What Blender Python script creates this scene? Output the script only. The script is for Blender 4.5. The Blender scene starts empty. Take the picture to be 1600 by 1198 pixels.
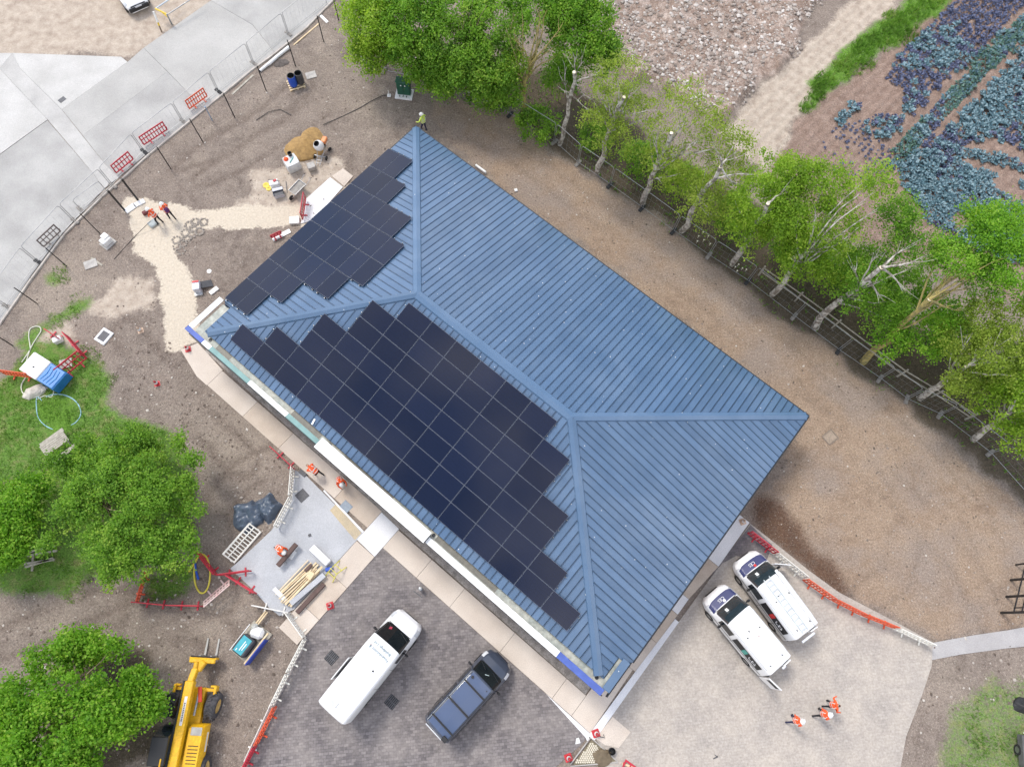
import bpy, math, random
import numpy as np
from mathutils import Vector, Matrix
random.seed(7); RNG = np.random.default_rng(11)
SC = bpy.context.scene
COL = SC.collection
R_ = math.radians

# ------------------------------------------------------------------ camera
CAM_H, FPX, NADX, NADY = 42.0, 1109.0, 752.0, 985.0      # height, focal (photo px), nadir (photo px)
_d = np.array([NADX-800, -(NADY-599), -FPX]); _d /= np.linalg.norm(_d)
_Z = -_d; _Y = np.array([0, 1, 0.]) - _Z[1]*_Z; _Y /= np.linalg.norm(_Y); _X = np.cross(_Y, _Z)
RM = np.array([_X, _Y, _Z])
cam = bpy.data.cameras.new('camera'); cam_o = bpy.data.objects.new('camera', cam); COL.objects.link(cam_o)
cam.sensor_fit = 'HORIZONTAL'; cam.sensor_width = 36.0; cam.lens = 36.0*FPX/1600; cam.clip_end = 3000; cam.clip_start = 0.5
M4 = Matrix([list(RM[0])+[0], list(RM[1])+[0], list(RM[2])+[CAM_H], [0, 0, 0, 1]])
cam_o.matrix_world = M4
SC.camera = cam_o
# ------------------------------------------------------------------ sky, sun, exposure
SUN_EL, SUN_AZ = 56.0, 128.0      # elevation; azimuth of the sun (degrees, ccw from +X)
world = bpy.data.worlds.new('World'); SC.world = world; world.use_nodes = True
nt = world.node_tree; nt.nodes.clear()
wo = nt.nodes.new('ShaderNodeOutputWorld'); bg = nt.nodes.new('ShaderNodeBackground')
sky = nt.nodes.new('ShaderNodeTexSky'); sky.sky_type = 'NISHITA'; sky.sun_disc = False
sky.sun_elevation = R_(SUN_EL); sky.sun_rotation = R_(90-SUN_AZ); sky.air_density = 1.0; sky.dust_density = 1.0; sky.ozone_density = 1.0
# broken cloud over the whole sky
tc = nt.nodes.new('ShaderNodeTexCoord'); nz = nt.nodes.new('ShaderNodeTexNoise'); rp = nt.nodes.new('ShaderNodeValToRGB'); mx = nt.nodes.new('ShaderNodeMix')
nz.inputs['Scale'].default_value = 2.6; nz.inputs['Detail'].default_value = 7; nz.inputs['Roughness'].default_value = 0.58
nt.links.new(tc.outputs['Generated'], nz.inputs['Vector'])
rp.color_ramp.elements[0].position = 0.42; rp.color_ramp.elements[1].position = 0.62
nt.links.new(nz.outputs['Fac'], rp.inputs['Fac'])
mx.data_type = 'RGBA'; nt.links.new(rp.outputs['Color'], mx.inputs['Factor']); nt.links.new(sky.outputs['Color'], mx.inputs[6])
mx.inputs[7].default_value = (8.0, 7.7, 7.5, 1)
nt.links.new(mx.outputs[2], bg.inputs['Color']); bg.inputs['Strength'].default_value = 0.138
nt.links.new(bg.outputs['Background'], wo.inputs['Surface'])
sun = bpy.data.lights.new('sun', 'SUN'); sun.energy = 1.5; sun.angle = R_(16); sun.color = (1.0, 0.95, 0.87)
sun_o = bpy.data.objects.new('sun', sun); COL.objects.link(sun_o); sun_o.location = (0, 0, 60)
_sd = Vector((math.cos(R_(SUN_EL))*math.cos(R_(SUN_AZ)), math.cos(R_(SUN_EL))*math.sin(R_(SUN_AZ)), math.sin(R_(SUN_EL))))
sun_o.rotation_euler = _sd.to_track_quat('Z', 'Y').to_euler()
SC.view_settings.view_transform = 'Standard'; SC.view_settings.look = 'None'; SC.view_settings.gamma = 1.0
SC.view_settings.use_curve_mapping = False; SC.view_settings.exposure = 0.88
SC.render.engine = 'CYCLES'
SC.cycles.max_bounces = 6; SC.cycles.diffuse_bounces = 2; SC.cycles.glossy_bounces = 3; SC.cycles.transmission_bounces = 4; SC.cycles.transparent_max_bounces = 6
SC.cycles.use_adaptive_sampling = True; SC.cycles.adaptive_threshold = 0.02; SC.cycles.use_denoising = True

# ------------------------------------------------------------------ placing
def P(px, py, z=0.0):
    v = RM @ np.array([px-800, -(py-599), -FPX]); t = (z-CAM_H)/v[2]
    return Vector((v[0]*t, v[1]*t, z))
def PX(x, y, z=0.0):      # world arrays -> photo px arrays
    q = np.stack([x, y, np.zeros_like(x)+z-CAM_H]); c = RM.T @ q
    return 800-FPX*c[0]/c[2], 599+FPX*c[1]/c[2]
def ang(p, q, z=0.0):
    a, b = P(*p, z), P(*q, z); return math.atan2(b.y-a.y, b.x-a.x)
TH = R_(-40.55); BU = Vector((math.cos(TH), math.sin(TH), 0)); BV = Vector((math.sin(TH), -math.cos(TH), 0)); BA = P(650, 197, 3.2); BA.z = 0
def W(u, v, z=0.0): return BA + BU*u + BV*v + Vector((0, 0, z))
def UV(p): q = p-BA; return q.dot(BU), q.dot(BV)

# ------------------------------------------------------------------ noise helpers
def vnoise(x, y, s, seed=0):
    r = np.random.default_rng(seed+101); n = 256; t = r.random((n, n))
    X = x/s; Y = y/s; i = np.floor(X).astype(int); j = np.floor(Y).astype(int); fx = X-i; fy = Y-j
    fx = fx*fx*(3-2*fx); fy = fy*fy*(3-2*fy); i0, j0, i1, j1 = i % n, j % n, (i+1) % n, (j+1) % n
    return (t[i0, j0]*(1-fx)+t[i1, j0]*fx)*(1-fy)+(t[i0, j1]*(1-fx)+t[i1, j1]*fx)*fy
def fbm(x, y, s, o=4, seed=0):
    a, w, out = 0.0, 1.0, 0
    for k in range(o): out = out+w*vnoise(x, y, s/2**k, seed+k*7); a += w; w *= .55
    return out/a
def pip(x, y, poly):
    ins = np.zeros(x.shape, bool); n = len(poly)
    for k in range(n):
        x1, y1 = poly[k]; x2, y2 = poly[(k+1) % n]
        if y1 == y2: continue
        c = ((y1 > y) != (y2 > y)) & (x < (x2-x1)*(y-y1)/(y2-y1)+x1); ins ^= c
    return ins

# ------------------------------------------------------------------ materials
MATS = {}
def mat(name, c1, c2=None, rough=0.7, metal=0.0, scale=3.0, bump=0.0, bscale=30.0, spec=0.5, coat=0.0, detail=5.0, fine=None, sss=None, lo=0.35, hi=0.65):
    if name in MATS: return MATS[name]
    m = bpy.data.materials.new(name); m.use_nodes = True; t = m.node_tree; b = t.nodes['Principled BSDF']
    b.inputs['Roughness'].default_value = rough; b.inputs['Metallic'].default_value = metal
    b.inputs['Specular IOR Level'].default_value = spec; b.inputs['Coat Weight'].default_value = coat
    tc = t.nodes.new('ShaderNodeTexCoord')
    c2 = c2 or tuple(x*0.8 for x in c1)
    n = t.nodes.new('ShaderNodeTexNoise'); n.inputs['Scale'].default_value = scale; n.inputs['Detail'].default_value = detail
    t.links.new(tc.outputs['Object'], n.inputs['Vector'])
    r = t.nodes.new('ShaderNodeValToRGB'); r.color_ramp.elements[0].position = lo; r.color_ramp.elements[1].position = hi
    r.color_ramp.elements[0].color = (*c2, 1); r.color_ramp.elements[1].color = (*c1, 1)
    t.links.new(n.outputs['Fac'], r.inputs['Fac']); out = r.outputs['Color']
    if fine:       # fine = (scale, amount): multiplies by speckle
        n2 = t.nodes.new('ShaderNodeTexNoise'); n2.inputs['Scale'].default_value = fine[0]; n2.inputs['Detail'].default_value = 3
        t.links.new(tc.outputs['Object'], n2.inputs['Vector'])
        mr = t.nodes.new('ShaderNodeMapRange'); mr.inputs[1].default_value = .3; mr.inputs[2].default_value = .7; mr.inputs[3].default_value = 1-fine[1]; mr.inputs[4].default_value = 1+fine[1]
        t.links.new(n2.outputs['Fac'], mr.inputs[0])
        mm = t.nodes.new('ShaderNodeMix'); mm.data_type = 'RGBA'; mm.blend_type = 'MULTIPLY'; mm.inputs[0].default_value = 1
        t.links.new(out, mm.inputs[6]); t.links.new(mr.outputs[0], mm.inputs[7]); out = mm.outputs[2]
    t.links.new(out, b.inputs['Base Color'])
    if bump:
        n3 = t.nodes.new('ShaderNodeTexNoise'); n3.inputs['Scale'].default_value = bscale; n3.inputs['Detail'].default_value = 4
        t.links.new(tc.outputs['Object'], n3.inputs['Vector'])
        bp = t.nodes.new('ShaderNodeBump'); bp.inputs['Strength'].default_value = bump; bp.inputs['Distance'].default_value = 0.05
        t.links.new(n3.outputs['Fac'], bp.inputs['Height']); t.links.new(bp.outputs['Normal'], b.inputs['Normal'])
    MATS[name] = m; return m

# ------------------------------------------------------------------ mesh builder
class MB:
    def __init__(s): s.v = []; s.f = []; s.m = []
    def add(s, vs, fs, mi=0, M=None):
        o = len(s.v)
        s.v += [tuple(M @ Vector(p)) for p in vs] if M is not None else [tuple(p) for p in vs]
        s.f += [tuple(i+o for i in f) for f in fs]; s.m += [mi]*len(fs); return s
    def box(s, c, d, mi=0, M=None, b=0.0, rz=0.0, ry=0.0, rx=0.0):
        hx, hy, hz = d[0]/2, d[1]/2, d[2]/2
        T = Matrix.Translation(c)
        if rz or ry or rx: T = T @ Matrix.Rotation(rz, 4, 'Z') @ Matrix.Rotation(ry, 4, 'Y') @ Matrix.Rotation(rx, 4, 'X')
        if M is not None: T = M @ T
        if b <= 0:
            vs = [(x*hx, y*hy, z*hz) for z in (-1, 1) for y in (-1, 1) for x in (-1, 1)]
            fs = [(0, 2, 3, 1), (4, 5, 7, 6), (0, 1, 5, 4), (2, 6, 7, 3), (0, 4, 6, 2), (1, 3, 7, 5)]
            return s.add(vs, fs, mi, T)
        b = min(b, hx*.9, hy*.9, hz*.9); vs = []; ix = {}
        for sx in (-1, 1):
            for sy in (-1, 1):
                for sz in (-1, 1):
                    for a, q in enumerate(((hx, hy-b, hz-b), (hx-b, hy, hz-b), (hx-b, hy-b, hz))):
                        ix[sx, sy, sz, a] = len(vs); vs.append((sx*q[0], sy*q[1], sz*q[2]))
        fs = []; S = (-1, 1)
        for a in range(3):
            for sg in S:
                k = []
                for p, q in ((-1, -1), (1, -1), (1, 1), (-1, 1)):
                    t = [0, 0, 0]; t[a] = sg; t[(a+1) % 3] = p; t[(a+2) % 3] = q; k.append(ix[t[0], t[1], t[2], a])
                fs.append(tuple(k if sg > 0 else k[::-1]))
        for a in range(3):
            b1, c1 = (a+1) % 3, (a+2) % 3
            for p in S:
                for q in S:
                    k = []
                    for e, w in ((-1, b1), (1, b1), (1, c1), (-1, c1)):
                        t = [0, 0, 0]; t[a] = e; t[b1] = p; t[c1] = q; k.append(ix[t[0], t[1], t[2], w])
                    fs.append(tuple(k if p*q > 0 else k[::-1]))
        for sx in S:
            for sy in S:
                for sz in S:
                    k = [ix[sx, sy, sz, a] for a in range(3)]; fs.append(tuple(k if sx*sy*sz > 0 else k[::-1]))
        return s.add(vs, fs, mi, T)
    def tube(s, pts, r, n=6, mi=0, closed=False, M=None):
        pts = [Vector(p) for p in pts]; k = len(pts); rs = list(r) if hasattr(r, '__len__') else [r]*k; vs = []; up = Vector((0, 0, 1))
        for i, p in enumerate(pts):
            a = pts[(i-1) % k] if (i or closed) else p; b = pts[(i+1) % k] if (i < k-1 or closed) else p
            t = (b-a); t = t.normalized() if t.length > 1e-9 else up
            x = t.cross(up if abs(t.z) < .95 else Vector((1, 0, 0))).normalized(); y = t.cross(x)
            for j in range(n):
                w = 2*math.pi*j/n; vs.append(p+(x*math.cos(w)+y*math.sin(w))*rs[i])
        fs = []
        for i in range(k if closed else k-1):
            for j in range(n):
                a, b = i*n, ((i+1) % k)*n; fs.append((a+j, b+j, b+(j+1) % n, a+(j+1) % n))
        if not closed: fs.append(tuple(range(n))); fs.append(tuple(range((k-1)*n, k*n))[::-1])
        return s.add(vs, fs, mi, M)
    def cyl(s, p0, p1, r0, r1=None, n=12, mi=0, M=None): return s.tube([p0, p1], [r0, r0 if r1 is None else r1], n, mi, False, M)
    def prism(s, poly, z0, z1, mi=0, M=None, ms=None):
        n = len(poly); A = sum(poly[i][0]*poly[(i+1) % n][1]-poly[(i+1) % n][0]*poly[i][1] for i in range(n))
        if A < 0: poly = poly[::-1]
        vs = [(p[0], p[1], z0) for p in poly]+[(p[0], p[1], z1) for p in poly]
        s.add(vs, [tuple(range(n, 2*n)), tuple(range(n))[::-1]], mi, M)
        return s.add(vs, [(i, (i+1) % n, n+(i+1) % n, n+i) for i in range(n)], mi if ms is None else ms, M)
    def lathe(s, prof, n=16, c=(0, 0, 0), mi=0, M=None, cap=True):
        vs = [(c[0]+r*math.cos(2*math.pi*j/n), c[1]+r*math.sin(2*math.pi*j/n), c[2]+z) for r, z in prof for j in range(n)]
        fs = [(i*n+j, i*n+(j+1) % n, (i+1)*n+(j+1) % n, (i+1)*n+j) for i in range(len(prof)-1) for j in range(n)]
        if cap: fs += [tuple(range(n))[::-1], tuple(range((len(prof)-1)*n, len(prof)*n))]
        return s.add(vs, fs, mi, M)
    def loft(s, rings, mi=0, cap=True, M=None, closed=True):
        n = len(rings[0]); vs = [p for r in rings for p in r]
        fs = [(i*n+j, i*n+(j+1) % n, (i+1)*n+(j+1) % n, (i+1)*n+j) for i in range(len(rings)-1) for j in range(n if closed else n-1)]
        if cap: fs += [tuple(range(n))[::-1], tuple(range((len(rings)-1)*n, len(rings)*n))]
        return s.add(vs, fs, mi, M)
    def mesh(s, name, mats, smooth=0):
        me = bpy.data.meshes.new(name); me.from_pydata(s.v, [], s.f)
        for m in (mats if isinstance(mats, (list, tuple)) else [mats]): me.materials.append(m)
        if any(s.m): me.polygons.foreach_set('material_index', s.m)
        if smooth:
            me.polygons.foreach_set('use_smooth', [True]*len(s.f)); me.set_sharp_from_angle(angle=R_(smooth))
        me.update(); return me
    def build(s, name, mats, parent=None, smooth=0, loc=None, rot=None):
        return obj(name, s.mesh(name, mats, smooth), parent, loc, rot)
def obj(name, me, parent=None, loc=None, rot=None):
    o = bpy.data.objects.new(name, me); COL.objects.link(o)
    if parent: o.parent = parent
    if loc is not None: o.location = loc
    if rot is not None: o.rotation_euler = rot
    return o
def tag(o, label=None, cat=None, group=None, kind=None):
    if label: o['label'] = label
    if cat: o['category'] = cat
    if group: o['group'] = group
    if kind: o['kind'] = kind
    return o
def thing(name, label, cat, loc=(0, 0, 0), rz=0.0, group=None):
    o = bpy.data.objects.new(name, None); COL.objects.link(o); o.location = loc; o.rotation_euler = (0, 0, rz); o.empty_display_size = .2
    return tag(o, label, cat, group)
def copy_tree(o, parent=None):
    c = o.copy(); COL.objects.link(c); c.parent = parent
    for ch in list(o.children): copy_tree(ch, c)
    return c
def lettering(name, txt, size, mtl, parent, M, align='CENTER'):
    cu = bpy.data.curves.new(name, 'FONT'); cu.body = txt; cu.size = size; cu.align_x = align; cu.align_y = 'CENTER'; cu.resolution_u = 2
    t = bpy.data.objects.new(name, cu); me = bpy.data.meshes.new_from_object(t); bpy.data.objects.remove(t); bpy.data.curves.remove(cu)
    me.transform(M); me.materials.clear(); me.materials.append(mtl); return obj(name, me, parent)
def np_mesh(name, V, F, mtl, tint=None, mi=None):
    me = bpy.data.meshes.new(name); k = F.shape[1]
    me.vertices.add(len(V)); me.vertices.foreach_set('co', V.astype(np.float32).ravel())
    me.loops.add(F.size); me.loops.foreach_set('vertex_index', F.astype(np.int32).ravel())
    me.polygons.add(len(F)); me.polygons.foreach_set('loop_start', np.arange(0, F.size, k, dtype=np.int32))
    for m in (mtl if isinstance(mtl, (list, tuple)) else [mtl]): me.materials.append(m)
    if mi is not None: me.polygons.foreach_set('material_index', mi.astype(np.int32))
    me.update(calc_edges=True)
    if tint is not None:
        a = me.attributes.new('tint', 'FLOAT', 'POINT'); a.data.foreach_set('value', tint.astype(np.float32))
    me.validate(); return me
# ================================================================== the ground
GRASS = [[(0, 600), (60, 540), (85, 552), (130, 548), (165, 572), (172, 600), (160, 618), (200, 650), (260, 680), (300, 760), (300, 850), (215, 880), (150, 905), (100, 935), (40, 945), (0, 935), (-120, 930), (-120, 640)],
         [(30, 545), (60, 515), (100, 480), (140, 452), (148, 462), (120, 492), (75, 530), (50, 552)],
         [(232, 890), (300, 880), (292, 930), (235, 938)],
         [(80, 425), (105, 415), (115, 430), (90, 445)]]
WEED = [[(1470, 1130), (1520, 1085), (1600, 1060), (1700, 1050), (1700, 1260), (1455, 1260), (1475, 1150)]]
LUSH = [[(1248, 172), (1262, 140), (1300, 100), (1345, 55), (1410, 0), (1470, -60), (1530, -60), (1480, 5), (1440, 40), (1395, 78), (1345, 110), (1295, 150), (1262, 178)],
        [(60, 620), (110, 618), (128, 650), (90, 672), (62, 655)]]
SAND = [[(180, 322), (197, 342), (210, 360), (213, 385), (236, 402), (246, 432), (250, 462), (263, 492), (268, 522), (278, 548), (315, 530), (304, 500), (300, 478), (303, 460), (299, 440), (290, 420), (283, 402), (285, 382), (300, 371), (330, 361), (400, 359), (470, 350), (466, 317), (420, 322), (380, 322), (340, 325), (312, 331), (292, 318), (270, 312), (250, 318), (228, 308), (205, 298)]]
TAN = [[(660, 190), (700, 150), (800, 185), (900, 258), (1000, 335), (1130, 430), (1270, 530), (1400, 622), (1500, 700), (1600, 785), (1700, 870), (1700, 900), (1545, 985), (1460, 998), (1340, 930), (1240, 850), (1180, 790), (1265, 650), (900, 380)]]
WET = [[(1172, 778), (1200, 782), (1225, 812), (1262, 840), (1300, 885), (1320, 925), (1290, 915), (1235, 878), (1172, 830)]]
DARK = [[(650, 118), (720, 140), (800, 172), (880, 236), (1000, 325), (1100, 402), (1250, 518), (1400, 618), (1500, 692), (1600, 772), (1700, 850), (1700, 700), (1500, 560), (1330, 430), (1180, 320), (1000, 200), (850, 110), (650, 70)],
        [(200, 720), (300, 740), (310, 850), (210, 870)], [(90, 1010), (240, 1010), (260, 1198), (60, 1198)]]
RUBBLE = [[(905, -10), (930, 50), (965, 105), (1010, 135), (1060, 150), (1110, 188), (1150, 165), (1195, 125), (1240, 80), (1262, 20), (1330, -60), (1000, -80), (905, -60)]]
FIELD = [[(1262, 172), (1195, 262), (1230, 330), (1420, 400), (1600, 480), (1800, 560), (1800, -60), (1500, -60), (1400, 80)]]
LIGHT = [[(1340, -10), (1270, 60), (1200, 130), (1125, 205), (1190, 268), (1255, 175), (1300, 100), (1400, 0), (1440, -60), (1400, -60)], [(-200, -80), (345, -80), (330, 0), (285, 34), (232, 72), (190, 90), (-200, 82)],
         [(395, 262), (520, 240), (560, 300), (440, 350), (330, 345), (380, 300)], [(40, 545), (120, 515), (140, 545), (60, 560)], [(130, 470), (190, 430), (235, 440), (245, 480), (190, 500)]]
def axis(a, b, st, out):
    core = list(np.arange(a, b+st/2, st)); lo, hi, d = core[0], core[-1], st; L, H = [], []
    while lo > -out: d *= 1.5; lo -= d; L.append(lo)
    d = st
    while hi < out: d *= 1.5; hi += d; H.append(hi)
    return np.array(L[::-1]+core+H)
gx = axis(-39, 46, .19, 900); gy = axis(-9, 50, .19, 900)
GX, GY = np.meshgrid(gx, gy); X, Y = GX.ravel(), GY.ravel(); nx, ny = len(gx), len(gy)
jx = (fbm(X, Y, 2.2, 4, 3)-.5)*2.2; jy = (fbm(X, Y, 2.2, 4, 23)-.5)*2.2
px, py = PX(np.clip(X+jx, -60, 70), np.clip(Y+jy, -30, 80)); px0, py0 = PX(np.clip(X, -60, 70), np.clip(Y, -30, 80))
def mask(polys, jit=True, blur=2):
    m = np.zeros(X.shape, bool)
    for p in polys: m |= pip(px if jit else px0, py if jit else py0, p)
    m = m.astype(float).reshape(ny, nx)
    for _ in range(blur):
        q = np.pad(m, 1, mode='edge'); m = (q[:-2, 1:-1]+q[2:, 1:-1]+q[1:-1, :-2]+q[1:-1, 2:]+2*q[1:-1, 1:-1])/6
    return m.ravel()
MK = {}
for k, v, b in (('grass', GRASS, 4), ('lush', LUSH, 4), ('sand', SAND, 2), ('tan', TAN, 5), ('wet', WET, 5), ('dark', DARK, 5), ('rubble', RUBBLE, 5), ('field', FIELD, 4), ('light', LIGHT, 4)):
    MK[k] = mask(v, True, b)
MK['grass'] = np.maximum(MK['grass'], mask(WEED, True, 6)*.62)
Zg = (fbm(X, Y, 1.1, 4, 40)-.5)*.05+(fbm(X, Y, .45, 2, 60)-.5)*.05
Zg += MK['rubble']*((fbm(X, Y, 3.0, 4, 50)-.45)*1.1+.25)+MK['lush']*.1
Zg *= np.where(MK['sand'] > .5, .35, 1.0)*np.where(MK['tan'] > .5, .5, 1.0)
RUTS = [[(215, 330), (270, 290), (350, 262), (430, 215), (520, 150), (560, 90)], [(250, 300), (330, 235), (420, 180), (500, 110)], [(690, 175), (800, 235), (930, 330), (1100, 460), (1250, 575), (1370, 690), (1430, 800), (1400, 900), (1350, 930)], [(1230, 620), (1330, 700), (1420, 790), (1500, 880), (1560, 980)], [(1290, 590), (1420, 690), (1520, 800), (1560, 900)], [(130, 1000), (230, 960), (330, 985), (380, 1060), (360, 1198)], [(460, 700), (380, 740), (330, 800), (340, 860)], [(200, 520), (300, 640), (380, 720)], [(20, 1000), (150, 950), (260, 960), (350, 930)]]
def polydist(pts):
    q = np.array([P(*p)[:2] for p in pts]); d = np.full(X.shape, 1e9); 
    for a, b in zip(q, q[1:]):
        e = b-a; t = np.clip(((X-a[0])*e[0]+(Y-a[1])*e[1])/(e@e), 0, 1); d = np.minimum(d, np.hypot(X-a[0]-t*e[0]+jx*.25, Y-a[1]-t*e[1]+jy*.25))
    return d
RUT = np.zeros(X.shape)
for p in RUTS: d = polydist(p); RUT = np.maximum(RUT, np.exp(-((d-.85)/.24)**2))
RUT *= np.clip((fbm(X, Y, 3.5, 3, 300)-.36)*5, 0, 1)*(MK['sand'] < .3)*np.where(MK['tan'] > .4, .42, 1.0)
MK['rut'] = RUT; Zg -= RUT*.045; Zg += np.clip((fbm(X, Y, 1.6, 4, 310)-.58)*.5, 0, .06)*(MK['tan'] < .3)*(MK['sand'] < .3)
rowd = np.array([math.cos(ang((1240, 300), (1520, 20))), math.sin(ang((1240, 300), (1520, 20)))])
acr = -X*rowd[1]+Y*rowd[0]
Zg += (MK['field']+MK['light']*(py0 < 300)*(px0 > 900))*.055*np.sin(acr*2*math.pi/.62)
Zg = np.minimum(Zg, .035+MK['rubble']*2+MK['lush']+MK['field'])
V = np.stack([X, Y, Zg], 1)
ii = (np.arange(ny-1)[:, None]*nx+np.arange(nx-1)[None, :]).ravel(); F = np.stack([ii, ii+1, ii+nx+1, ii+nx], 1)
def ground_mat():
    m = bpy.data.materials.new('ground_soil'); m.use_nodes = True; t = m.node_tree; L = t.links.new; b = t.nodes['Principled BSDF']; b.inputs['Roughness'].default_value = .95; b.inputs['Specular IOR Level'].default_value = .15
    geo = t.nodes.new('ShaderNodeNewGeometry')
    def noise(s, d=5, r=.55):
        n = t.nodes.new('ShaderNodeTexNoise'); n.inputs['Scale'].default_value = s; n.inputs['Detail'].default_value = d; n.inputs['Roughness'].default_value = r; L(geo.outputs['Position'], n.inputs['Vector']); return n.outputs['Fac']
    def math_(op, a, b_=None, c=None):
        n = t.nodes.new('ShaderNodeMath'); n.operation = op
        for i, q in enumerate((a, b_, c)):
            if q is None: continue
            if isinstance(q, (int, float)): n.inputs[i].default_value = q
            else: L(q, n.inputs[i])
        return n.outputs[0]
    def mixc(f, a, b_):
        n = t.nodes.new('ShaderNodeMix'); n.data_type = 'RGBA'
        for i, q in ((0, f), (6, a), (7, b_)):
            if isinstance(q, tuple): n.inputs[i].default_value = (*q, 1)
            elif isinstance(q, (int, float)): n.inputs[i].default_value = q
            else: L(q, n.inputs[i])
        return n.outputs[2]
    def rng(f, a, b_, c=0., d=1.):
        n = t.nodes.new('ShaderNodeMapRange'); L(f, n.inputs[0])
        for i, q in enumerate((a, b_, c, d)): n.inputs[i+1].default_value = q
        return n.outputs[0]
    nA, nB, nC, nD, nE = noise(.35, 6), noise(1.6, 6, .6), noise(6, 5, .65), noise(22, 4, .7), noise(8.5, 4, .8)
    soil = mixc(rng(nA, .35, .65), (.15, .12, .102), (.23, .187, .156))
    soil = mixc(rng(nB, .35, .7), soil, (.255, .212, .178))
    soil = mixc(math_('MULTIPLY', rng(noise(.16, 7, .62), .5, .68), .6), soil, (.335, .28, .225))
    def att(n):
        a = t.nodes.new('ShaderNodeAttribute'); a.attribute_name = n; return a.outputs['Fac']
    rag = math_('ADD', math_('MULTIPLY', math_('SUBTRACT', nC, .5), 1.5), math_('MULTIPLY', math_('SUBTRACT', nB, .5), 1.1))
    def fac(n, soft=.35):
        f = math_('ADD', att(n), rag); f = rng(f, .5-soft, .5+soft)
        return math_('MULTIPLY', f, rng(att(n), .02, .25))
    col = soil
    col = mixc(fac('tan'), col, mixc(rng(nB, .3, .7), mixc(rng(nA, .35, .65), (.215, .15, .106), (.28, .207, .15)), (.32, .24, .175)))
    col = mixc(math_('MULTIPLY', math_('MULTIPLY', rng(noise(.2, 7, .62), .47, .62), att('tan')), .75), col, (.25, .205, .175))
    col = mixc(fac('field'), col, mixc(rng(nB, .3, .7), (.20, .135, .105), (.29, .215, .175)))
    col = mixc(fac('light'), col, mixc(rng(nB, .3, .7), (.34, .275, .22), (.50, .43, .355)))
    col = mixc(fac('rubble'), col, mixc(rng(nB, .42, .70), (.235, .17, .135), (.46, .38, .33)))
    col = mixc(fac('wet', .5), col, mixc(rng(nB, .3, .7), (.085, .05, .034), (.13, .078, .052)))
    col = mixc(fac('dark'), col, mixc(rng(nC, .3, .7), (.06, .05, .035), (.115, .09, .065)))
    col = mixc(fac('grass'), col, mixc(rng(nB, .48, .72), mixc(rng(nC, .3, .7), (.08, .16, .028), (.13, .235, .045)), (.21, .21, .09)))
    col = mixc(fac('lush'), col, mixc(rng(nC, .3, .7), (.07, .15, .02), (.13, .25, .035)))
    col = mixc(fac('sand', .2), col, mixc(rng(nC, .3, .7), (.50, .43, .34), (.60, .53, .43)))
    col = mixc(math_('MULTIPLY', att('rut'), rng(nC, .2, .7, .25, .75)), col, (.125, .095, .078))
    # pale grit: small scattered chips in the soil
    vo = t.nodes.new('ShaderNodeTexVoronoi'); vo.inputs['Scale'].default_value = 11.0; L(geo.outputs['Position'], vo.inputs['Vector'])
    chip = math_('MULTIPLY', rng(vo.outputs['Distance'], .16, .24, 1, 0), rng(nC, .44, .56))
    chip = math_('MULTIPLY', chip, math_('SUBTRACT', 1.0, rng(att('grass'), .3, .7)))
    chip = math_('MULTIPLY', chip, math_('SUBTRACT', 1.0, rng(att('dark'), .3, .7)))
    chip = math_('MULTIPLY', chip, math_('SUBTRACT', 1.0, math_('MULTIPLY', math_('MAXIMUM', att('sand'), att('light')), .75)))
    col = mixc(math_('MULTIPLY', chip, .55), col, mixc(rng(vo.outputs['Color'], .2, .8), (.28, .23, .19), (.62, .57, .50)))
    mm = t.nodes.new('ShaderNodeMix'); mm.data_type = 'RGBA'; mm.blend_type = 'MULTIPLY'; mm.inputs[0].default_value = 1; L(col, mm.inputs[6]); grain = math_('MULTIPLY', rng(nD, .3, .7, .62, 1.38), rng(nE, .32, .68, .66, 1.34)); calm = math_('MULTIPLY', math_('MAXIMUM', att('sand'), att('light')), .68)
    L(math_('ADD', math_('MULTIPLY', grain, math_('SUBTRACT', 1.0, calm)), calm), mm.inputs[7])
    L(mm.outputs[2], b.inputs['Base Color'])
    bp = t.nodes.new('ShaderNodeBump'); bp.inputs['Strength'].default_value = .55; bp.inputs['Distance'].default_value = .06; L(math_('ADD', nD, math_('MULTIPLY', nC, 1.5)), bp.inputs['Height']); L(bp.outputs['Normal'], b.inputs['Normal'])
    return m
me = np_mesh('ground', V, F, ground_mat())
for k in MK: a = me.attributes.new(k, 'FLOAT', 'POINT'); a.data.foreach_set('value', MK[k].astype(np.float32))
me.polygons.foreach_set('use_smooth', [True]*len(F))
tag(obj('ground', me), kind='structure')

# ================================================================== hard surfaces
def pxpoly(pts, z=0.0): return [tuple(P(*p, z)[:2]) for p in pts]
def sheet(name, polys, z, m, mats=None, kind='structure', parent=None, th=.12):
    mb = MB()
    for p in polys: mb.prism(p, z-th, z)
    o = mb.build(name, m, parent)
    if kind and not parent: o['kind'] = kind
    return o
def speck(name, c1, c2, scale=.7, **k):
    k.setdefault('fine', (26, .14)); k.setdefault('bump', .25); k.setdefault('bscale', 60); k.setdefault('rough', .9); k.setdefault('spec', .2)
    return mat(name, c1, c2, scale=scale, **k)
c_road = speck('road_concrete', (.435, .425, .405), (.345, .337, .32), .35, lo=.3, hi=.7)
c_white = speck('slab_white', (.50, .49, .47), (.42, .41, .39), .5)
c_road2 = speck('road_concrete_grey', (.41, .402, .385), (.32, .313, .30), .45)
c_band = speck('road_channel', (.47, .46, .44), (.38, .37, .355), .6)
road = tag(bpy.data.objects.new('road', None), kind='structure'); COL.objects.link(road)
RZ = .06
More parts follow.
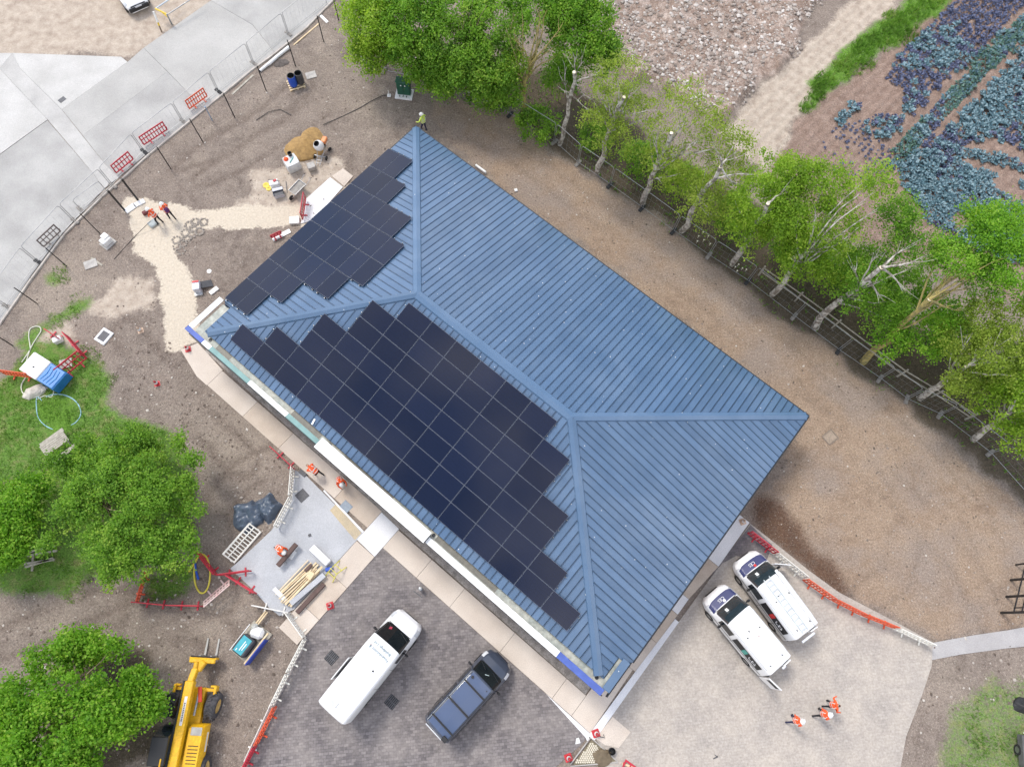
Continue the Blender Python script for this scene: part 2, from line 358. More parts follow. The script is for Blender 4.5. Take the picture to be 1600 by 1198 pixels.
def slabs(parent, lst, z, nm='slab'):
    for i, (pts, m) in enumerate(lst):
        mb = MB(); c = np.mean([tuple(P(*p)[:2]) for p in pts], 0); q = []
        for p in pxpoly(pts):      # pull in by 1.5 cm: open joint
            d = np.array(p)-c; q.append(tuple(c+d*(1-.01/np.linalg.norm(d))))
        mb.prism(q, -.1, z+.002*(i % 3)); mb.build(nm, m, parent)
S5a = [(200, 98), (97, 172), (130, 213), (262, 113), (225, 76)]
slabs(road, [([(-260, 84), (20, 84), (0, 108), (75, 188), (-260, 430)], c_white), ([(20, 84), (190, 90), (200, 98), (97, 172), (32, 108)], c_white),
             ([(-260, 432), (75, 189), (145, 270), (163, 296), (100, 362), (50, 430), (0, 505), (-120, 690)], c_road2),
             ([(20, 84), (32, 108), (97, 172), (165, 258), (186, 278), (163, 296), (145, 270), (75, 188), (0, 108)], c_band),
             (S5a, c_road), ([(130, 213), (262, 113), (320, 172), (228, 243), (186, 278), (165, 258)], c_road2),
             ([(225, 76), (262, 113), (320, 172), (360, 140), (430, 84), (395, 40), (330, 2), (290, 30)], c_road),
             ([(330, 2), (395, 40), (430, 84), (480, 42), (545, -20), (640, -110), (480, -110)], c_road2)], RZ)
# road kerb (thin upstand along the road's soil side)
kb = [(540, -18), (478, 46), (428, 86), (392, 112), (350, 147), (300, 188), (235, 241), (192, 280), (160, 308), (102, 366), (50, 436), (0, 508)]
mk = MB()
for a, b in zip(kb, kb[1:]):
    p, q = P(*a), P(*b); d = (q-p); w = math.atan2(d.y, d.x); c = (p+q)/2; mk.box((c.x, c.y, .04), (d.length-.02, .13, .17), 0, None, .02, w)
tag(mk.build('kerb', mat('kerb_pale', (.50, .46, .41), (.38, .34, .30), scale=2, fine=(30, .15))), kind='structure')

# block paving: procedural setts, joint lines along the building
def pavers(name, c1, c2, mort, dirt, pale):
    m = bpy.data.materials.new(name); m.use_nodes = True; t = m.node_tree; L = t.links.new; b = t.nodes['Principled BSDF']; b.inputs['Roughness'].default_value = .85; b.inputs['Specular IOR Level'].default_value = .25
    tc = t.nodes.new('ShaderNodeTexCoord'); mp = t.nodes.new('ShaderNodeMapping'); mp.inputs['Rotation'].default_value = (0, 0, R_(40.55-45)); L(tc.outputs['Object'], mp.inputs['Vector'])
    br = t.nodes.new('ShaderNodeTexBrick'); br.offset = .5; br.inputs['Scale'].default_value = 1; br.inputs['Brick Width'].default_value = .26; br.inputs['Row Height'].default_value = .15; br.inputs['Mortar Size'].default_value = .009; br.inputs['Bias'].default_value = -.1
    br.inputs['Color1'].default_value = (*c1, 1); br.inputs['Color2'].default_value = (*c2, 1); br.inputs['Mortar'].default_value = (*mort, 1); L(mp.outputs['Vector'], br.inputs['Vector'])
    n = t.nodes.new('ShaderNodeTexNoise'); n.inputs['Scale'].default_value = .55; n.inputs['Detail'].default_value = 8; n.inputs['Roughness'].default_value = .65; L(tc.outputs['Object'], n.inputs['Vector'])
    r = t.nodes.new('ShaderNodeMapRange'); r.inputs[1].default_value = .38; r.inputs[2].default_value = .72; r.inputs[4].default_value = dirt; L(n.outputs['Fac'], r.inputs[0])
    mx = t.nodes.new('ShaderNodeMix'); mx.data_type = 'RGBA'; L(r.outputs[0], mx.inputs[0]); L(br.outputs['Color'], mx.inputs[6]); mx.inputs[7].default_value = (*pale, 1)
    n2 = t.nodes.new('ShaderNodeTexNoise'); n2.inputs['Scale'].default_value = 9; n2.inputs['Detail'].default_value = 6; n2.inputs['Roughness'].default_value = .7; L(tc.outputs['Object'], n2.inputs['Vector'])
    r2 = t.nodes.new('ShaderNodeMapRange'); r2.inputs[1].default_value = .3; r2.inputs[2].default_value = .7; r2.inputs[3].default_value = .78; r2.inputs[4].default_value = 1.22; L(n2.outputs['Fac'], r2.inputs[0])
    mm = t.nodes.new('ShaderNodeMix'); mm.data_type = 'RGBA'; mm.blend_type = 'MULTIPLY'; mm.inputs[0].default_value = 1; L(mx.outputs[2], mm.inputs[6]); L(r2.outputs[0], mm.inputs[7]); L(mm.outputs[2], b.inputs['Base Color'])
    bp = t.nodes.new('ShaderNodeBump'); bp.inputs['Strength'].default_value = .4; bp.inputs['Distance'].default_value = .01; L(br.outputs['Fac'], bp.inputs['Height']); bp.invert = True; L(bp.outputs['Normal'], b.inputs['Normal'])
    return m
m_pav1 = pavers('block_paving_charcoal', (.125, .112, .115), (.222, .20, .198), (.095, .086, .085), .55, (.33, .295, .27))
m_pav2 = pavers('block_paving_pale', (.335, .302, .272), (.38, .345, .31), (.30, .268, .24), .9, (.45, .40, .345))
uv2 = lambda pts: [tuple(W(u, v)[:2]) for u, v in pts]
sheet('courtyard_paving', [uv2([(16.42, 21.3), (31.6, 21.3)])+pxpoly([(905, 1165), (865, 1200), (820, 1260), (330, 1260), (385, 1190), (432, 1095), (478, 993)])], .055, m_pav1)
sheet('drive_paving', [pxpoly([(1172, 818), (1215, 852), (1262, 890), (1310, 925), (1400, 972), (1457, 1003), (1455, 1040), (1440, 1085), (1415, 1150), (1395, 1260), (960, 1260), (945, 1195), (935, 1160)])+uv2([(31.85, 21.3)])], .055, m_pav2)
m_pav3 = pavers('block_paving_damp', (.12, .108, .12), (.20, .18, .185), (.09, .085, .085), .45, (.30, .27, .255))
sheet('parking_bay_paving', [pxpoly([(1172, 820), (1206, 851), (1196, 880), (1150, 868), (1128, 880), (1106, 905)])], .059, m_pav3)
c_lane = speck('lane_concrete', (.40, .385, .38), (.32, .305, .30), .5)
sheet('side_path', [pxpoly([(1455, 1004), (1520, 992), (1575, 984), (1700, 960), (1700, 1000), (1575, 1012), (1500, 1022), (1453, 1031)])], .05, c_lane)
c_yard = speck('yard_concrete', (.46, .47, .49), (.38, .39, .41), .5)
sheet('yard_slab', [uv2([(10.0, 21.12), (14.98, 21.4), (14.95, 26.9)])+pxpoly([(437, 962), (420, 948), (395, 920), (360, 888), (372, 878), (425, 828), (455, 780), (462, 735)])], .057, c_yard)
# pavements of large cast slabs, each slab a piece
c_bei = speck('pavement_beige', (.60, .53, .46), (.52, .45, .385), .5); c_bei2 = speck('pavement_buff', (.56, .48, .40), (.45, .37, .30), .7)
c_wsl = speck('pavement_white', (.74, .74, .75), (.66, .66, .67), .5); c_sand2 = speck('pavement_sanded', (.52, .43, .29), (.42, .36, .27), 1.)
pav = tag(bpy.data.objects.new('front_pavement', None), kind='structure'); COL.objects.link(pav)
def uvslab(pts, m, z=.075, par=pav, nm='slab'): MB().prism(uv2(pts), -.1, z).build(nm, m, par)
uvslab([(-1.45, 20.5), (-1.0, 19.5), (1.5, 19.75), (1.5, 21.05), (.6, 21.05)], c_bei)
for a, b, m in ((1.52, 4.6, c_bei), (4.62, 7.66, c_bei2), (7.68, 12.3, c_bei), (12.32, 14.95, c_bei2)): uvslab([(a, 19.8), (b, 19.8), (b, 21.02), (a, 21.02)], m)
uvslab([(14.97, 19.85), (16.4, 19.9), (16.4, 21.95), (14.97, 21.9)], c_wsl)
for a, b, m in ((16.42, 19.0, c_bei), (19.02, 21.5, c_bei), (21.52, 25.2, c_bei), (25.22, 28.9, c_bei), (28.92, 30.25, c_bei)): uvslab([(a, 19.98), (b, 19.98), (b, 21.28), (a, 21.28)], m)
uvslab([(30.27, 17.3), (31.45, 17.3), (31.55, 21.3), (30.27, 21.28)], c_bei)
for a, b, m in ((21.97, 24.2, c_bei), (24.22, 26.4, c_bei2), (26.42, 28.1, c_bei)): uvslab([(15.0, a), (16.4, a), (16.4, b), (15.0, b)], m)
rpv = tag(bpy.data.objects.new('side_pavement', None), kind='structure'); COL.objects.link(rpv)
for a, b, m in ((6.3, 9.6, c_wsl), (9.62, 12.2, c_bei2), (12.22, 13.3, c_wsl), (13.32, 15.3, c_bei2), (15.32, 17.28, c_bei)): uvslab([(29.9, a), (31.7 if a > 11 else 32.0, a), (31.7 if b > 11 else 32.0, b), (29.9, b)], m, .07, rpv)
kk = MB(); kk.prism(uv2([(31.72, 13.6), (31.98, 13.6), (31.95, 21.45), (31.55, 21.45), (31.62, 17)]), -.1, .085); kk.prism(uv2([(28.5, 21.3), (31.55, 21.32), (31.75, 21.75), (31.5, 21.62)]), -.1, .083); kk.prism(uv2([(11.5, 21.04), (14.95, 21.3), (14.95, 21.42), (11.5, 21.14)]), -.1, .08)
tag(kk.build('white_kerb', c_wsl), kind='structure')
sheet('yard_gravel_margin', [uv2([(-.3, 18.4), (30.2, 18.4), (30.2, 19.95), (16, 19.88), (-.3, 19.6)])], .045, speck('margin_gravel', (.38, .345, .31), (.24, .215, .19), 2.5, fine=(18, .3)))
sheet('mixing_slab', [pxpoly([(476, 330), (478, 312), (516, 278), (536, 293), (490, 345), (470, 350)])], .06, c_wsl)
sheet('door_slab', [pxpoly([(519, 276), (536, 264), (552, 276), (538, 292)])], .06, c_bei)
sheet('corner_slab', [pxpoly([(930, 1152), (957, 1119), (985, 1143), (966, 1168), (945, 1163)])], .085, c_bei)
sheet('yard_sand_spill', [uv2([(12.6, 21.2), (14.9, 21.45), (14.9, 22.0), (12.6, 21.7)])], .061, c_sand2)

# ---------------- loose stones (stuff)
def scatter(polys, n, seed, avoid=(), jit=0.0):
    r = np.random.default_rng(seed); out = []
    for poly in polys:
        q = np.array([P(*p)[:2] for p in poly]); lo, hi = q.min(0), q.max(0); k = int(n*(hi[0]-lo[0])*(hi[1]-lo[1]))
        x = r.uniform(lo[0], hi[0], k); y = r.uniform(lo[1], hi[1], k); a, b = PX(x+(fbm(x, y, 1.6, 3, 71)-.5)*jit, y+(fbm(x, y, 1.6, 3, 91)-.5)*jit); s = pip(a, b, poly)
        for av in avoid: s &= ~pip(a, b, av)
        out.append(np.stack([x[s], y[s]], 1))
    return np.concatenate(out)
OCT = np.array([(1, 0, 0), (0, 1, 0), (-1, 0, 0), (0, -1, 0), (.15, .1, .8), (0, 0, -.5), (.55, .6, .4), (-.6, .45, .45)]); OF = np.array([(0, 6, 4), (6, 1, 4), (1, 7, 4), (7, 2, 4), (2, 3, 4), (3, 0, 4), (0, 1, 6), (1, 2, 7)])
gi_x = lambda x: np.clip(np.searchsorted(gx, x), 1, nx-1); gi_y = lambda y: np.clip(np.searchsorted(gy, y), 1, ny-1)
def gz(xy): return Zg.reshape(ny, nx)[gi_y(xy[:, 1])-1, gi_x(xy[:, 0])-1]
def stones(name, xy, smin, smax, m, seed, power=3.0, lift=.3):
    r = np.random.default_rng(seed); n = len(xy); s = smin+(smax-smin)*r.random(n)**power; a = r.uniform(0, 6.28, n)
    q = OCT[None]*np.stack([s*r.uniform(.7, 1.3, n), s*r.uniform(.6, 1.1, n), s*r.uniform(.5, .9, n)], 1)[:, None]
    x = q[..., 0]*np.cos(a)[:, None]-q[..., 1]*np.sin(a)[:, None]; y = q[..., 0]*np.sin(a)[:, None]+q[..., 1]*np.cos(a)[:, None]
    V = np.stack([x+xy[:, :1], y+xy[:, 1:2], q[..., 2]+(gz(xy)+s*lift*.3)[:, None]], 2).reshape(-1, 3)
    F = (OF[None]+(np.arange(n)*8)[:, None, None]).reshape(-1, 3)
    return obj(name, np_mesh(name, V, F, m, np.repeat(r.random(n), 8)))
def tint_mat(name, cols, rough=.9, trans=0.0, tcol=None, spec=.2):
    m = bpy.data.materials.new(name); m.use_nodes = True; t = m.node_tree; L = t.links.new; b = t.nodes['Principled BSDF']; b.inputs['Roughness'].default_value = rough; b.inputs['Specular IOR Level'].default_value = spec
    a = t.nodes.new('ShaderNodeAttribute'); a.attribute_name = 'tint'; r = t.nodes.new('ShaderNodeValToRGB'); e = r.color_ramp.elements
    while len(e) < len(cols): e.new(.5)
    for i, c in enumerate(cols): e[i].position = i/(len(cols)-1); e[i].color = (*c, 1)
    L(a.outputs['Fac'], r.inputs['Fac']); L(r.outputs['Color'], b.inputs['Base Color'])
    if trans:
        tr = t.nodes.new('ShaderNodeBsdfTranslucent'); mu = t.nodes.new('ShaderNodeMix'); mu.data_type = 'RGBA'; mu.blend_type = 'MULTIPLY'; mu.inputs[0].default_value = 1; L(r.outputs['Color'], mu.inputs[6]); mu.inputs[7].default_value = (*(tcol or (1.5, 1.6, .8)), 1); L(mu.outputs[2], tr.inputs['Color'])
        ms = t.nodes.new('ShaderNodeMixShader'); ms.inputs[0].default_value = trans; L(b.outputs[0], ms.inputs[1]); L(tr.outputs[0], ms.inputs[2]); L(ms.outputs[0], t.nodes['Material Output'].inputs['Surface'])
    return m
m_stone = tint_mat('loose_stone', [(.10, .078, .064), (.15, .118, .098), (.18, .145, .12), (.23, .19, .16), (.30, .255, .22), (.52, .48, .43)])
m_chalk = tint_mat('rubble_stone', [(.20, .16, .135), (.27, .225, .195), (.34, .295, .26), (.42, .375, .34), (.60, .565, .53)])
HARD = [[(0, 82), (200, 90), (540, -20), (430, 90), (270, 238), (165, 304), (0, 510)], [(281, 545), (400, 668), (478, 740), (570, 835), (930, 1150), (1060, 975), (1265, 650), (650, 197)], [(470, 985), (370, 1198), (950, 1198), (940, 1140), (600, 856)], [(1172, 818), (1457, 1003), (1395, 1198), (940, 1198), (935, 1150)], [(470, 735), (570, 835), (460, 970), (360, 885), (425, 828)]]
soilA = [(0, 520), (170, 300), (540, 0), (640, 60), (760, 160), (900, 260), (1160, 470), (1500, 700), (1600, 800), (1600, 1000), (1450, 1040), (1200, 800), (650, 200), (300, 500), (480, 740), (420, 830), (300, 860), (160, 620), (130, 545)]
soilB = [(0, 940), (200, 890), (360, 885), (440, 970), (478, 1000), (370, 1198), (60, 1198), (0, 1100)]
xy = scatter([soilA], 14, 5, HARD+GRASS[:2]+SAND); tag(stones('gravel', xy, .01, .085, m_stone, 8, 6), 'pale stone chips strewn over the bare brown soil', 'gravel', kind='stuff')
xy = scatter([soilB, [(140, 540), (180, 570), (170, 610), (250, 665), (420, 830), (470, 735), (300, 590), (270, 540), (230, 480)], [(1440, 1050), (1600, 1000), (1600, 1100), (1480, 1110), (1420, 1198), (1400, 1198)]], 26, 6, HARD); tag(stones('gravel', xy, .012, .11, m_stone, 9, 6), 'coarse clods and pebbles in the dug soil beside the courtyard', 'gravel', kind='stuff')
xy = scatter(RUBBLE, 75, 15, (), 3.0); tag(stones('rubble', xy, .02, .22, m_chalk, 10, 7, .6), 'crushed pale rubble heaped beyond the trees', 'rubble', kind='stuff')
# ---------------- grass (stuff)
def tufts(xy, seed, h0, h1, w, m, name):
    r = np.random.default_rng(seed); n = len(xy); k = 3; a = r.uniform(0, 6.28, (n, k)); h = r.uniform(h0, h1, (n, k)); ln = r.uniform(.2, 1.0, (n, k))*h
    bx = xy[:, :1]+r.normal(0, .05, (n, k)); by = xy[:, 1:2]+r.normal(0, .05, (n, k)); z = gz(xy)[:, None]-.01
    dx, dy = np.cos(a), np.sin(a); v0 = np.stack([bx-dy*w, by+dx*w, z+0*bx], -1); v1 = np.stack([bx+dy*w, by-dx*w, z+0*bx], -1); v2 = np.stack([bx+dx*ln, by+dy*ln, z+h], -1)
    V = np.stack([v0, v1, v2], 2).reshape(-1, 3); F = np.arange(len(V)).reshape(-1, 3)
    return obj(name, np_mesh(name, V, F, m, np.repeat(np.clip(fbm(xy[:, 0], xy[:, 1], 1.5, 3, 9)+r.normal(0, .16, n), 0, 1), 9)))
m_grass = tint_mat('grass_blade', [(.10, .17, .035), (.10, .22, .03), (.165, .30, .045), (.28, .32, .12)], .8, .45)
def keep(xy, th, s, seed): return xy[fbm(xy[:, 0], xy[:, 1], s, 3, seed)+np.random.default_rng(seed).normal(0, .07, len(xy)) > th]
xy = keep(scatter(GRASS, 95, 21, (), 3.0), .36, 2.5, 5); tag(tufts(xy, 3, .05, .17, .018, m_grass, 'grass'), 'rough green lawn and weedy grass around the site', 'grass', kind='stuff')
xy = keep(scatter(WEED, 60, 25, (), 3.0), .52, 1.6, 8); tag(tufts(xy, 9, .05, .2, .02, m_grass, 'grass'), 'thin dull weedy grass in the bottom right corner', 'grass', kind='stuff')
xy = keep(scatter(LUSH[:1], 55, 22, (), 2.2), .38, 1.6, 6); tag(tufts(xy, 4, .15, .42, .03, m_grass, 'grass'), 'tall lush grass strip along the edge of the cabbage field', 'grass', kind='stuff')
xy = keep(scatter([DARK[0]], 6, 24, (), 2.5), .47, 2.0, 7); tag(tufts(xy, 7, .08, .3, .03, m_grass, 'weeds'), 'weeds and nettles growing under the trees by the wire fence', 'weeds', kind='stuff')
# ================================================================== the building
LU, LV, RZt, EZ = 30.65, 18.9, 6.2, 3.2
VR, U1, U2 = 9.95, 9.48, 20.43
kB = (RZt-EZ)/VR; kL = (RZt-EZ)/U1; kR = (RZt-EZ)/(LU-U2)
zf = {'back': lambda u, v: EZ+kB*v, 'front': lambda u, v: RZt-kB*(v-VR), 'left': lambda u, v: EZ+kL*u, 'right': lambda u, v: EZ+kR*(LU-u)}
bld = thing('hall_building', 'long low hall with blue standing seam hipped roof carrying solar panels', 'building', W(0, 0), TH)
def loc(u, v, z): return (u, -v, z)          # building local axes: x = u, y = -v
def roofmat(name, c1, c2, rough):
    m = mat(name, c1, c2, rough=rough, scale=.6, spec=.6, bump=.06, bscale=2.2, fine=(60, .10)); t = m.node_tree; b = t.nodes['Principled BSDF']; L = t.links.new
    src = b.inputs['Base Color'].links[0].from_socket; oi = t.nodes.new('ShaderNodeObjectInfo'); mr = t.nodes.new('ShaderNodeMapRange'); mr.inputs[3].default_value = .90; mr.inputs[4].default_value = 1.10; L(oi.outputs['Random'], mr.inputs[0])
    mm = t.nodes.new('ShaderNodeMix'); mm.data_type = 'RGBA'; mm.blend_type = 'MULTIPLY'; mm.inputs[0].default_value = 1; L(src, mm.inputs[6]); L(mr.outputs[0], mm.inputs[7])
    tc = [n for n in t.nodes if n.type == 'TEX_COORD'][0]      # dust film and droppings
    dn = t.nodes.new('ShaderNodeTexNoise'); dn.inputs['Scale'].default_value = .22; dn.inputs['Detail'].default_value = 9; dn.inputs['Roughness'].default_value = .68; L(tc.outputs['Object'], dn.inputs['Vector']); dr = t.nodes.new('ShaderNodeMapRange'); dr.inputs[1].default_value = .5; dr.inputs[2].default_value = .75; dr.inputs[4].default_value = .16; L(dn.outputs['Fac'], dr.inputs[0])
    m2 = t.nodes.new('ShaderNodeMix'); m2.data_type = 'RGBA'; L(dr.outputs[0], m2.inputs[0]); L(mm.outputs[2], m2.inputs[6]); m2.inputs[7].default_value = (.30, .36, .43, 1)
    vo = t.nodes.new('ShaderNodeTexVoronoi'); vo.inputs['Scale'].default_value = 1.6; L(tc.outputs['Object'], vo.inputs['Vector']); vr = t.nodes.new('ShaderNodeMapRange'); vr.inputs[1].default_value = .035; vr.inputs[2].default_value = .055; vr.inputs[3].default_value = .8; vr.inputs[4].default_value = 0; L(vo.outputs['Distance'], vr.inputs[0])
    m3 = t.nodes.new('ShaderNodeMix'); m3.data_type = 'RGBA'; L(vr.outputs[0], m3.inputs[0]); L(m2.outputs[2], m3.inputs[6]); m3.inputs[7].default_value = (.7, .7, .68, 1); L(m3.outputs[2], b.inputs['Base Color'])
    return m
m_roof = roofmat('roof_steel_blue', (.088, .147, .238), (.07, .125, .212), .2); m_seam = mat('roof_seam_shaded', (.055, .10, .172), rough=.4)  # seam colour darker than the sheets: shadow lines of the seams painted in
m_cap = roofmat('ridge_steel_blue', (.09, .15, .242), (.072, .13, .218), .22)
roof = MB(); 
# roof deck (one body below the sheets)
def rz_(u, v, d=0): return min(f(u, v) for f in zf.values())-d
dk = MB(); ds = .09
c = [(0.05, .05), (LU-.05, .05), (LU-.05, LV-.05), (.05, LV-.05)]; rd = [(U1, VR), (U2, VR)]
vs = [loc(u, v, rz_(u, v, ds)) for u, v in ((.05, .05), (LU-.05, .05), (LU-.75, LV-.05), (.75, LV-.05), *rd)]
fh1 = lambda u: VR+(3.0-kL*u)/kB
vs = [loc(.05, .05, EZ-ds), loc(LU-.05, .05, EZ-ds), loc(LU-.05, 17.4, EZ-ds), loc(LU-.95, 17.4, EZ+kR*.95-ds), loc(LU-.95, 18.85, zf['front'](0, 18.85)-ds), loc(.95, 18.85, zf['front'](0, 18.85)-ds), loc(.95, 16.9, EZ+kL*.95-ds), loc(.05, 16.9, EZ-ds), loc(U1, VR, RZt-ds), loc(U2, VR, RZt-ds)]
dk.add(vs, [(0, 8, 9, 1), (1, 9, 4, 3, 2), (4, 9, 8, 5), (5, 8, 0, 7, 6)])
dk.add([loc(.1, .1, 3.0), loc(LU-.1, .1, 3.0), loc(LU-.1, 18.85, 3.0), loc(.1, 18.85, 3.0)], [(0, 1, 2, 3)])
rf = dk.build('roof', [m_seam], bld)
STEP = .4
def sheet_strip(a, b, lo, hi, face, ax):
    """one roof tray between a..b (across), running lo..hi (along the fall); lo/hi are functions of the across position"""
    g = .012; z = zf[face]; mb = MB()
    def pt(c, t, dz): u, v = (c, t) if ax == 'u' else (t, c); return loc(u, v, z(u, v)+dz)
    a2, b2 = a+g, b-g
    if min(hi(a2)-lo(a2), hi(b2)-lo(b2)) < -.4: return
    q = [(a2, lo(a2)), (b2, lo(b2)), (b2, max(hi(b2), lo(b2))), (a2, max(hi(a2), lo(a2)))]
    top = [pt(c, t, .0) for c, t in q]; bot = [pt(c, t, -.07) for c, t in q]
    mb.add(top+bot, [(0, 1, 2, 3), (7, 6, 5, 4), (0, 4, 5, 1), (1, 5, 6, 2), (2, 6, 7, 3), (3, 7, 4, 0)])
    w = .027; r = [(a2, lo(a2)), (a2+w, lo(a2+w)), (a2+w, max(hi(a2+w), lo(a2+w))), (a2, max(hi(a2), lo(a2)))]     # standing seam
    t2 = [pt(c, t, .04) for c, t in r]; b2_ = [pt(c, t, -.02) for c, t in r]
    mb.add(t2+b2_, [(0, 1, 2, 3), (0, 4, 5, 1), (1, 5, 6, 2), (2, 6, 7, 3), (3, 7, 4, 0)], 1)
    me = mb.mesh('roof_sheet', [m_roof, m_seam])
    import bmesh as _b
    bm = _b.new(); bm.from_mesh(me); _b.ops.recalc_face_normals(bm, faces=bm.faces); bm.to_mesh(me); bm.free()
    obj('roof_sheet', me, rf)
hb = lambda u: max(0, min(VR, u*kL/kB, (LU-u)*kR/kB))
hf = lambda u: max(VR, VR+(3.0-kL*u)/kB, VR+(3.0-kR*(LU-u))/kB)
n = int(LU/STEP)
for i in range(n+1):
    a, b = i*STEP, min((i+1)*STEP, LU)
    if b-a < .05: continue
    sheet_strip(a, b, lambda u: 0.0, hb, 'back', 'u')
    if a > .75 and b < LU-.75: sheet_strip(a, b, lambda u: min(LV, hf(u)), lambda u: LV, 'front', 'u')
ul = lambda v: max(0, min(U1, v*kB/kL, (3.0-kB*(v-VR))/kL)); ur = lambda v: min(LU, max(U2, LU-v*kB/kR, LU-(3.0-kB*(v-VR))/kR))
for i in range(int(LV/STEP)+1):
    a, b = i*STEP, min((i+1)*STEP, LV)
    if b-a < .05: continue
    sheet_strip(a, b, (lambda v: 0.0) if a < 16.8 else (lambda v: .72), ul, 'left', 'v')
    sheet_strip(a, b, ur, (lambda v: LU) if a < 17.3 else (lambda v: LU-.72), 'right', 'v')
# ridge and hip cappings
def capping(name, p, q, fa, fb, w=.26):
    (u0, v0), (u1, v1) = p, q; d = Vector((u1-u0, v1-v0)).normalized(); nn = Vector((-d.y, d.x)); mb = MB(); rows = []
    for (u, v) in (p, q):
        z0 = min(zf[fa](u, v), zf[fb](u, v)); row = []
        for s in (-1, -.82, 0, .82, 1):
            uu, vv = u+nn.x*w*s, v+nn.y*w*s; zz = min(zf[fa](uu, vv), zf[fb](uu, vv)); row.append(loc(uu, vv, zz+(.075 if abs(s) < .9 else .0)+(.02 if s == 0 else 0)))
        rows.append(row)
    mb.add(rows[0]+rows[1], [(j, j+1, j+6, j+5) for j in range(4)]+[(4, 3, 2, 1, 0), (5, 6, 7, 8, 9)])
    me = mb.mesh(name, m_cap); obj(name, me, rf)
capping('ridge_cap', (U1-.1, VR), (U2+.1, VR), 'back', 'front', .3)
capping('hip_cap', (.12, .12*kL/kB), (U1, VR), 'left', 'back'); capping('hip_cap', (LU-.12, .12*kR/kB), (U2, VR), 'right', 'back')
capping('hip_cap', (1.0, VR+(3-kL*1.0)/kB), (U1, VR), 'left', 'front'); capping('hip_cap', (LU-1.0, VR+(3-kR*1.0)/kB), (U2, VR), 'right', 'front')
# walls
m_wall = mat('wall_brick', (.30, .17, .12), (.22, .13, .10), scale=4, fine=(20, .2)); m_dark = mat('dark_trim', (.012, .016, .022), rough=.5); m_glass = mat('glass_dark', (.015, .02, .025), rough=.08, spec=.8)
wl = MB()
for a, b, c_, d in ((.7, .7, LU-.7, .95), (.7, 18.3, LU-.7, 18.55), (.7, .96, .95, 18.29), (LU-.95, .96, LU-.7, 18.29)): wl.box(loc((a+c_)/2, (b+d)/2, 1.5), (c_-a, d-b, 3.0))
wl.build('wall', m_wall, bld)
for u0, u1 in ((3, 6), (8, 9.2), (12.5, 16.5), (19.5, 22), (24, 27)):
    MB().box(loc((u0+u1)/2, 18.57, 1.35), (u1-u0, .06, 1.9)).build('window', m_glass, bld)
# eaves trims: dark drip edge on three sides
for a, b, w_, h_ in (((-.04, -.03), (LU+.04, -.03), 0, 0), ((LU+.04, 0.01), (LU+.04, 17.3), 1, 0), ((-.04, 0.01), (-.04, 16.8), 1, 0)):
    cx, cv = (a[0]+b[0])/2, (a[1]+b[1])/2; MB().box(loc(cx, cv, EZ-.12), (max(.09, abs(b[0]-a[0])), max(.09, abs(b[1]-a[1])), .22), 0, None, .01).build('eaves_trim', m_dark, bld)
# front box gutter with stained lining, and its return ends
m_gut = mat('gutter_lining', (.40, .39, .33), (.27, .30, .27), rough=.55, scale=1.2, fine=(5, .25)); m_pool = mat('gutter_water', (.12, .115, .095), (.17, .16, .13), rough=.5, scale=3)
gt = MB(); FZ = 3.42
def fr(u, v, z): return loc(u, v, z)
gt.box(loc(LU/2, 19.1, FZ-.16), (LU-.6, .46, .06)); gt.box(loc(.42, 18.1, FZ-.15), (.5, 2.2, .06)); gt.box(loc(LU-.42, 18.25, FZ-.15), (.5, 1.6, .06))
gt.build('gutter', m_gut, bld)
for a, b in ((1.9, 3.0), (8.0, 10.2), (12.0, 15.6), (18.8, 23.0)): MB().box(loc((a+b)/2, 19.06, FZ-.128), (b-a, .3, .012), 0, None, .004).build('gutter_water', m_pool, bld)
for u in (1.3, 10.9, 18.6, 29.65): MB().lathe([(.10, 0), (.10, .03), (.065, .03), (.065, .004)], 12, loc(u, 19.05, FZ-.128)).build('outlet', m_dark, bld)
# fascia cappings along the front, piece by piece (protective film in several colours)
films = {'blue': mat('film_blue', (.07, .12, .40), (.055, .095, .32), rough=.6, scale=3), 'white': mat('film_white', (.80, .80, .79), (.74, .745, .74), rough=.45), 'green': mat('film_green', (.18, .32, .305), (.15, .27, .26), rough=.6, scale=2), 'steel': m_cap}
def cap_piece(a, b, v0, v1, col, z=FZ, nm='fascia_cap'):
    mb = MB(); mb.box(loc((a+b)/2, (v0+v1)/2, z), (b-a-.012, v1-v0, .05), 0, None, .008); mb.box(loc((a+b)/2, v1-.02, z-.2), (b-a-.012, .03, .33)); mb.build(nm, films[col], bld)
for a, b, col in ((-.28, 1.12, 'blue'), (1.12, 1.75, 'white'), (1.75, 4.9, 'green'), (4.9, 7.95, 'white'), (7.95, 10.45, 'green')): cap_piece(a, b, 19.24, 19.52, col)
cap_piece(10.45, 18.5, 19.05, 19.72, 'white', FZ+.28, 'canopy_cap'); MB().box(loc(14.47, 19.4, FZ+.1), (8.0, .6, .3)).build('canopy', m_dark, bld)
cap_piece(18.5, 27.45, 19.27, 19.62, 'white'); cap_piece(27.45, 30.3, 19.27, 19.62, 'blue')
MB().box(loc(-.10, 18.02, FZ), (.34, 2.4, .05), 0, None, .008).build('fascia_cap', films['white'], bld); MB().box(loc(30.35, 18.35, FZ), (.42, 1.8, .05), 0, None, .008).build('fascia_cap', films['steel'], bld)
fc = MB(); fc.box(loc(LU/2-.1, 19.56, FZ-.28), (LU-.35, .06, .4)); fc.box(loc(LU/2-.1, 19.3, FZ-.45), (LU-.4, .5, .06)); fc.box(loc(-.3, 18.2, FZ-.25), (.05, 2.6, .4)); fc.box(loc(30.6, 18.4, FZ-.25), (.05, 2.1, .4))
fc.build('fascia', m_dark, bld)
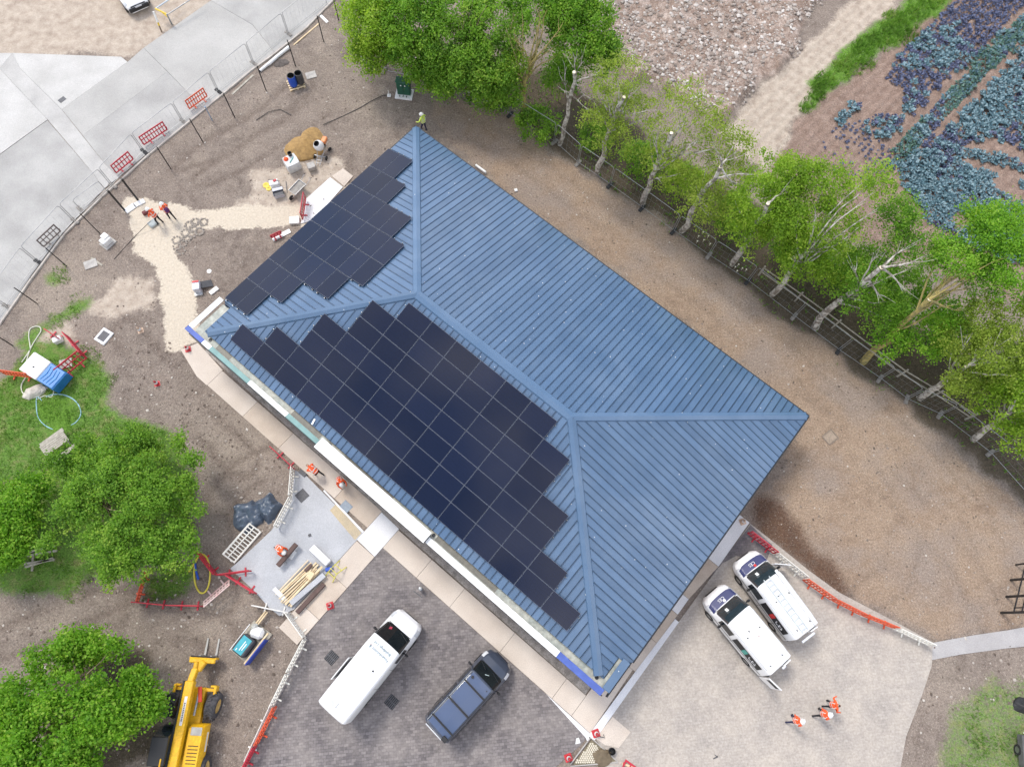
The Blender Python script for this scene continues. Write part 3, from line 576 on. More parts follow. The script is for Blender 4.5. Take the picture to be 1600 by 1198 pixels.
MB().box(loc(9.4, 18.72, FZ+.2), (.1, .35, .05), 0, None, .01, .3).build('bracket', films['white'], bld)

# ------------------------------------------------------------------ solar arrays
def solarmat():
    m = bpy.data.materials.new('solar_cell'); m.use_nodes = True; t = m.node_tree; L = t.links.new; b = t.nodes['Principled BSDF']
    b.inputs['Roughness'].default_value = .1; b.inputs['Specular IOR Level'].default_value = .4
    tc = t.nodes.new('ShaderNodeTexCoord'); oi = t.nodes.new('ShaderNodeObjectInfo'); r = t.nodes.new('ShaderNodeValToRGB')
    r.color_ramp.elements[0].color = (.004, .007, .022, 1); r.color_ramp.elements[1].color = (.008, .0125, .034, 1); L(oi.outputs['Random'], r.inputs['Fac'])
    w = t.nodes.new('ShaderNodeTexBrick'); w.offset = 0; w.inputs['Scale'].default_value = 1; w.inputs['Brick Width'].default_value = .095; w.inputs['Row Height'].default_value = .185; w.inputs['Mortar Size'].default_value = .002
    L(tc.outputs['Object'], w.inputs['Vector']); L(r.outputs['Color'], w.inputs['Color1']); L(r.outputs['Color'], w.inputs['Color2']); w.inputs['Mortar'].default_value = (.002, .0025, .006, 1)
    L(w.outputs['Color'], b.inputs['Base Color'])
    n = t.nodes.new('ShaderNodeTexNoise'); n.inputs['Scale'].default_value = 2.5; n.inputs['Detail'].default_value = 6; L(tc.outputs['Object'], n.inputs['Vector'])
    mr = t.nodes.new('ShaderNodeMapRange'); mr.inputs[3].default_value = .03; mr.inputs[4].default_value = .11; L(n.outputs['Fac'], mr.inputs[0]); L(mr.outputs[0], b.inputs['Roughness'])
    return m
m_cell = solarmat(); m_frame = mat('panel_frame', (.17, .19, .24), (.14, .16, .20), rough=.5); m_rail = mat('rail_black', (.015, .016, .02), rough=.5)
def panel_mesh(lw, sw, name):
    mb = MB(); g = .024
    mb.box((0, 0, -.02), (lw, sw, .035), 1, None, .004); mb.box((0, 0, .0), (lw-g, sw-g, .012), 0, None, .003); return mb.mesh(name, [m_cell, m_frame])
PW, PS = 1.742, 1.135
pm = panel_mesh(PW, PS, 'solar_panel'); clip = MB().box((0, 0, 0), (.04, .035, .04), 0, None, .008).mesh('clamp', mat('clamp_bright', (.5, .5, .5), rough=.3, metal=.6))
def array(name, label, rows, face, ax, first, pitch, t0, dt, sign):
    """rows: (start index, count) from the eave upwards"""
    root = thing(name, label, 'solar array', W(0, 0), TH)
    k = kB if face in ('front', 'back') else kL; sl = math.atan(k); z = zf[face]
    for ri, (s, cnt) in enumerate(rows):
        t = t0+sign*dt*(ri+.5)
        for j in range(cnt):
            c_ = first+pitch*(s+j+.5); u, v = (c_, t) if ax == 'u' else (t, c_)
            o = obj('solar_panel', pm, root, loc(u, v, z(u, v)+.17))
            o.rotation_euler = (sl, 0, 0) if face == 'front' else Matrix.Rotation(-sl, 4, 'Y').to_euler()
            if face == 'left': o.rotation_euler = (Matrix.Rotation(-sl, 4, 'Y') @ Matrix.Rotation(R_(90), 4, 'Z')).to_euler()
        for rr in (-.3, .3):      # mounting rail under the row
            tt = t+rr*dt; a, b = first+pitch*s-.06, first+pitch*(s+cnt)+.06; u, v = ((a+b)/2, tt) if ax == 'u' else (tt, (a+b)/2)
            MB().box((0, 0, 0), (b-a, .05, .08) if ax == 'u' else (.05, b-a, .08)).build('rail', m_rail, root, 0, loc(u, v, z(u, v)+.085), (sl, 0, 0) if face == 'front' else (0, -sl, 0))
            for e in (a, b):
                u, v = (e, tt) if ax == 'u' else (tt, e); obj('clamp', clip, root, loc(u, v, z(u, v)+.14))
    return root
array('solar_array', 'large stepped array of dark solar panels on the front roof slope', [(0, 14), (1, 12), (2, 10), (2, 10), (3, 8), (3, 8), (4, 6)], 'front', 'u', 2.42, 1.76, 18.32, 1.10, -1)
array('solar_array', 'smaller stepped array of solar panels on the hipped end facing the road', [(0, 8), (0, 8), (1, 6), (2, 4), (2, 4), (3, 2)], 'left', 'v', 2.55, 1.765, -.05, 1.09, 1)
# ================================================================== trees and shrubs
LM = {'birch': tint_mat('leaf_birch', [(.14, .195, .035), (.20, .285, .04), (.27, .36, .055), (.35, .41, .09)], .6, .45),
      'ash': tint_mat('leaf_ash', [(.06, .15, .018), (.115, .25, .026), (.18, .34, .036), (.28, .42, .06)], .55, .45),
      'bright': tint_mat('leaf_bright', [(.11, .20, .022), (.18, .31, .028), (.26, .40, .04), (.37, .47, .08)], .55, .46),
      'maple': tint_mat('leaf_maple', [(.075, .165, .025), (.135, .27, .032), (.20, .365, .042), (.31, .43, .075)], .6, .45),
      'hornbeam': tint_mat('leaf_hornbeam', [(.075, .19, .018), (.135, .30, .024), (.20, .38, .034), (.30, .44, .065)], .55, .46)}
def barkmat(name, c1, c2, sc):
    m = mat(name, c1, c2, rough=.85, scale=sc, bump=.4, bscale=12, lo=.42, hi=.56, fine=(9, .18)); return m
BK = {'birch': barkmat('bark_birch', (.50, .47, .42), (.19, .165, .135), 3.5), 'brown': barkmat('bark_brown', (.28, .22, .14), (.15, .115, .075), 5), 'moss': barkmat('bark_moss', (.36, .29, .10), (.22, .19, .08), 4), 'cut': mat('cut_wood', (.80, .72, .55), (.66, .56, .40), scale=8)}
def leafcloud(ells, leaf, seed, up=.5, per=34, cr=(.25, .5), elong=1.0):
    """ells: (centre, rx, rz, clumps). returns V, F, tint"""
    leaf *= .78; per = int(per*1.55); r = np.random.default_rng(seed); C, T, Rr = [], [], []
    for (c, rx, rz, k) in ells:
        d = r.normal(size=(k, 3)); d /= np.linalg.norm(d, axis=1)[:, None]; d[:, 2] = np.where(d[:, 2] < -.35, -d[:, 2]*.6, d[:, 2])
        q = r.uniform(.35, 1, k)**.5*(1+.28*(vnoise(d[:, 0]*3+7, d[:, 1]*3+d[:, 2]*2+9, 1.0, seed)-.5)*2)
        C.append(np.array(c)+d*q[:, None]*np.array([rx, rx, rz])); T.append(np.clip(.5+r.normal(0, .22, k), 0, 1)); Rr.append(r.uniform(*cr, k))
    C = np.concatenate(C); T = np.concatenate(T); Rr = np.concatenate(Rr); n = len(C)*per
    i = np.repeat(np.arange(len(C)), per); g = r.normal(size=(n, 3))*.55; g[:, 2] *= elong
    p = C[i]+g*Rr[i][:, None]
    nrm = r.normal(size=(n, 3))*.7+np.array([0, 0, up+.3]); nrm /= np.linalg.norm(nrm, axis=1)[:, None]
    a = np.cross(nrm, r.normal(size=(n, 3))); a /= np.linalg.norm(a, axis=1)[:, None]; b = np.cross(nrm, a)
    s = leaf*r.uniform(.65, 1.35, n)[:, None]; w = s*.36
    V = np.stack([p-a*s*.5, p+b*w-a*s*.05, p+a*s*.5+nrm*s*.08, p-b*w-a*s*.05], 1).reshape(-1, 3); F = np.arange(n*4).reshape(-1, 4)
    return V, F, np.repeat(np.clip(T[i]+r.normal(0, .14, n), 0, 1), 4), C
def lin(p, q, t): return Vector(p).lerp(Vector(q), t)
def limb(mb, p, q, r0, r1, rnd, bend=.12, n=5, mi=0):
    p, q = Vector(p), Vector(q); L = (q-p).length; pts = []
    o1 = Vector((rnd.uniform(-1, 1), rnd.uniform(-1, 1), rnd.uniform(-.5, .6)))*L*bend
    for i in range(n+1):
        t = i/n; pts.append(p.lerp(q, t)+o1*math.sin(math.pi*t)+Vector((rnd.uniform(-1, 1), rnd.uniform(-1, 1), 0))*L*.02*(0 < i < n))
    mb.tube(pts, [r0+(r1-r0)*i/n for i in range(n+1)], 6, mi); return pts
def tree(name, label, base, top, ells, seed, kind='birch', bark='birch', r0=.16, leaf=.17, cut=True, branches=(), nb=10, per=34, cat='tree', group=None, crown='crown', up=.5, cr=(.25, .5), elong=1.0, cutr=.11):
    """base: world point; top: world point of the trunk's (cut) end; ells centres in world; branches: bare limbs to world points"""
    base = Vector(base); rnd = random.Random(seed); root = thing(name, label, cat, base, 0, group); B = Vector(base)
    tk = MB(); pts = limb(tk, (0, 0, -.15), Vector(top)-B, r0, cutr if cut else r0*.35, rnd, .03, 7)
    if cut: d = (pts[-1]-pts[-2]).normalized(); tk.cyl(pts[-1], pts[-1]+d*.02, cutr*.97, cutr*.97, 8, 1)
    C = []
    if ells:
        V, F, T, C = leafcloud([(tuple(Vector(c)-B), a, b, k) for c, a, b, k in ells], leaf, seed, up, per, cr, elong)
        obj(crown, np_mesh(crown, V, F, LM[kind], T), root)
    for k, b in enumerate(branches):
        st = pts[rnd.choice((4, 5, 6, 7))]; L = limb(tk, st, Vector(b)-B, r0*.33, .012, rnd, .1)
        for j in range(3):
            s = L[rnd.choice((2, 3, 4))]; e = s+(L[-1]-L[0]).normalized()*rnd.uniform(.5, 1.1)+Vector((rnd.uniform(-.6, .6), rnd.uniform(-.6, .6), rnd.uniform(-.1, .5))); limb(tk, s, e, .022, .006, rnd, .08, 3)
    for k in range(min(nb, len(C))):
        q = Vector(C[rnd.randrange(len(C))]); s = min(pts[1:], key=lambda w: abs(w.z-q.z*.72)); limb(tk, s, q, r0*.28, .012, rnd, .1)
    tk.build('trunk', [BK[bark], BK['cut']], root, 50); return root
OUT = Vector((.75, .66, 0))
def E_(px_, py_, z, rx, rz, k): return (tuple(P(px_, py_, z)), rx, rz, k)
def EO(px_, py_, z, rx, rz, k): return (tuple(P(px_, py_, z)+OUT*(.5 if z < 6.5 else .25)+Vector((0, 0, .1))), rx*.92, rz, int(k*(1.6 if z > 4.3 else .95)))
g1 = 'topped birches along the wire fence'
tree('pollarded_tree', 'mossy yellow trunk of a hard pruned tree with bare twisted limbs', P(819, 186), P(826, 103, 5.0), [E_(805, 100, 5.2, .8, .8, 12), E_(790, 118, 4, .9, .8, 14)], 1, 'bright', 'moss', .24, .16, False,
     [P(*q) for q in ((803, 20, 8), (815, 12, 8.5), (836, 5, 9), (855, 15, 9), (880, 35, 8), (872, 70, 6.5), (842, 60, 7.5), (790, 40, 7.5), (800, 60, 7), (868, 90, 5.5), (848, 30, 8.6))], 2)
tree('bare_trunk', 'bare pale birch trunk with a few dead twigs and no leaves', P(874, 226), P(897, 113, 6.9), [], 2, r0=.17, cut=True, branches=[P(*q) for q in ((930, 118, 7), (895, 82, 8), (912, 96, 7.5), (876, 140, 6), (915, 155, 4.8), (918, 172, 4), (885, 105, 7))])
tree('birch_tree', 'sparse yellowish birch next to the bare leafless trunk', P(934, 270), P(975, 152, 7.6), [EO(962, 128, 7.4, 1.9, 1.2, 34), EO(932, 205, 5, 1.7, 1.3, 34), EO(985, 190, 6, 1.9, 1.4, 36), EO(945, 165, 6.2, 1.4, 1.2, 24), EO(955, 240, 3.6, 1.3, 1.2, 22)], 3, 'birch', r0=.21, leaf=.14, branches=[P(*q) for q in ((965, 125, 8.6), (990, 135, 8.4), (1005, 178, 7))], per=26, group=g1)
tree('birch_tree', 'speckled birch with thin crown backed by the pale rubble', P(1004, 318), P(1049, 208, 7.4), [EO(1065, 178, 7.2, 2.0, 1.3, 34), EO(1030, 250, 5.2, 1.7, 1.4, 34), EO(1098, 215, 6.2, 2.1, 1.4, 40), EO(1050, 290, 4, 1.6, 1.4, 30)], 4, 'birch', r0=.22, leaf=.14, branches=[P(*q) for q in ((1030, 205, 8), (1068, 190, 8.4), (1085, 220, 7))], per=26, group=g1)
tree('birch_tree', 'birch with a white cut top and dark green base', P(1064, 361), P(1126, 261, 7.8), [EO(1125, 290, 5.4, 1.8, 1.5, 46), EO(1145, 235, 7, 1.2, .9, 14), EO(1085, 325, 4.2, 1.6, 1.5, 44), EO(1105, 345, 3.2, 1.4, 1.2, 30)], 5, 'birch', r0=.22, leaf=.14, branches=[P(*q) for q in ((1150, 238, 8.6), (1125, 240, 8.8), (1165, 272, 7.4), (1158, 290, 6.4))], per=28, group=g1)
tree('birch_tree', 'full bright green birch in the middle of the row', P(1143, 413), P(1200, 318, 8), [EO(1185, 325, 6.2, 2.3, 1.7, 84), EO(1215, 283, 7.6, 1.9, 1.3, 60), EO(1160, 372, 4.4, 1.6, 1.5, 54), EO(1255, 278, 8, 1.0, .9, 18), EO(1215, 360, 5.2, 1.8, 1.4, 50)], 6, 'bright', r0=.21, leaf=.15, branches=[P(*q) for q in ((1225, 315, 7), (1232, 300, 8))], group=g1)
tree('birch_tree', 'tall white birch with one long branch reaching over the field', P(1206, 460), P(1262, 392, 6.2), [EO(1245, 345, 6.6, 2.2, 1.6, 74), EO(1290, 300, 7.8, 1.7, 1.3, 40), EO(1366, 292, 10, 1.0, .9, 20), EO(1240, 415, 4.6, 1.7, 1.5, 56), EO(1300, 360, 7, 1.8, 1.2, 34), EO(1290, 420, 4.6, 1.6, 1.3, 40)], 7, 'bright', r0=.22, leaf=.15, branches=[P(*q) for q in ((1365, 300, 10.4), (1372, 325, 10), (1275, 335, 8.5), (1295, 345, 8), (1310, 340, 8.2), (1300, 385, 7), (1342, 355, 9), (1240, 400, 6.5))], group=g1)
tree('birch_tree', 'straight topped birch trunk with a round white cut end', P(1274, 513), P(1377, 418, 8.1), [EO(1345, 435, 5.6, 2.0, 1.5, 54), EO(1395, 345, 8, 1.4, 1.4, 40), EO(1425, 395, 7.6, 1.7, 1.3, 40), EO(1325, 465, 4.2, 1.5, 1.3, 40), EO(1400, 470, 5.2, 1.8, 1.4, 54), EO(1375, 500, 4, 1.6, 1.3, 46)], 8, 'ash', r0=.24, leaf=.15, branches=[P(*q) for q in ((1412, 387, 9), (1448, 398, 9.4), (1365, 395, 8.6), (1335, 415, 7), (1375, 440, 7.4), (1410, 455, 7), (1380, 470, 6))], group=g1, cutr=.13)
tree('birch_tree', 'forked birch with pruned stubs and a lush crown over the cabbages', P(1349, 566), P(1452, 468, 7.6), [EO(1485, 415, 8.6, 1.5, 1.3, 40), EO(1548, 375, 9.6, 1.6, 1.4, 52), EO(1580, 430, 9, 2.0, 1.6, 66), EO(1520, 350, 9, 1.1, 1.2, 28), EO(1465, 500, 6, 1.1, .9, 20), EO(1385, 545, 3.4, 1.3, 1.1, 34), EO(1440, 540, 4, 1.7, 1.3, 54), EO(1535, 440, 8, 1.3, 1.1, 30), EO(1570, 345, 9.5, 1.0, .9, 18)], 9, 'hornbeam', 'moss', r0=.25, leaf=.16, branches=[P(*q) for q in ((1486, 418, 9.2), (1488, 432, 8.8), (1520, 452, 8), (1525, 420, 9), (1485, 470, 7.4), (1500, 485, 7))], group=g1)
tree('birch_tree', 'crooked grey birch whose trunk bends to the side', P(1437, 622), P(1510, 572, 5.6), [EO(1500, 600, 4.6, 1.7, 1.4, 52), EO(1555, 560, 6.6, 2.1, 1.5, 56), EO(1490, 540, 5.6, 1.6, 1.2, 36), EO(1590, 520, 7.6, 2.0, 1.5, 46), EO(1530, 500, 7, 1.4, 1.1, 22)], 10, 'birch', r0=.24, leaf=.15, branches=[P(*q) for q in ((1570, 555, 7), (1560, 535, 7.6), (1525, 545, 7), (1520, 520, 7.5), (1590, 560, 7))], group=g1)
tree('birch_tree', 'last birch of the row, low and leafy beside the right corner', P(1522, 686), P(1575, 645, 5), [EO(1568, 640, 4.6, 2.0, 1.5, 64), EO(1588, 690, 4, 1.5, 1.3, 50), EO(1605, 600, 6.4, 2.2, 1.6, 60), EO(1560, 610, 5, 1.4, 1.2, 36), EO(1640, 660, 5, 2.2, 1.6, 50)], 12, 'bright', r0=.24, leaf=.16, branches=[P(*q) for q in ((1600, 632, 6), (1545, 640, 5))], group=g1)
g2 = 'dense trees behind the green cabinet'
for i, (lb, bx, by, ee, kd) in enumerate((
    ('bushy feathery tree at the road end of the dense clump', 598, 100, [(588, 42, 4.6, 2.2, 2.0, 90), (585, 90, 3, 1.6, 1.5, 70), (600, 10, 5.4, 1.9, 1.6, 60), (575, 15, 4, 1.5, 1.3, 40)], 'bright'),
    ('deep green tree standing directly behind the green cabinet', 645, 112, [(645, 50, 5, 2.2, 2.2, 110), (650, 95, 3.2, 1.8, 1.7, 80), (650, 5, 6, 2.2, 1.6, 70)], 'ash'),
    ('broad tree with dead twigs poking through its top', 715, 130, [(715, 75, 4.6, 2.3, 2.0, 110), (690, 115, 3, 1.6, 1.4, 70), (735, 115, 3.6, 1.6, 1.5, 70), (720, 20, 6, 2.2, 1.6, 70)], 'maple'),
    ('bright leafy tree beside the mossy pruned trunk', 775, 150, [(770, 100, 4.4, 1.9, 1.8, 90), (775, 40, 6, 2.2, 1.7, 80), (755, 130, 3, 1.4, 1.2, 50), (790, 140, 3, 1.2, 1.0, 40)], 'maple'),
    ('dark round tree at the rubble end of the clump', 895, 130, [(915, 55, 6, 2.4, 1.9, 120), (935, 85, 5, 1.6, 1.3, 60), (885, 25, 6.5, 2.0, 1.6, 80), (845, 20, 6.5, 2.2, 1.5, 60), (905, 10, 7, 1.8, 1.4, 50)], 'ash'))):
    tree('leafy_tree', lb, P(bx, by), P(bx+2, by-42, 4.2), [E_(*e) for e in ee], 20+i, kd, 'brown', .16, .19, False, [P(*q) for q in ((725, 30, 7), (738, 8, 8), (708, 40, 6.5), (760, 10, 8), (735, 48, 6.5))] if i == 2 else (), 8, 46, group=g2, up=.5, cr=(.3, .55))
g3 = 'shrubs under the fence trees'
for i, (lb, bx, by, z, rx, rz, k, kd) in enumerate((('tall dark shrub behind the mossy pruned trunk', 872, 160, 2.2, 1.3, 1.9, 90, 'ash'), ('low ivy shrub at the foot of the bare trunk', 838, 208, .9, 1.5, .8, 70, 'ash'), ('narrow green shrub between bare trunk and first birch', 905, 245, 1.0, 1.2, .9, 50, 'maple'),
     ('green shrub behind the second birch', 972, 285, 1.3, 1.5, 1.1, 70, 'ash'), ('fresh shrub between two birches near the rubble', 1035, 325, 1.5, 1.5, 1.3, 80, 'bright'), ('leafy shrub in front of the full bright birch', 1108, 378, 1.5, 1.4, 1.3, 76, 'ash'), ('dense dark shrub right of the full birch', 1195, 425, 1.7, 1.5, 1.4, 90, 'ash'),
     ('shrub at the foot of the tall white birch', 1262, 455, 1.6, 1.5, 1.3, 84, 'maple'), ('shrub with cream blossom left of the straight topped trunk', 1302, 468, 1.5, 1.1, 1.0, 46, 'birch'), ('green shrub behind the straight topped trunk', 1340, 515, 1.7, 1.5, 1.3, 84, 'ash'), ('bright shrub right of the forked birch', 1425, 560, 1.7, 1.6, 1.4, 90, 'ash'),
     ('large pale shrub behind the crooked birch', 1490, 590, 2.0, 1.7, 1.5, 84, 'birch'), ('lush shrub near the last birch', 1545, 640, 1.6, 1.5, 1.3, 80, 'bright'), ('hedge shrub hanging over the fence near the green cabinet', 690, 140, 1.2, 1.8, 1.0, 80, 'ash'), ('hedge shrub left of the mossy trunk', 765, 165, 1.1, 1.6, .9, 70, 'ash'))):
    b = P(bx, by)+(OUT*1.5 if bx > 880 else Vector()); tree('shrub', lb, b, b+Vector((.1, .1, z)), [((b.x, b.y, z), rx, rz, k)], 60+i, kd, 'brown', .06, .17, False, (), 6, 34, 'shrub', g3, 'foliage', .45)
# the three trees on the left
b = P(196, 800); c = P(182, 790, 3.3); rr = random.Random(4); ee = []
for k in range(34):
    a, d = rr.uniform(0, 6.28), rr.uniform(.1, 1)**.6*3.5; ee.append(((c.x+math.cos(a)*d*1.05, c.y+math.sin(a)*d*1.08-.1, 3.9-d*d*.13+rr.uniform(-.5, .4)), rr.uniform(.75, 1.15), .7, 20))
for q in ((285, 690), (300, 720), (290, 760), (300, 800), (295, 845), (75, 850), (90, 720), (130, 690), (215, 680), (265, 870)): ee.append((tuple(P(*q, 2.8)), .55, .4, 9))
tree('maple_tree', 'large round garden tree with tufted yellow green crown beside the lawn', b, (b.x, b.y, 3.0), ee, 41, 'maple', 'brown', .2, .16, False, (), 22, 46, up=.6, cr=(.26, .44))
b = P(35, 830); c = P(10, 820, 2.6); ee = [((c.x+dx, c.y+dy, z), 1.0, .8, 46) for dx, dy, z in ((-.3, 0, 2.8), (.5, .9, 2.4), (.7, -.4, 2.3), (.2, -1.3, 2.4), (-1, .3, 2.6), (.5, 1.9, 1.8), (-.6, -1.6, 2.3), (-.4, 1.4, 2.2), (-1.6, -1, 2.3))]
tree('garden_tree', 'smaller bright tree cut off by the left edge of the picture', b, (b.x-.3, b.y, 2.4), ee, 42, 'hornbeam', 'brown', .13, .18, False, (), 10, 44, up=.5)
b = P(150, 1120); c = P(92, 1118, 4.0); rr = random.Random(9); ee = []
for k in range(30):
    a, d = rr.uniform(0, 6.28), rr.uniform(.1, 1)**.55*3.9; ee.append(((c.x+math.cos(a)*d-.2, c.y+math.sin(a)*d*.95-.6, 4.6-d*d*.16+rr.uniform(-.5, .5)), rr.uniform(.75, 1.2), 1.0, 24))
for q in ((120, 1000), (155, 1005), (185, 1012), (60, 1030), (228, 1075), (240, 1092), (215, 1060), (65, 1060), (20, 1070), (244, 1110)): ee.append((tuple(P(*q, 3.0)), .5, .5, 10))
tree('hornbeam_tree', 'big lush green tree overhanging the yellow loader', b, (b.x-.3, b.y-.3, 4), ee, 43, 'hornbeam', 'brown', .22, .19, False, (), 20, 44, up=.3, cr=(.26, .5), elong=1.5)

# ------------------------------------------------------------------ cabbage field
def cab_mesh(seed):
    r = random.Random(seed); mb = MB()
    for ring, (k, R0, rise, s) in enumerate(((6, .15, .10, .15), (4, .07, .15, .11))):
        for j in range(k):
            a = 2*math.pi*(j+.5*ring)/k+r.uniform(-.35, .35); d = Vector((math.cos(a), math.sin(a), 0)); n = Vector((-d.y, d.x, 0)); z = .04+.05*ring; s2 = s*r.uniform(.65, 1.3); tw = Vector((0, 0, r.uniform(-.06, .06))); q = R0*r.uniform(.8, 1.25); h = rise*r.uniform(.4, 1.5)
            p0 = d*.02+Vector((0, 0, z)); p1 = d*q+Vector((0, 0, z+h)); p2 = d*(q+s2*.7)+Vector((0, 0, z+h*r.uniform(.3, 1.2)))
            mb.add([p0, p1-n*s2*.6-tw, p2, p1+n*s2*.6+tw, p1-Vector((0, 0, .03))], [(0, 1, 4), (1, 2, 4), (2, 3, 4), (3, 0, 4)], ring if r.random() < .8 else 1-ring)
    return mb
m_c1 = mat('cabbage_leaf', (.10, .19, .22), (.06, .125, .16), rough=.55, scale=9); m_c2 = mat('cabbage_heart', (.24, .35, .38), (.16, .25, .29), rough=.55, scale=9)
m_c3 = mat('cabbage_leaf_green', (.08, .17, .12), (.055, .12, .10), rough=.55, scale=9); m_p1 = mat('cabbage_leaf_violet', (.065, .08, .15), (.045, .055, .11), rough=.55, scale=9); m_p2 = mat('cabbage_heart_violet', (.15, .17, .28), (.10, .12, .2), rough=.55, scale=9)
PATCH = [([(1395, 97), (1450, 45), (1485, 10), (1500, -40), (1700, -40), (1600, 10), (1557, 50), (1512, 95), (1475, 130), (1425, 182), (1410, 172), (1412, 140), (1380, 130)], .2, 'p'), ([(1640, -10), (1570, 45), (1522, 92), (1495, 127), (1445, 177), (1395, 237), (1385, 265), (1407, 257), (1455, 215), (1500, 162), (1550, 112), (1640, 27)], .2, 'g'),
         ([(1700, 20), (1600, 75), (1532, 147), (1505, 175), (1487, 195), (1450, 232), (1425, 265), (1418, 300), (1437, 330), (1465, 365), (1530, 392), (1620, 420), (1700, 420)], .26, 'b'), ([(1298, 192), (1340, 158), (1346, 168), (1310, 198)], .3, 'b'), ([(1345, 195), (1375, 180), (1412, 186), (1405, 205), (1375, 224), (1365, 215), (1385, 196), (1350, 208)], .3, 'p'), ([(1262, 262), (1300, 200), (1385, 175), (1412, 240), (1380, 290), (1330, 290)], .47, 's'), ([(1412, 300), (1400, 262), (1440, 225), (1490, 195), (1500, 240), (1440, 320)], .42, 'p')]
TRK = [[(1500, 235), (1540, 215), (1620, 245), (1620, 262), (1545, 240)], [(1480, 240), (1600, 268), (1600, 285), (1500, 258)], [(1480, 350), (1500, 330), (1520, 345), (1500, 362)], [(1545, 285), (1570, 270), (1600, 300), (1600, 325), (1560, 300)]]
rdv, acv = rowd, np.array([-rowd[1], rowd[0]]); spots = []
rC = np.random.default_rng(77)
for i in range(-150, 151):
    for j in range(-100, 101):
        o = np.array(P(1470, 200)[:2])+rdv*(i*.37+rC.normal(0, .06))+acv*(j*.42+rC.normal(0, .045)); spots.append(o)
spots = np.array(spots); sx, sy = PX(spots[:, 0], spots[:, 1]); dens = fbm(spots[:, 0], spots[:, 1], 3.2, 3, 31); pick = []
for poly, th, kd in PATCH:
    s = pip(sx, sy, poly) & (dens+rC.normal(0, .06, len(dens)) > th)
    for t_ in TRK: s &= ~pip(sx, sy, t_)
    for q in spots[s]: pick.append((q[0], q[1], kd))
vis = [q for q in pick if q[0] < 46 and q[1] < 51]
allp = sorted(vis, key=lambda q: q[0]**2+q[1]**2)
vars_ = {k: [cab_mesh(s).mesh('cabbage', mm) for s in range(3)] for k, mm in (('b', [m_c1, m_c2]), ('g', [m_c3, m_c1]), ('p', [m_p1, m_p2]))}
pool = [vars_[k][i] for k in 'bgp' for i in range(3)]
def vkind(q, r): 
    e = fbm(np.array([q[0]]), np.array([q[1]]), 2.6, 2, 88)[0]+r.uniform(-.12, .12)
    return 'p' if (q[2] == 's') or (q[2] == 'p' and e > .38) or e > .66 else ('g' if q[2] == 'g' and e < .5 else 'b')
rr = random.Random(5); seen = {}
CL = {'b': 'blue green cabbage growing in the field rows nearest the trees', 'g': 'green leaved cabbage in the narrow row between two wheel tracks', 'p': 'violet tinged cabbage scattered near the field edge'}
big = MB(); BV_, BF_, BM_ = [], [], []
for i, q in enumerate(allp):
    k = vkind(q, rr); me = rr.choice(vars_[k]); s = rr.uniform(.6, 1.35)*(.5 if q[2] == 's' else (.95 if k == 'p' else 1.2)); a = rr.uniform(0, 6.28); z = float(gz(np.array([[q[0], q[1]]]))[0])
    if i < 300:
        o = obj('cabbage', me, None, (q[0], q[1], z), (0, 0, a)); o.scale = (s, s, s); tag(o, CL[k], 'cabbage', 'cabbages in the field, '+{'b': 'blue green', 'g': 'green', 'p': 'violet'}[k])
    else:
        M = Matrix.Translation((q[0], q[1], z)) @ Matrix.Rotation(a, 4, 'Z') @ Matrix.Scale(s, 4); off = {'b': 0, 'g': 2, 'p': 4}[k]
        o_ = len(big.v); big.v += [tuple(M @ v.co) for v in me.vertices]
        for p in me.polygons: big.f.append(tuple(x+o_ for x in p.vertices)); big.m.append(off+p.material_index)
tag(big.build('cabbage_rows', [m_c1, m_c2, m_c3, m_c1, m_p1, m_p2]), 'far rows of blue green cabbages filling the field corner', 'cabbages', kind='stuff')
print('cabbages', len(allp))
# ================================================================== fences, posts, barriers
m_galv = mat('galvanised', (.36, .37, .37), (.25, .26, .27), rough=.45, metal=.5, scale=4); m_rub = mat('black_rubber', (.03, .03, .032), rough=.8); m_block = mat('concrete_foot', (.25, .23, .21), (.17, .155, .14), scale=6)
def wiremesh(mb, L, h0, h1, dx, dz, r):
    n = int(L/dx)
    for i in range(1, n): mb.box((i*L/n, 0, (h0+h1)/2), (r, r, h1-h0))
    k = int((h1-h0)/dz)
    for i in range(1, k): mb.box((L/2, r*.6, h0+(h1-h0)*i/k), (L, r, r))
def mesh_panel(a, b, label, group, hgt=2.0, rad=.021, fine=.009, name='mesh_fence_panel'):
    p, q = P(*a), P(*b); d = q-p; L = d.length-.08; w = math.atan2(d.y, d.x); t = thing(name, label, 'fence panel', p, w, group)
    f = MB(); rc = .18; pts = [(.03, 0, .1), (.03, 0, hgt-rc), (.03+rc*.3, 0, hgt-rc*.3), (.03+rc, 0, hgt), (L-rc, 0, hgt), (L-rc*.3, 0, hgt-rc*.3), (L, 0, hgt-rc), (L, 0, .1)]
    f.tube(pts, rad, 6); f.tube([(.03, 0, .18), (L, 0, .18)], rad*.8, 6); f.build('frame', m_galv, t, 40)
    m = MB(); wiremesh(m, L, .18, hgt, .35, .6, fine*.55); o = m.build('wire_mesh', m_galv, t)
    ft = MB(); ft.box((0, 0, .06), (.24, .68, .12), 0, None, .03); ft.build('foot', m_block if random.random() < .5 else m_rub, t)
    return t
feet = [(512, 6), (451, 54), (397, 100), (342, 144), (287, 191), (226, 238), (177, 291), (118, 346), (61, 410), (12, 479), (-40, 550)]
lab = ['at the top next to the leaning poles', 'above the white pipe', 'left of the white pipe', 'behind the orange red barrier', 'behind the upright red barrier', 'behind the dark red barrier', 'beside the gate posts', 'behind the grey metal barrier', 'lower down the road edge', 'at the left edge of the picture']
for i, (a, b) in enumerate(zip(feet, feet[1:])): mesh_panel(b, a, 'wire mesh fence panel along the concrete road '+lab[i], 'mesh panels along the road')
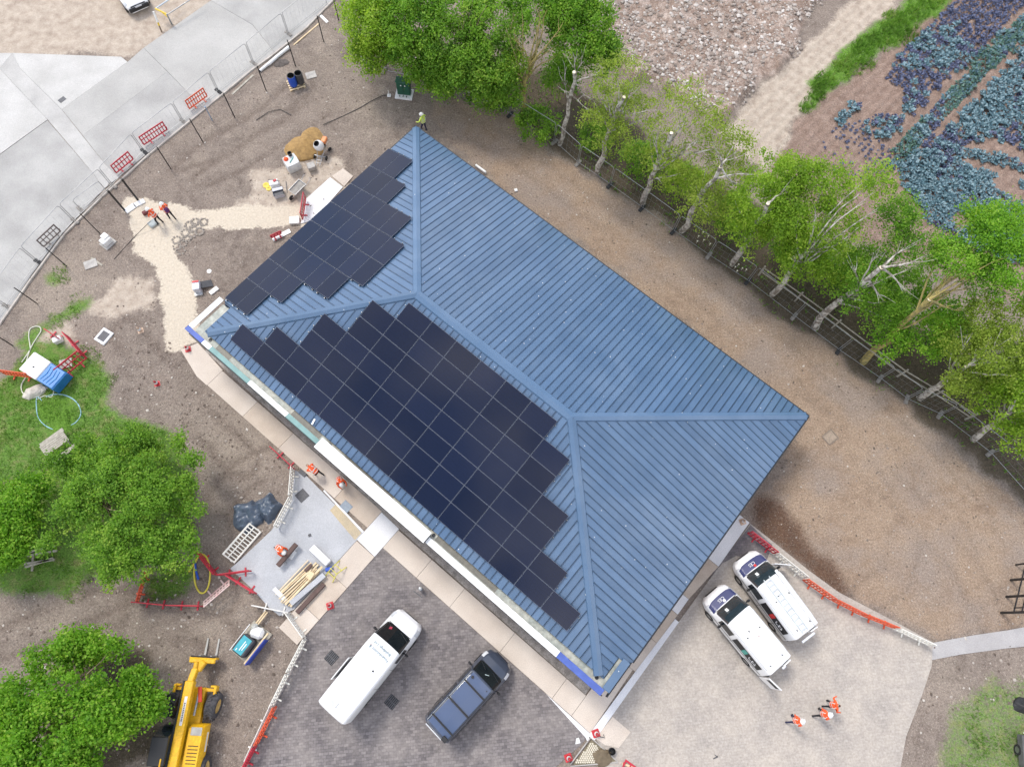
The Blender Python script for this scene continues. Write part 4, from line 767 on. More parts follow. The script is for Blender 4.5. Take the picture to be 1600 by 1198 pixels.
rf_ = [(600, 112), (690, 132), (745, 152), (797, 180), (866, 223), (903, 256), (953, 290), (1003, 326), (1052, 362), (1107, 400), (1168, 440), (1240, 495), (1310, 548), (1374, 592), (1416, 624), (1468, 648), (1546, 708), (1612, 782)]
rl = ['behind the green cabinet', 'right of the green cabinet', 'under the dense trees', 'left of the mossy trunk', 'below the bare leafless trunk', 'left of the first birch', 'below the first birch', 'below the second birch', 'between second and third birch', 'below the birch with white cut top', 'left of the white flowers', 'below the tall white birch', 'below the straight topped trunk', 'below the forked birch', 'left of the crooked birch', 'right of the crooked birch', 'at the curved right corner']
for i, (a, b) in enumerate(zip(rf_, rf_[1:])): mesh_panel(a, b, 'wire mesh fence panel on the tree side '+rl[i], 'mesh panels below the trees')
# timber post and rail fence behind
m_tim = mat('grey_timber', (.40, .37, .31), (.28, .255, .21), scale=6, fine=(30, .15)); m_new = mat('new_timber', (.70, .56, .36), (.58, .44, .26), scale=5, fine=(40, .12)); m_brown = mat('brown_stain', (.11, .065, .055), (.08, .048, .04), scale=4)
rails = [(1185, 430), (1242, 470), (1300, 512), (1358, 556), (1402, 588), (1455, 620), (1508, 655)]
t = thing('rail_fence', 'weathered timber post and rail fence behind the wire mesh', 'fence', P(*rails[0]))
o = P(*rails[0])
for i, a in enumerate(rails): p = P(*a)-o; MB().box((p.x, p.y, .6), (.11, .11, 1.3), 0, None, .015, .6).build('post', m_tim, t)
for a, b in zip(rails, rails[1:]):
    p, q = P(*a)-o, P(*b)-o; d = q-p
    for z in (.5, 1.0): MB().box(((p.x+q.x)/2, (p.y+q.y)/2, z), (d.length-.12, .045, .1), 0, None, .008, math.atan2(d.y, d.x)).build('rail', m_tim, t)
# black steel posts waiting for fence panels
m_blk = mat('post_black', (.014, .014, .016), rough=.45)
posts = [((555, 35), 'beside the dense tree'), ((529, 32), 'next to the leaning poles'), ((506, 66), 'right of the timber batten'), ((462, 104), 'standing behind the two barrels'), ((416, 142), 'left of the white pipe'), ((367, 184), 'right of the orange red barrier'), ((317, 222), 'below the orange red barrier'), ((267, 264), 'below the upright red barrier'), ((156, 365), 'above the white foam box'), ((104, 416), 'below the grey metal barrier'), ((59, 475), 'near the weedy bank'), ((20, 540), 'at the left edge above the lawn')]
def post(p, lb, w, h, lean):
    o = MB(); o.box((0, 0, h/2), (w, w, h), 0, None, .008); o.box((0, 0, h+.006), (w+.008, w+.008, .012))
    for z in (.45, 1.1, 1.8): o.box((w*.55, 0, z), (.02, .03, .05))
    return tag(o.build('fence_post', m_blk, None, 0, P(*p), (random.uniform(-lean, lean), random.uniform(-lean, lean), -.7)), lb, 'post')
for p, lb in posts: post(p, 'slim black steel fence post '+lb, .06, 2.36, .025)['group'] = 'black posts along the road'
post((215, 312), 'thick black gate post nearer the two workers on the sand path', .12, 2.3, .01); post((195, 329), 'thick black gate post at the road side of the sand path', .12, 2.3, .01)
o = MB(); o.cyl((0, 0, 0), (0, 0, 1.4), .035, .035, 8); o.lathe([(.06, 1.38), (.06, 1.44), (0.01, 1.46)], 8); tag(o.build('marker_post', mat('post_bluegrey', (.25, .32, .42), rough=.5), None, 30, P(332, 189)), 'thin blue grey post under the orange red barrier', 'post')
for k, (a, b, z1, lb) in enumerate((((545, 42), (561, 0), 1.6, 'pale pole leaning upright near the dense tree'), ((545, 50), (572, 82), .25, 'pale pole lying in front of the dense tree'), ((553, 78), (578, 105), .2, 'short pale pole lying below the longer one'))):
    p, q = P(*a), P(*b, z1); m_ = MB(); m_.tube([(0, 0, .04), (q-p)*.5+Vector((0, 0, .05)), q-p], .03, 6); tag(m_.build('pole', m_galv, None, 30, p), lb, 'pole')
# plastic pedestrian barriers
BC = {'red': mat('barrier_red', (.50, .025, .05), (.40, .02, .035), rough=.5), 'orange': mat('barrier_orange', (.68, .10, .03), (.55, .07, .03), rough=.5), 'white': mat('barrier_white', (.74, .72, .66), (.62, .60, .54), rough=.55, scale=5), 'pink': mat('barrier_faded', (.68, .42, .40), (.60, .50, .47), rough=.6, scale=2), 'grey': mat('barrier_grey', (.16, .13, .12), (.11, .09, .085), rough=.5), 'rail': mat('rail_white', (.74, .72, .68), rough=.5)}
REFL = mat('reflective_band', (.72, .30, .26), (.62, .12, .10), rough=.35, scale=12)
def barrier(a, b, col, label, group='plastic pedestrian barriers', tilt=0.0, h=1.0, slats=9, name='pedestrian_barrier', feet=True, base_z=.06, fcol=None, lay=0.0, band=None):
    p, q = P(*a, base_z), P(*b, base_z); d = q-p; L = d.length-.04; w = math.atan2(d.y, d.x); t = thing(name, label, 'barrier', p, w, group)
    M = Matrix.Rotation(tilt, 4, 'X'); m = MB(); th = .055
    z0, z1 = .12, h
    for z, hh in ((z1-.05, .11), (z0+.05, .10), (.62*h, .07)): m.box((L/2, 0, z), (L, th, hh), 0, M, .015)
    for x in (.04, L-.04): m.box((x, 0, (z0+z1)/2), (.085, th+.006, z1-z0-.02), 0, M, .02)
    for i in range(1, slats): m.box((.04+(L-.08)*i/slats, 0, (z0+z1)/2), (.055, th*.7, z1-z0-.1), 0, M)
    for x in (.0, L): m.cyl((x, 0, .3), (x, 0, .42), .035, .035, 6, 0, M)
    m.build('panel', BC[col], t, 0)
    if band: MB().box((L/2, -.034, .8*h), (L*.86, .012, .12), 0, M).build('band', BC[band], t)
    if feet:
        f = MB().box((0, 0, .03), (.09, .5, .06), 0, None, .015); me = f.mesh('foot', BC[col] if fcol is None else fcol)
        for x in (.28*L, .78*L): obj('foot', me, t, (x, .02, 0))
    return t
barrier((183, 273), (211, 250), 'red', 'dark red plastic barrier on the road nearest the gate posts', slats=6)
barrier((226, 229), (264, 204), 'red', 'red slatted barrier on the road between the other two'); barrier((297, 173), (326, 152), 'orange', 'orange red barrier on the road furthest up the kerb', slats=8)
barrier((70, 388), (98, 362), 'grey', 'grey brown metal barrier standing at the road edge', slats=5)
barrier((1166, 833), (1208, 866), 'red', 'red barrier beside the white slab and the parked vans', 'barriers beside the dug soil', slats=8); barrier((1208, 867), (1254, 904), 'white', 'white barrier beside the open van door', 'barriers beside the dug soil'); barrier((1252, 906), (1297, 938), 'orange', 'first orange barrier after the white one by the vans', 'barriers beside the dug soil')
barrier((1298, 938), (1343, 961), 'orange', 'second orange barrier along the dug soil', 'barriers beside the dug soil'); barrier((1344, 961), (1393, 981), 'orange', 'third orange barrier, just before the last white one', 'barriers beside the dug soil'); barrier((1394, 982), (1449, 1008), 'white', 'white barrier ending the row at the grey path', 'barriers beside the dug soil')
barrier((451, 957), (480, 997), 'white', 'white barrier at the corner of the buff pavement', 'barriers along the courtyard'); barrier((480, 998), (453, 1050), 'white', 'upper white barrier between soil and courtyard paving', 'barriers along the courtyard'); barrier((453, 1051), (427, 1104), 'white', 'lower white barrier between soil and courtyard paving', 'barriers along the courtyard')
barrier((434, 1102), (404, 1162), 'orange', 'orange barrier below the white ones beside the courtyard', 'barriers along the courtyard'); barrier((403, 1163), (384, 1200), 'red', 'red barrier at the bottom edge beside the courtyard', 'barriers along the courtyard'); barrier((424, 1104), (385, 1188), 'rail', 'thin white rail on the soil side of the orange barrier', None, h=.5, slats=1, name='rail_barrier')
barrier((399, 946), (457, 958), 'rail', 'single white rail jutting from the courtyard corner', None, h=.8, slats=1, name='rail_barrier')
barrier((428, 703), (463, 735), 'red', 'red barrier where the pavement meets the soil', 'barriers round the yard'); barrier((461, 732), (457, 779), 'white', 'white barrier left of the grey manhole cover', 'barriers round the yard'); barrier((458, 780), (434, 826), 'white', 'white barrier beside the crumpled dark tarpaulin', 'barriers round the yard')
barrier((369, 882), (412, 832), 'white', 'white barrier laid back showing all its slots', 'barriers round the yard', tilt=-1.15, slats=11, feet=False)
barrier((313, 862), (343, 900), 'red', 'red barrier above the yellow hose loop', 'barriers round the tree pit'); barrier((345, 899), (396, 892), 'red', 'thin red rail barrier reaching onto the concrete', 'barriers round the tree pit', slats=1, h=.8); barrier((360, 900), (404, 928), 'red', 'red barrier slanting down to the yard corner', 'barriers round the tree pit', slats=2, h=.9, band='pink')
barrier((318, 938), (359, 903), 'pink', 'faded red and white slotted barrier leaning outward', 'barriers round the tree pit', tilt=.55, slats=8); barrier((217, 941), (268, 946), 'red', 'red barrier on the left of the bottom pair', 'barriers round the tree pit'); barrier((270, 946), (322, 947), 'red', 'red barrier on the right of the bottom pair', 'barriers round the tree pit'); barrier((217, 941), (231, 893), 'orange', 'orange red barrier running up into the big tree', 'barriers round the tree pit', tilt=.25)
barrier((110, 528), (137, 560), 'red', 'red barrier pointing at the manhole frame', 'barriers round the site tank'); barrier((139, 561), (101, 592), 'red', 'red slotted barrier in front of the blue tank', 'barriers round the site tank', tilt=.35, slats=7); barrier((11, 586), (58, 592), 'orange', 'orange red barrier left of the white tank', 'barriers round the site tank'); barrier((78, 520), (98, 533), 'red', 'short red barrier with a white box beside it', 'barriers round the site tank', h=.7, slats=4)
barrier((474, 346), (479, 312), 'red', 'red and white barrier on the white slab by the roof edge', None, slats=8, band='pink'); barrier((425, 374), (442, 366), 'red', 'small red barrier piece below the roof edge', None, h=.5, slats=3); barrier((979, 1182), (1015, 1208), 'red', 'fallen red barrier at the bottom edge beside the round stones', None, tilt=1.2, slats=4, feet=False)
p = P(122, 322); mesh_panel((126, 328), (168, 297), 'white close meshed barrier panel beside the gate posts', None, 1.1, .02, .012, 'mesh_barrier')
# black gate at the right edge
for i, (a, lb) in enumerate((((1587, 882), 'uppermost of the black gate posts at the right edge'), ((1579, 906), 'second black gate post down at the right edge'), ((1572, 932), 'third black gate post down at the right edge'), ((1564, 957), 'lowest thick black gate post at the right edge'))): post(a, lb, .11 if i != 0 else .08, 2.0, .01)
a, b = P(1579, 957), P(1597, 885); d = b-a; m_ = MB(); m_.box((d.length/2, 0, .9), (d.length, .05, .06)); m_.box((d.length/2, 0, .25), (d.length, .05, .06)); m_.box((.3, 0, .55), (.05, .05, .7)); tag(m_.build('gate_rail', m_blk, None, 0, a, (0, 0, math.atan2(d.y, d.x))), 'thin black rail crossing the gate posts at the right edge', 'gate')
# yellow barrier posts at the top left, with sleeve and rail
m_yel = mat('paint_yellow', (.72, .50, .03), (.55, .38, .03), rough=.5, scale=8)
t = thing('height_barrier_post', 'yellow and rust post leaning beside the cut off white car', 'post', P(253, 51)); k = MB(); e = P(240, 19, 1.25)-P(253, 51); k.tube([(0, 0, 0), e*.5, e], .05, 8); k.build('pole', mat('rust_steel', (.23, .17, .11), (.14, .10, .07), scale=6), t, 30); MB().tube([e*.5, e*.62, e*1.02], .075, 8).build('sleeve', mat('sleeve_white', (.75, .74, .70)), t, 30); MB().tube([e*.34, e*.5], .065, 8).build('band', m_yel, t, 30)
t = thing('swing_gate', 'yellow swing gate end with a long grey rail', 'gate', P(269, 39)); k = MB(); k.cyl((0, 0, 0), (0, 0, 1.0), .06, .06, 8); k.build('post', m_galv, t, 30); k = MB(); e = P(243, 14, 1.0)-P(269, 39); k.tube([(0, 0, .95), e], .07, 6); k.tube([(0, 0, .6), e*.8+Vector((.1, .1, 0)), e], .045, 6); k.build('frame', m_yel, t); k = MB(); e2 = P(306, -6, 1.0)-P(269, 39); k.tube([(0, 0, .9), e2], .04, 6); k.build('rail', m_galv, t); k = MB(); q0 = e; q1 = P(275, -8, 1.0)-P(269, 39); k.tube([q0, q1], .05, 6); k.build('arm', mat('pipe_pale_blue', (.5, .57, .63), rough=.4), t)
# ================================================================== vehicles
class Body:
    """stations: (x, half width at waist, half width at roof, top z, waist z, bottom z)"""
    T = [-1, -.9, -.68, -.5, -.36, -.28, -.2, 0, .2, .28, .36, .5, .68, .9, 1]
    def __init__(s, st): s.st = np.array(st, float)
    def par(s, x): return [np.interp(x, s.st[:, 0], s.st[:, k]) for k in range(1, 6)]
    def sec(s, x):
        wb, wr, zt, zw, zb = s.par(x); zw = min(zw, zt-.12); h = zt-zw
        R = [(wb*.94, zb), (wb*.985, zb+.12), (wb, zw-.15), (wb*.99, zw), (wr+(wb-wr)*.22, zt-h*.22), (wr*.975, zt-h*.08), (wr*.88, zt-.012), (0, zt+.025)]
        L = [(-a, b) for a, b in R[:-1]]
        return L+[R[-1]]+R[:-1][::-1]
    def at(s, x, t, off=0.0):
        q = s.sec(x); y = np.interp(t, s.T, [a for a, _ in q]); z = np.interp(t, s.T, [b for _, b in q])
        if not off: return Vector((x, y, z))
        e = .02; p = Vector((x, y, z)); du = s.at(x+e, t)-s.at(x-e, t); dv = s.at(x, min(1, t+e))-s.at(x, max(-1, t-e)); n = dv.cross(du)
        if n.length < 1e-9: n = Vector((0, 0, 1))
        n.normalize(); c = Vector((x, 0, .9))
        if n.dot(p-c) < 0: n = -n
        return p+n*off
    def shell(s, n=46):
        xs = sorted(set(list(np.linspace(s.st[0, 0], s.st[-1, 0], n))+list(s.st[:, 0]))); ts = np.interp(np.linspace(0, 1, 41), np.linspace(0, 1, len(s.T)), s.T)
        rings = [[tuple(s.at(x, t)) for t in ts] for x in xs]; mb = MB(); mb.loft(rings, 0, True, None, True); return mb
    def patch(s, x0, x1, t0, t1, off=.012, nx=8, nt=10, edge=None, mi=0):
        """x0/x1 may be functions of t (curved edges)"""
        f0 = x0 if callable(x0) else (lambda t: x0); f1 = x1 if callable(x1) else (lambda t: x1); mb = MB(); vs = []
        for i in range(nx+1):
            for j in range(nt+1):
                t = t0+(t1-t0)*j/nt; x = f0(t)+(f1(t)-f0(t))*i/nx; vs.append(tuple(s.at(x, t, off)))
        mb.add(vs, [(i*(nt+1)+j, i*(nt+1)+j+1, (i+1)*(nt+1)+j+1, (i+1)*(nt+1)+j) for i in range(nx) for j in range(nt)], mi); return mb
def paint(name, c, rough=.28, coat=.6): return mat(name, c, tuple(x*.97 for x in c), rough=rough, coat=coat, scale=2, spec=.5)
m_white = paint('paint_white', (.80, .80, .80), .35, .3); m_navy = paint('wrap_navy', (.025, .032, .12), .5, .1); m_grey = paint('paint_dark_blue_grey', (.045, .055, .08), .3, .7); m_screen = mat('windscreen', (.012, .016, .018), rough=.04, spec=.9); m_screen2 = mat('windscreen_reflecting', (.03, .05, .06), rough=.03, spec=1.0, coat=1.0); m_screen2.node_tree.nodes['Principled BSDF'].inputs['IOR'].default_value = 2.4; m_blackp = mat('black_plastic', (.015, .015, .017), rough=.55); m_lamp = mat('lamp_glass', (.6, .62, .65), rough=.08, spec=.8); m_rimm = mat('wheel_rim', (.35, .36, .37), rough=.3, metal=.8); m_tyre = mat('tyre', (.018, .018, .018), rough=.85, bump=.2, bscale=40); m_redl = mat('tail_lamp', (.45, .02, .02), rough=.2)
def wheel(par, x, y, r=.33, w=.22, rim=m_rimm, name='wheel'):
    t = MB(); t.lathe([(r*.62, -w/2), (r*.93, -w/2), (r, -w*.32), (r, w*.32), (r*.93, w/2), (r*.62, w/2), (r*.62, -w/2)], 20, (0, 0, 0), 0, Matrix.Rotation(R_(90), 4, 'X'), False)
    o = t.build(name, m_tyre, par, 40, (x, y, r)); k = MB(); k.lathe([(.02, -w*.42), (r*.6, -w*.42), (r*.62, -w*.3), (r*.62, w*.3), (r*.6, w*.42), (.02, w*.42)], 16, (0, 0, 0), 0, Matrix.Rotation(R_(90), 4, 'X')); 
    k.build('rim', rim, o, 40); return o
def van(name, label, cat, tail, nose, zt, zn, st, pm_, wsx, extra, wheels, hood, group=None, screen=m_screen, side_t=(.50, .70), sidewin=None, zg=.055):
    """tail/nose: photo px of rear roof centre (height zt) and nose centre (height zn)"""
    a, b = P(*tail, zt), P(*nose, zn); d = b-a; L = st[-1][0]-st[0][0]; w = math.atan2(d.y, d.x); c = (a+b)/2; ex = ((st[0][0]+st[-1][0])/2); u = Vector((math.cos(w), math.sin(w), 0))
    o = c-u*ex; t = thing(name, label, cat, (o.x, o.y, zg), w, group); B = Body(st); B.shell().build('body', pm_, t, 35)
    B.patch(lambda q: wsx[0]-.45*q*q, lambda q: wsx[1]-.75*q*q, -.33, .33, .014, 8, 16).build('windscreen', screen, t, 60)
    for s in (-1, 1):
        for (x0, x1) in (sidewin or []): B.patch(x0, x1, s*.375, s*.49, .012, 4, 4).build('side_window', m_glass, t, 60)
        for x, r in wheels: wheel(t, x, s*(st[len(st)//2][1]-.10), r)
        mr = MB(); mx_ = wsx[0]+.05; mr.box((mx_, s*(st[len(st)//2][1]+.13), 1.25), (.12, .2, .24), 0, None, .04); mr.box((mx_, s*(st[len(st)//2][1]+.02), 1.2), (.05, .12, .05)); mr.build('mirror', m_blackp, t)
        B.patch(hood[1]-.22, hood[1]+.12, s*.36, s*.62, .012, 3, 4).build('headlight', m_lamp, t, 60)
        MB().box((st[0][0]+.02, s*(st[0][1]-.12), 1.0), (.06, .14, .4), 0, None, .02).build('tail_light', m_redl, t)
    bp = MB(); bp.box((st[-1][0]-.03, 0, .52), (.12, st[-1][1]*1.55, .3), 0, None, .05); bp.build('front_bumper', m_blackp, t); MB().box((st[0][0]-.02, 0, .48), (.14, st[0][1]*1.9, .16), 0, None, .03).build('rear_bumper', m_blackp, t)
    for s in (-1, 1):       # door shut lines and a waist moulding on each flank
        for x in (wsx[0]+.02, wsx[0]-.98, wsx[0]-2.15): B.patch(x, x+.018, s*.4, s*.93, .004, 1, 8).build('shut_line', m_blackp, t)
        B.patch(st[0][0]+.15, hood[0], s*.66, s*.70, .014, 8, 1).build('side_moulding', m_blackp, t); B.patch(st[0][0]+.1, hood[1], s*.93, s*.99, .012, 8, 1).build('sill', m_blackp, t)
    B.patch(wsx[1]-.02, wsx[1]+.012, -.3, .3, .012, 1, 12).build('bonnet_line', m_blackp, t)
    for y0, y1 in ((.55, .05), (-.1, -.6)): k = MB(); k.tube([B.at(wsx[1]-.1, .22*(1 if y0 > 0 else -.2), .03), B.at(wsx[1]-.25, .08*(1 if y0 > 0 else -3), .03)], .012, 5); k.build('wiper', m_blackp, t)
    extra(t, B); return t
# ---- large white panel van
stW = [(-2.98, .90, .80, 2.44, 1.25, .35), (-2.9, .98, .89, 2.54, 1.25, .32), (-2.2, 1.0, .90, 2.60, 1.25, .3), (.6, 1.0, .90, 2.60, 1.25, .3), (1.15, .99, .87, 2.56, 1.22, .3), (1.3, .99, .85, 2.48, 1.22, .3), (2.05, .97, .76, 1.46, 1.05, .3), (2.55, .93, .70, 1.22, .95, .3), (2.82, .84, .60, 1.05, .85, .32), (2.96, .66, .46, .86, .7, .35)]
def exW(t, B):
    for y in (-.36, .36): MB().box((2.42, y, 1.265), (.12, .34, .02), 0, None, .006, 0, .45).build('bonnet_grille', m_blackp, t)
    for x in (-2.4, -1.6, -.8, 0): MB().box((x, 0, 2.633), (.02, 1.35, .012), 0, None, .004).build('roof_rib', m_white, t)
    MB().box((-2.45, .18, 2.645), (.3, .42, .03), 0, None, .012).build('roof_hatch', mat('hatch_grey', (.62, .62, .6)), t); MB().cyl((-.15, -.35, 2.6), (-.15, -.35, 2.68), .05, .05, 8).build('aerial_base', m_blackp, t); MB().cyl((.75, .6, 2.58), (.75, .6, 2.64), .045, .045, 8).build('roof_vent', mat('vent_pink', (.5, .42, .4)), t)
    mk = mat('van_letters', (.05, .13, .16), rough=.5); R = Matrix.Rotation(R_(90), 4, 'Z')
    lettering('lettering', 'Foundations &', .22, mk, t, Matrix.Translation((.66, 0, 2.634)) @ R); lettering('lettering', 'Buildings Ltd', .22, mk, t, Matrix.Translation((.95, 0, 2.62)) @ Matrix.Rotation(.1, 4, 'Y') @ R)
    MB().box((1.62, .0, 2.06), (.22, .3, .012), 0, None, .003, 0, .93).build('dash_papers', mat('paper', (.8, .8, .78)), t); MB().box((1.9, .45, 1.7), (.2, .2, .012), 0, None, .003, .4, .93).build('windscreen_sticker', mat('sticker_red', (.45, .04, .08)), t)
    B.patch(-1.9, .4, .49, .51, .02, 8, 2).build('slide_rail', m_blackp, t); B.patch(-2.9, 1.0, -.52, -.50, .02, 8, 2).build('slide_rail', m_blackp, t)
    d = MB(); d.box((-1.15, 1.09, 1.35), (1.35, .05, 1.9), 0, None, .02); d.build('sliding_door', m_white, t)
van('white_van', 'large white panel van with lettering above its windscreen on dark paving', 'van', (519, 1111), (640, 967), 2.5, .9, stW, m_white, (1.30, 2.12), exW, ((1.85, .35), (-1.75, .35)), (2.1, 2.55), sidewin=[(.75, 1.55)])
# ---- dark blue grey van
stD = [(-2.45, .82, .70, 1.80, 1.1, .32), (-2.38, .92, .78, 1.93, 1.1, .28), (-1.8, .955, .80, 1.97, 1.1, .26), (.7, .955, .80, 1.97, 1.1, .26), (.95, .95, .77, 1.92, 1.1, .26), (1.62, .93, .74, 1.26, 1.0, .27), (2.05, .89, .68, 1.10, .9, .28), (2.32, .78, .56, .96, .8, .3), (2.46, .58, .40, .80, .65, .34)]
def exD(t, B):
    m_rt = paint('roof_blue_grey', (.06, .088, .16), .3, .5)
    for x0, x1 in ((-2.28, -1.98), (-1.86, -.86), (-.72, .3), (.42, .92)): B.patch(x0, x1, -.19, .19, .01, 4, 10).build('roof_panel', m_rt, t, 60)
    for x in (-1.92, -.79, .36): MB().box((x, 0, 2.06), (.07, 1.52, .05), 0, None, .015).build('roof_bar', m_blackp, t)
    for s in (-1, 1): MB().box((-.7, s*.74, 2.0), (3.2, .035, .03), 0, None, .01).build('roof_rail', m_galv if s > 0 else m_blackp, t)
    MB().cyl((.72, .5, 1.95), (.72, .5, 2.05), .08, .07, 10).build('roof_vent', m_blackp, t); MB().box((-2.32, -.55, 2.02), (.26, .3, .1), 0, None, .03).build('roof_box', m_blackp, t); MB().box((-2.5, .1, 1.75), (.05, 1.1, .05)).build('door_ladder_rail', m_lamp, t); MB().cyl((.75, -.5, 1.96), (.75, -.5, 2.02), .03, .03, 6).build('aerial_base', m_blackp, t)
    MB().box((1.28, .05, 1.66), (.04, .3, .012), 0, None, .003, .5, .78).build('wiper', mat('wiper_pale', (.45, .55, .55)), t)
van('dark_van', 'dark blue grey van with roof bars parked nose towards the pavement', 'van', (681, 1143), (784, 1028), 1.9, .8, stD, m_grey, (1.02, 1.66), exD, ((1.55, .32), (-1.45, .32)), (1.6, 2.0), sidewin=[(-2.2, -1.2), (-1.1, -.1), (.05, .95)])
# ---- two white service vans with navy bonnets
stC = [(-2.42, .84, .72, 1.82, 1.1, .32), (-2.35, .95, .80, 1.96, 1.1, .28), (-1.8, .985, .82, 2.02, 1.1, .26), (.6, .985, .82, 2.02, 1.1, .26), (.86, .98, .79, 1.97, 1.1, .26), (1.62, .96, .76, 1.30, 1.02, .27), (2.06, .91, .70, 1.13, .92, .28), (2.34, .80, .58, .98, .82, .3), (2.48, .60, .42, .82, .66, .34)]
def service(t, B, logo, door):
    B.patch(lambda q: 1.70-.5*q*q, lambda q: 2.18-.9*q*q, -.42, .42, .016, 6, 18).build('bonnet_wrap', m_navy, t, 60); ml = mat('letters_white', (.80, .80, .82)); mlogo = mat('logo_'+logo, (.55, .03, .03) if logo == 'red' else (.10, .38, .32))
    R = Matrix.Rotation(R_(90), 4, 'Z'); z = B.at(1.93, 0).z+.035
    lettering('lettering', 'CES', .26, ml, t, Matrix.Translation((1.96, .05, z)) @ Matrix.Rotation(.33, 4, 'Y') @ R); MB().cyl((1.8, -.05, z-.01), (1.8, -.05, z+.055), .085, .085, 12).build('logo', mlogo if logo == 'red' else ml, t)
    # dark side graphic with letters, on the left (courtyard) flank
    B.patch(-1.95, .0, .385, .50, .014, 10, 4).build('side_graphic', m_blackp, t, 60); B.patch(-.95, -.68, .395, .49, .02, 3, 3).build('logo', mlogo, t, 60)
    q = B.at(-1.4, .44, .03); lettering('lettering', 'CES', .34, ml, t, Matrix.Translation(q) @ Matrix.Rotation(R_(180), 4, 'Z') @ Matrix.Rotation(R_(68), 4, 'X'))
    for x, y in ((-.25, .5), (-.25, -.4), (-2.0, .5), (-2.0, -.4), (-.05, .2)): MB().box((x, y, 2.06), (.10, .05, .035), 0, None, .01, .5).build('roof_mount', m_blackp, t)
    for s in (-1, 1): B.patch(-2.1, .7, s*.255, s*.275, .012, 8, 2).build('roof_groove', mat('groove_grey', (.45, .47, .48)), t)
    MB().box((1.42, .28, 1.62), (.2, .16, .012), 0, None, .003, 0, .72).build('windscreen_sticker', mat('paper', (.8, .8, .78)), t)
    MB().box((-2.5, -.4, 1.15), (.06, .5, 1.5), 0, None, .02).build('rear_door', m_white, t)
def exA(t, B):
    service(t, B, 'red', 0)
    lad = MB()
    for y in (-.02, .36): lad.box((-.6, y, 2.14), (3.3, .05, .07), 0, None, .015)
    for i in range(11): lad.box((-2.1+i*.3, .17, 2.15), (.05, .38, .04))
    lad.build('roof_ladder', mat('aluminium', (.66, .70, .70), rough=.35, metal=.3), t)
    MB().box((-.6, -.55, 2.13), (3.4, .16, .12), 0, None, .03).build('roof_tube', m_white, t)
    MB().box((-2.62, .2, 2.0), (.12, .9, .06), 0, None, .02).build('ladder_bracket', m_lamp, t)
    d = MB(); d.box((-.45, 0, 0), (.95, .06, 1.2), 0, None, .025); o = d.build('front_door', m_white, t, 0, (1.28, -.97, 1.0), (0, 0, R_(52))); MB().box((-.45, .034, .38), (.7, .012, .4)).build('door_glass', m_glass, o)
van('service_van', 'white service van with red logo, roof ladder and open front door', 'van', (1261, 985), (1163, 871), 1.95, .8, stC, m_white, (.92, 1.64), exA, ((1.55, .33), (-1.45, .33)), (1.6, 2.02), 'white service vans', m_screen2, sidewin=[(.25, 1.15)])
def exB(t, B):
    service(t, B, 'green', 1)
    d = MB(); d.box((-.42, 0, 0), (.85, .06, 1.45), 0, None, .025); o = d.build('rear_door', m_white, t, 0, (-2.46, .93, 1.15), (0, 0, R_(8))); MB().box((-.42, .034, .36), (.62, .012, .42)).build('door_glass', m_blackp, o); MB().box((-2.5, .3, .8), (.08, .9, .9)).build('load_space', m_blackp, t); MB().box((-2.55, -.1, 1.85), (.12, .25, .1), 0, None, .03).build('rear_lamp', m_lamp, t)
    MB().cyl((-.55, -.05, 2.03), (-.55, -.05, 2.09), .06, .05, 8).build('roof_vent', mat('vent_pink', (.5, .42, .4)), t)
van('service_van', 'white service van with green logo and its rear door swung open', 'van', (1218, 1037), (1116, 927), 1.95, .8, stC, m_white, (.92, 1.64), exB, ((1.55, .33), (-1.45, .33)), (1.6, 2.02), 'white service vans', m_screen2, sidewin=[(.25, 1.15)])
# ---- white car cut off by the top edge
stS = [(-2.2, .75, .5, 1.1, .8, .3), (-2.0, .88, .62, 1.55, .9, .25), (-.8, .92, .66, 1.62, .95, .22), (.1, .92, .64, 1.58, .95, .22), (.95, .91, .66, 1.08, .9, .22), (1.7, .88, .62, .98, .82, .24), (2.05, .76, .52, .86, .7, .28), (2.18, .58, .4, .7, .55, .32)]
def exS(t, B):
    MB().box((2.16, 0, .55), (.14, 1.5, .36), 0, None, .06).build('lower_grille', m_blackp, t); MB().box((2.2, 0, .72), (.05, .5, .14), 0, None, .02).build('badge_bar', m_lamp, t); B.patch(.95, 2.05, -.9, -.72, .02, 6, 3).build('arch_trim', m_blackp, t); B.patch(.95, 2.05, .72, .9, .02, 6, 3).build('arch_trim', m_blackp, t); MB().box((2.12, .0, .78), (.05, 1.1, .1), 0, None, .02).build('grille', m_blackp, t)
van('parked_car', 'white car with black grille cut off by the top edge', 'car', (165, -72), (222, 19), 1.5, .6, stS, m_white, (.1, .95), exS, ((1.4, .33), (-1.35, .33)), (1.0, 1.75), zg=.0, sidewin=[(-1.6, -.7), (-.6, .3)])
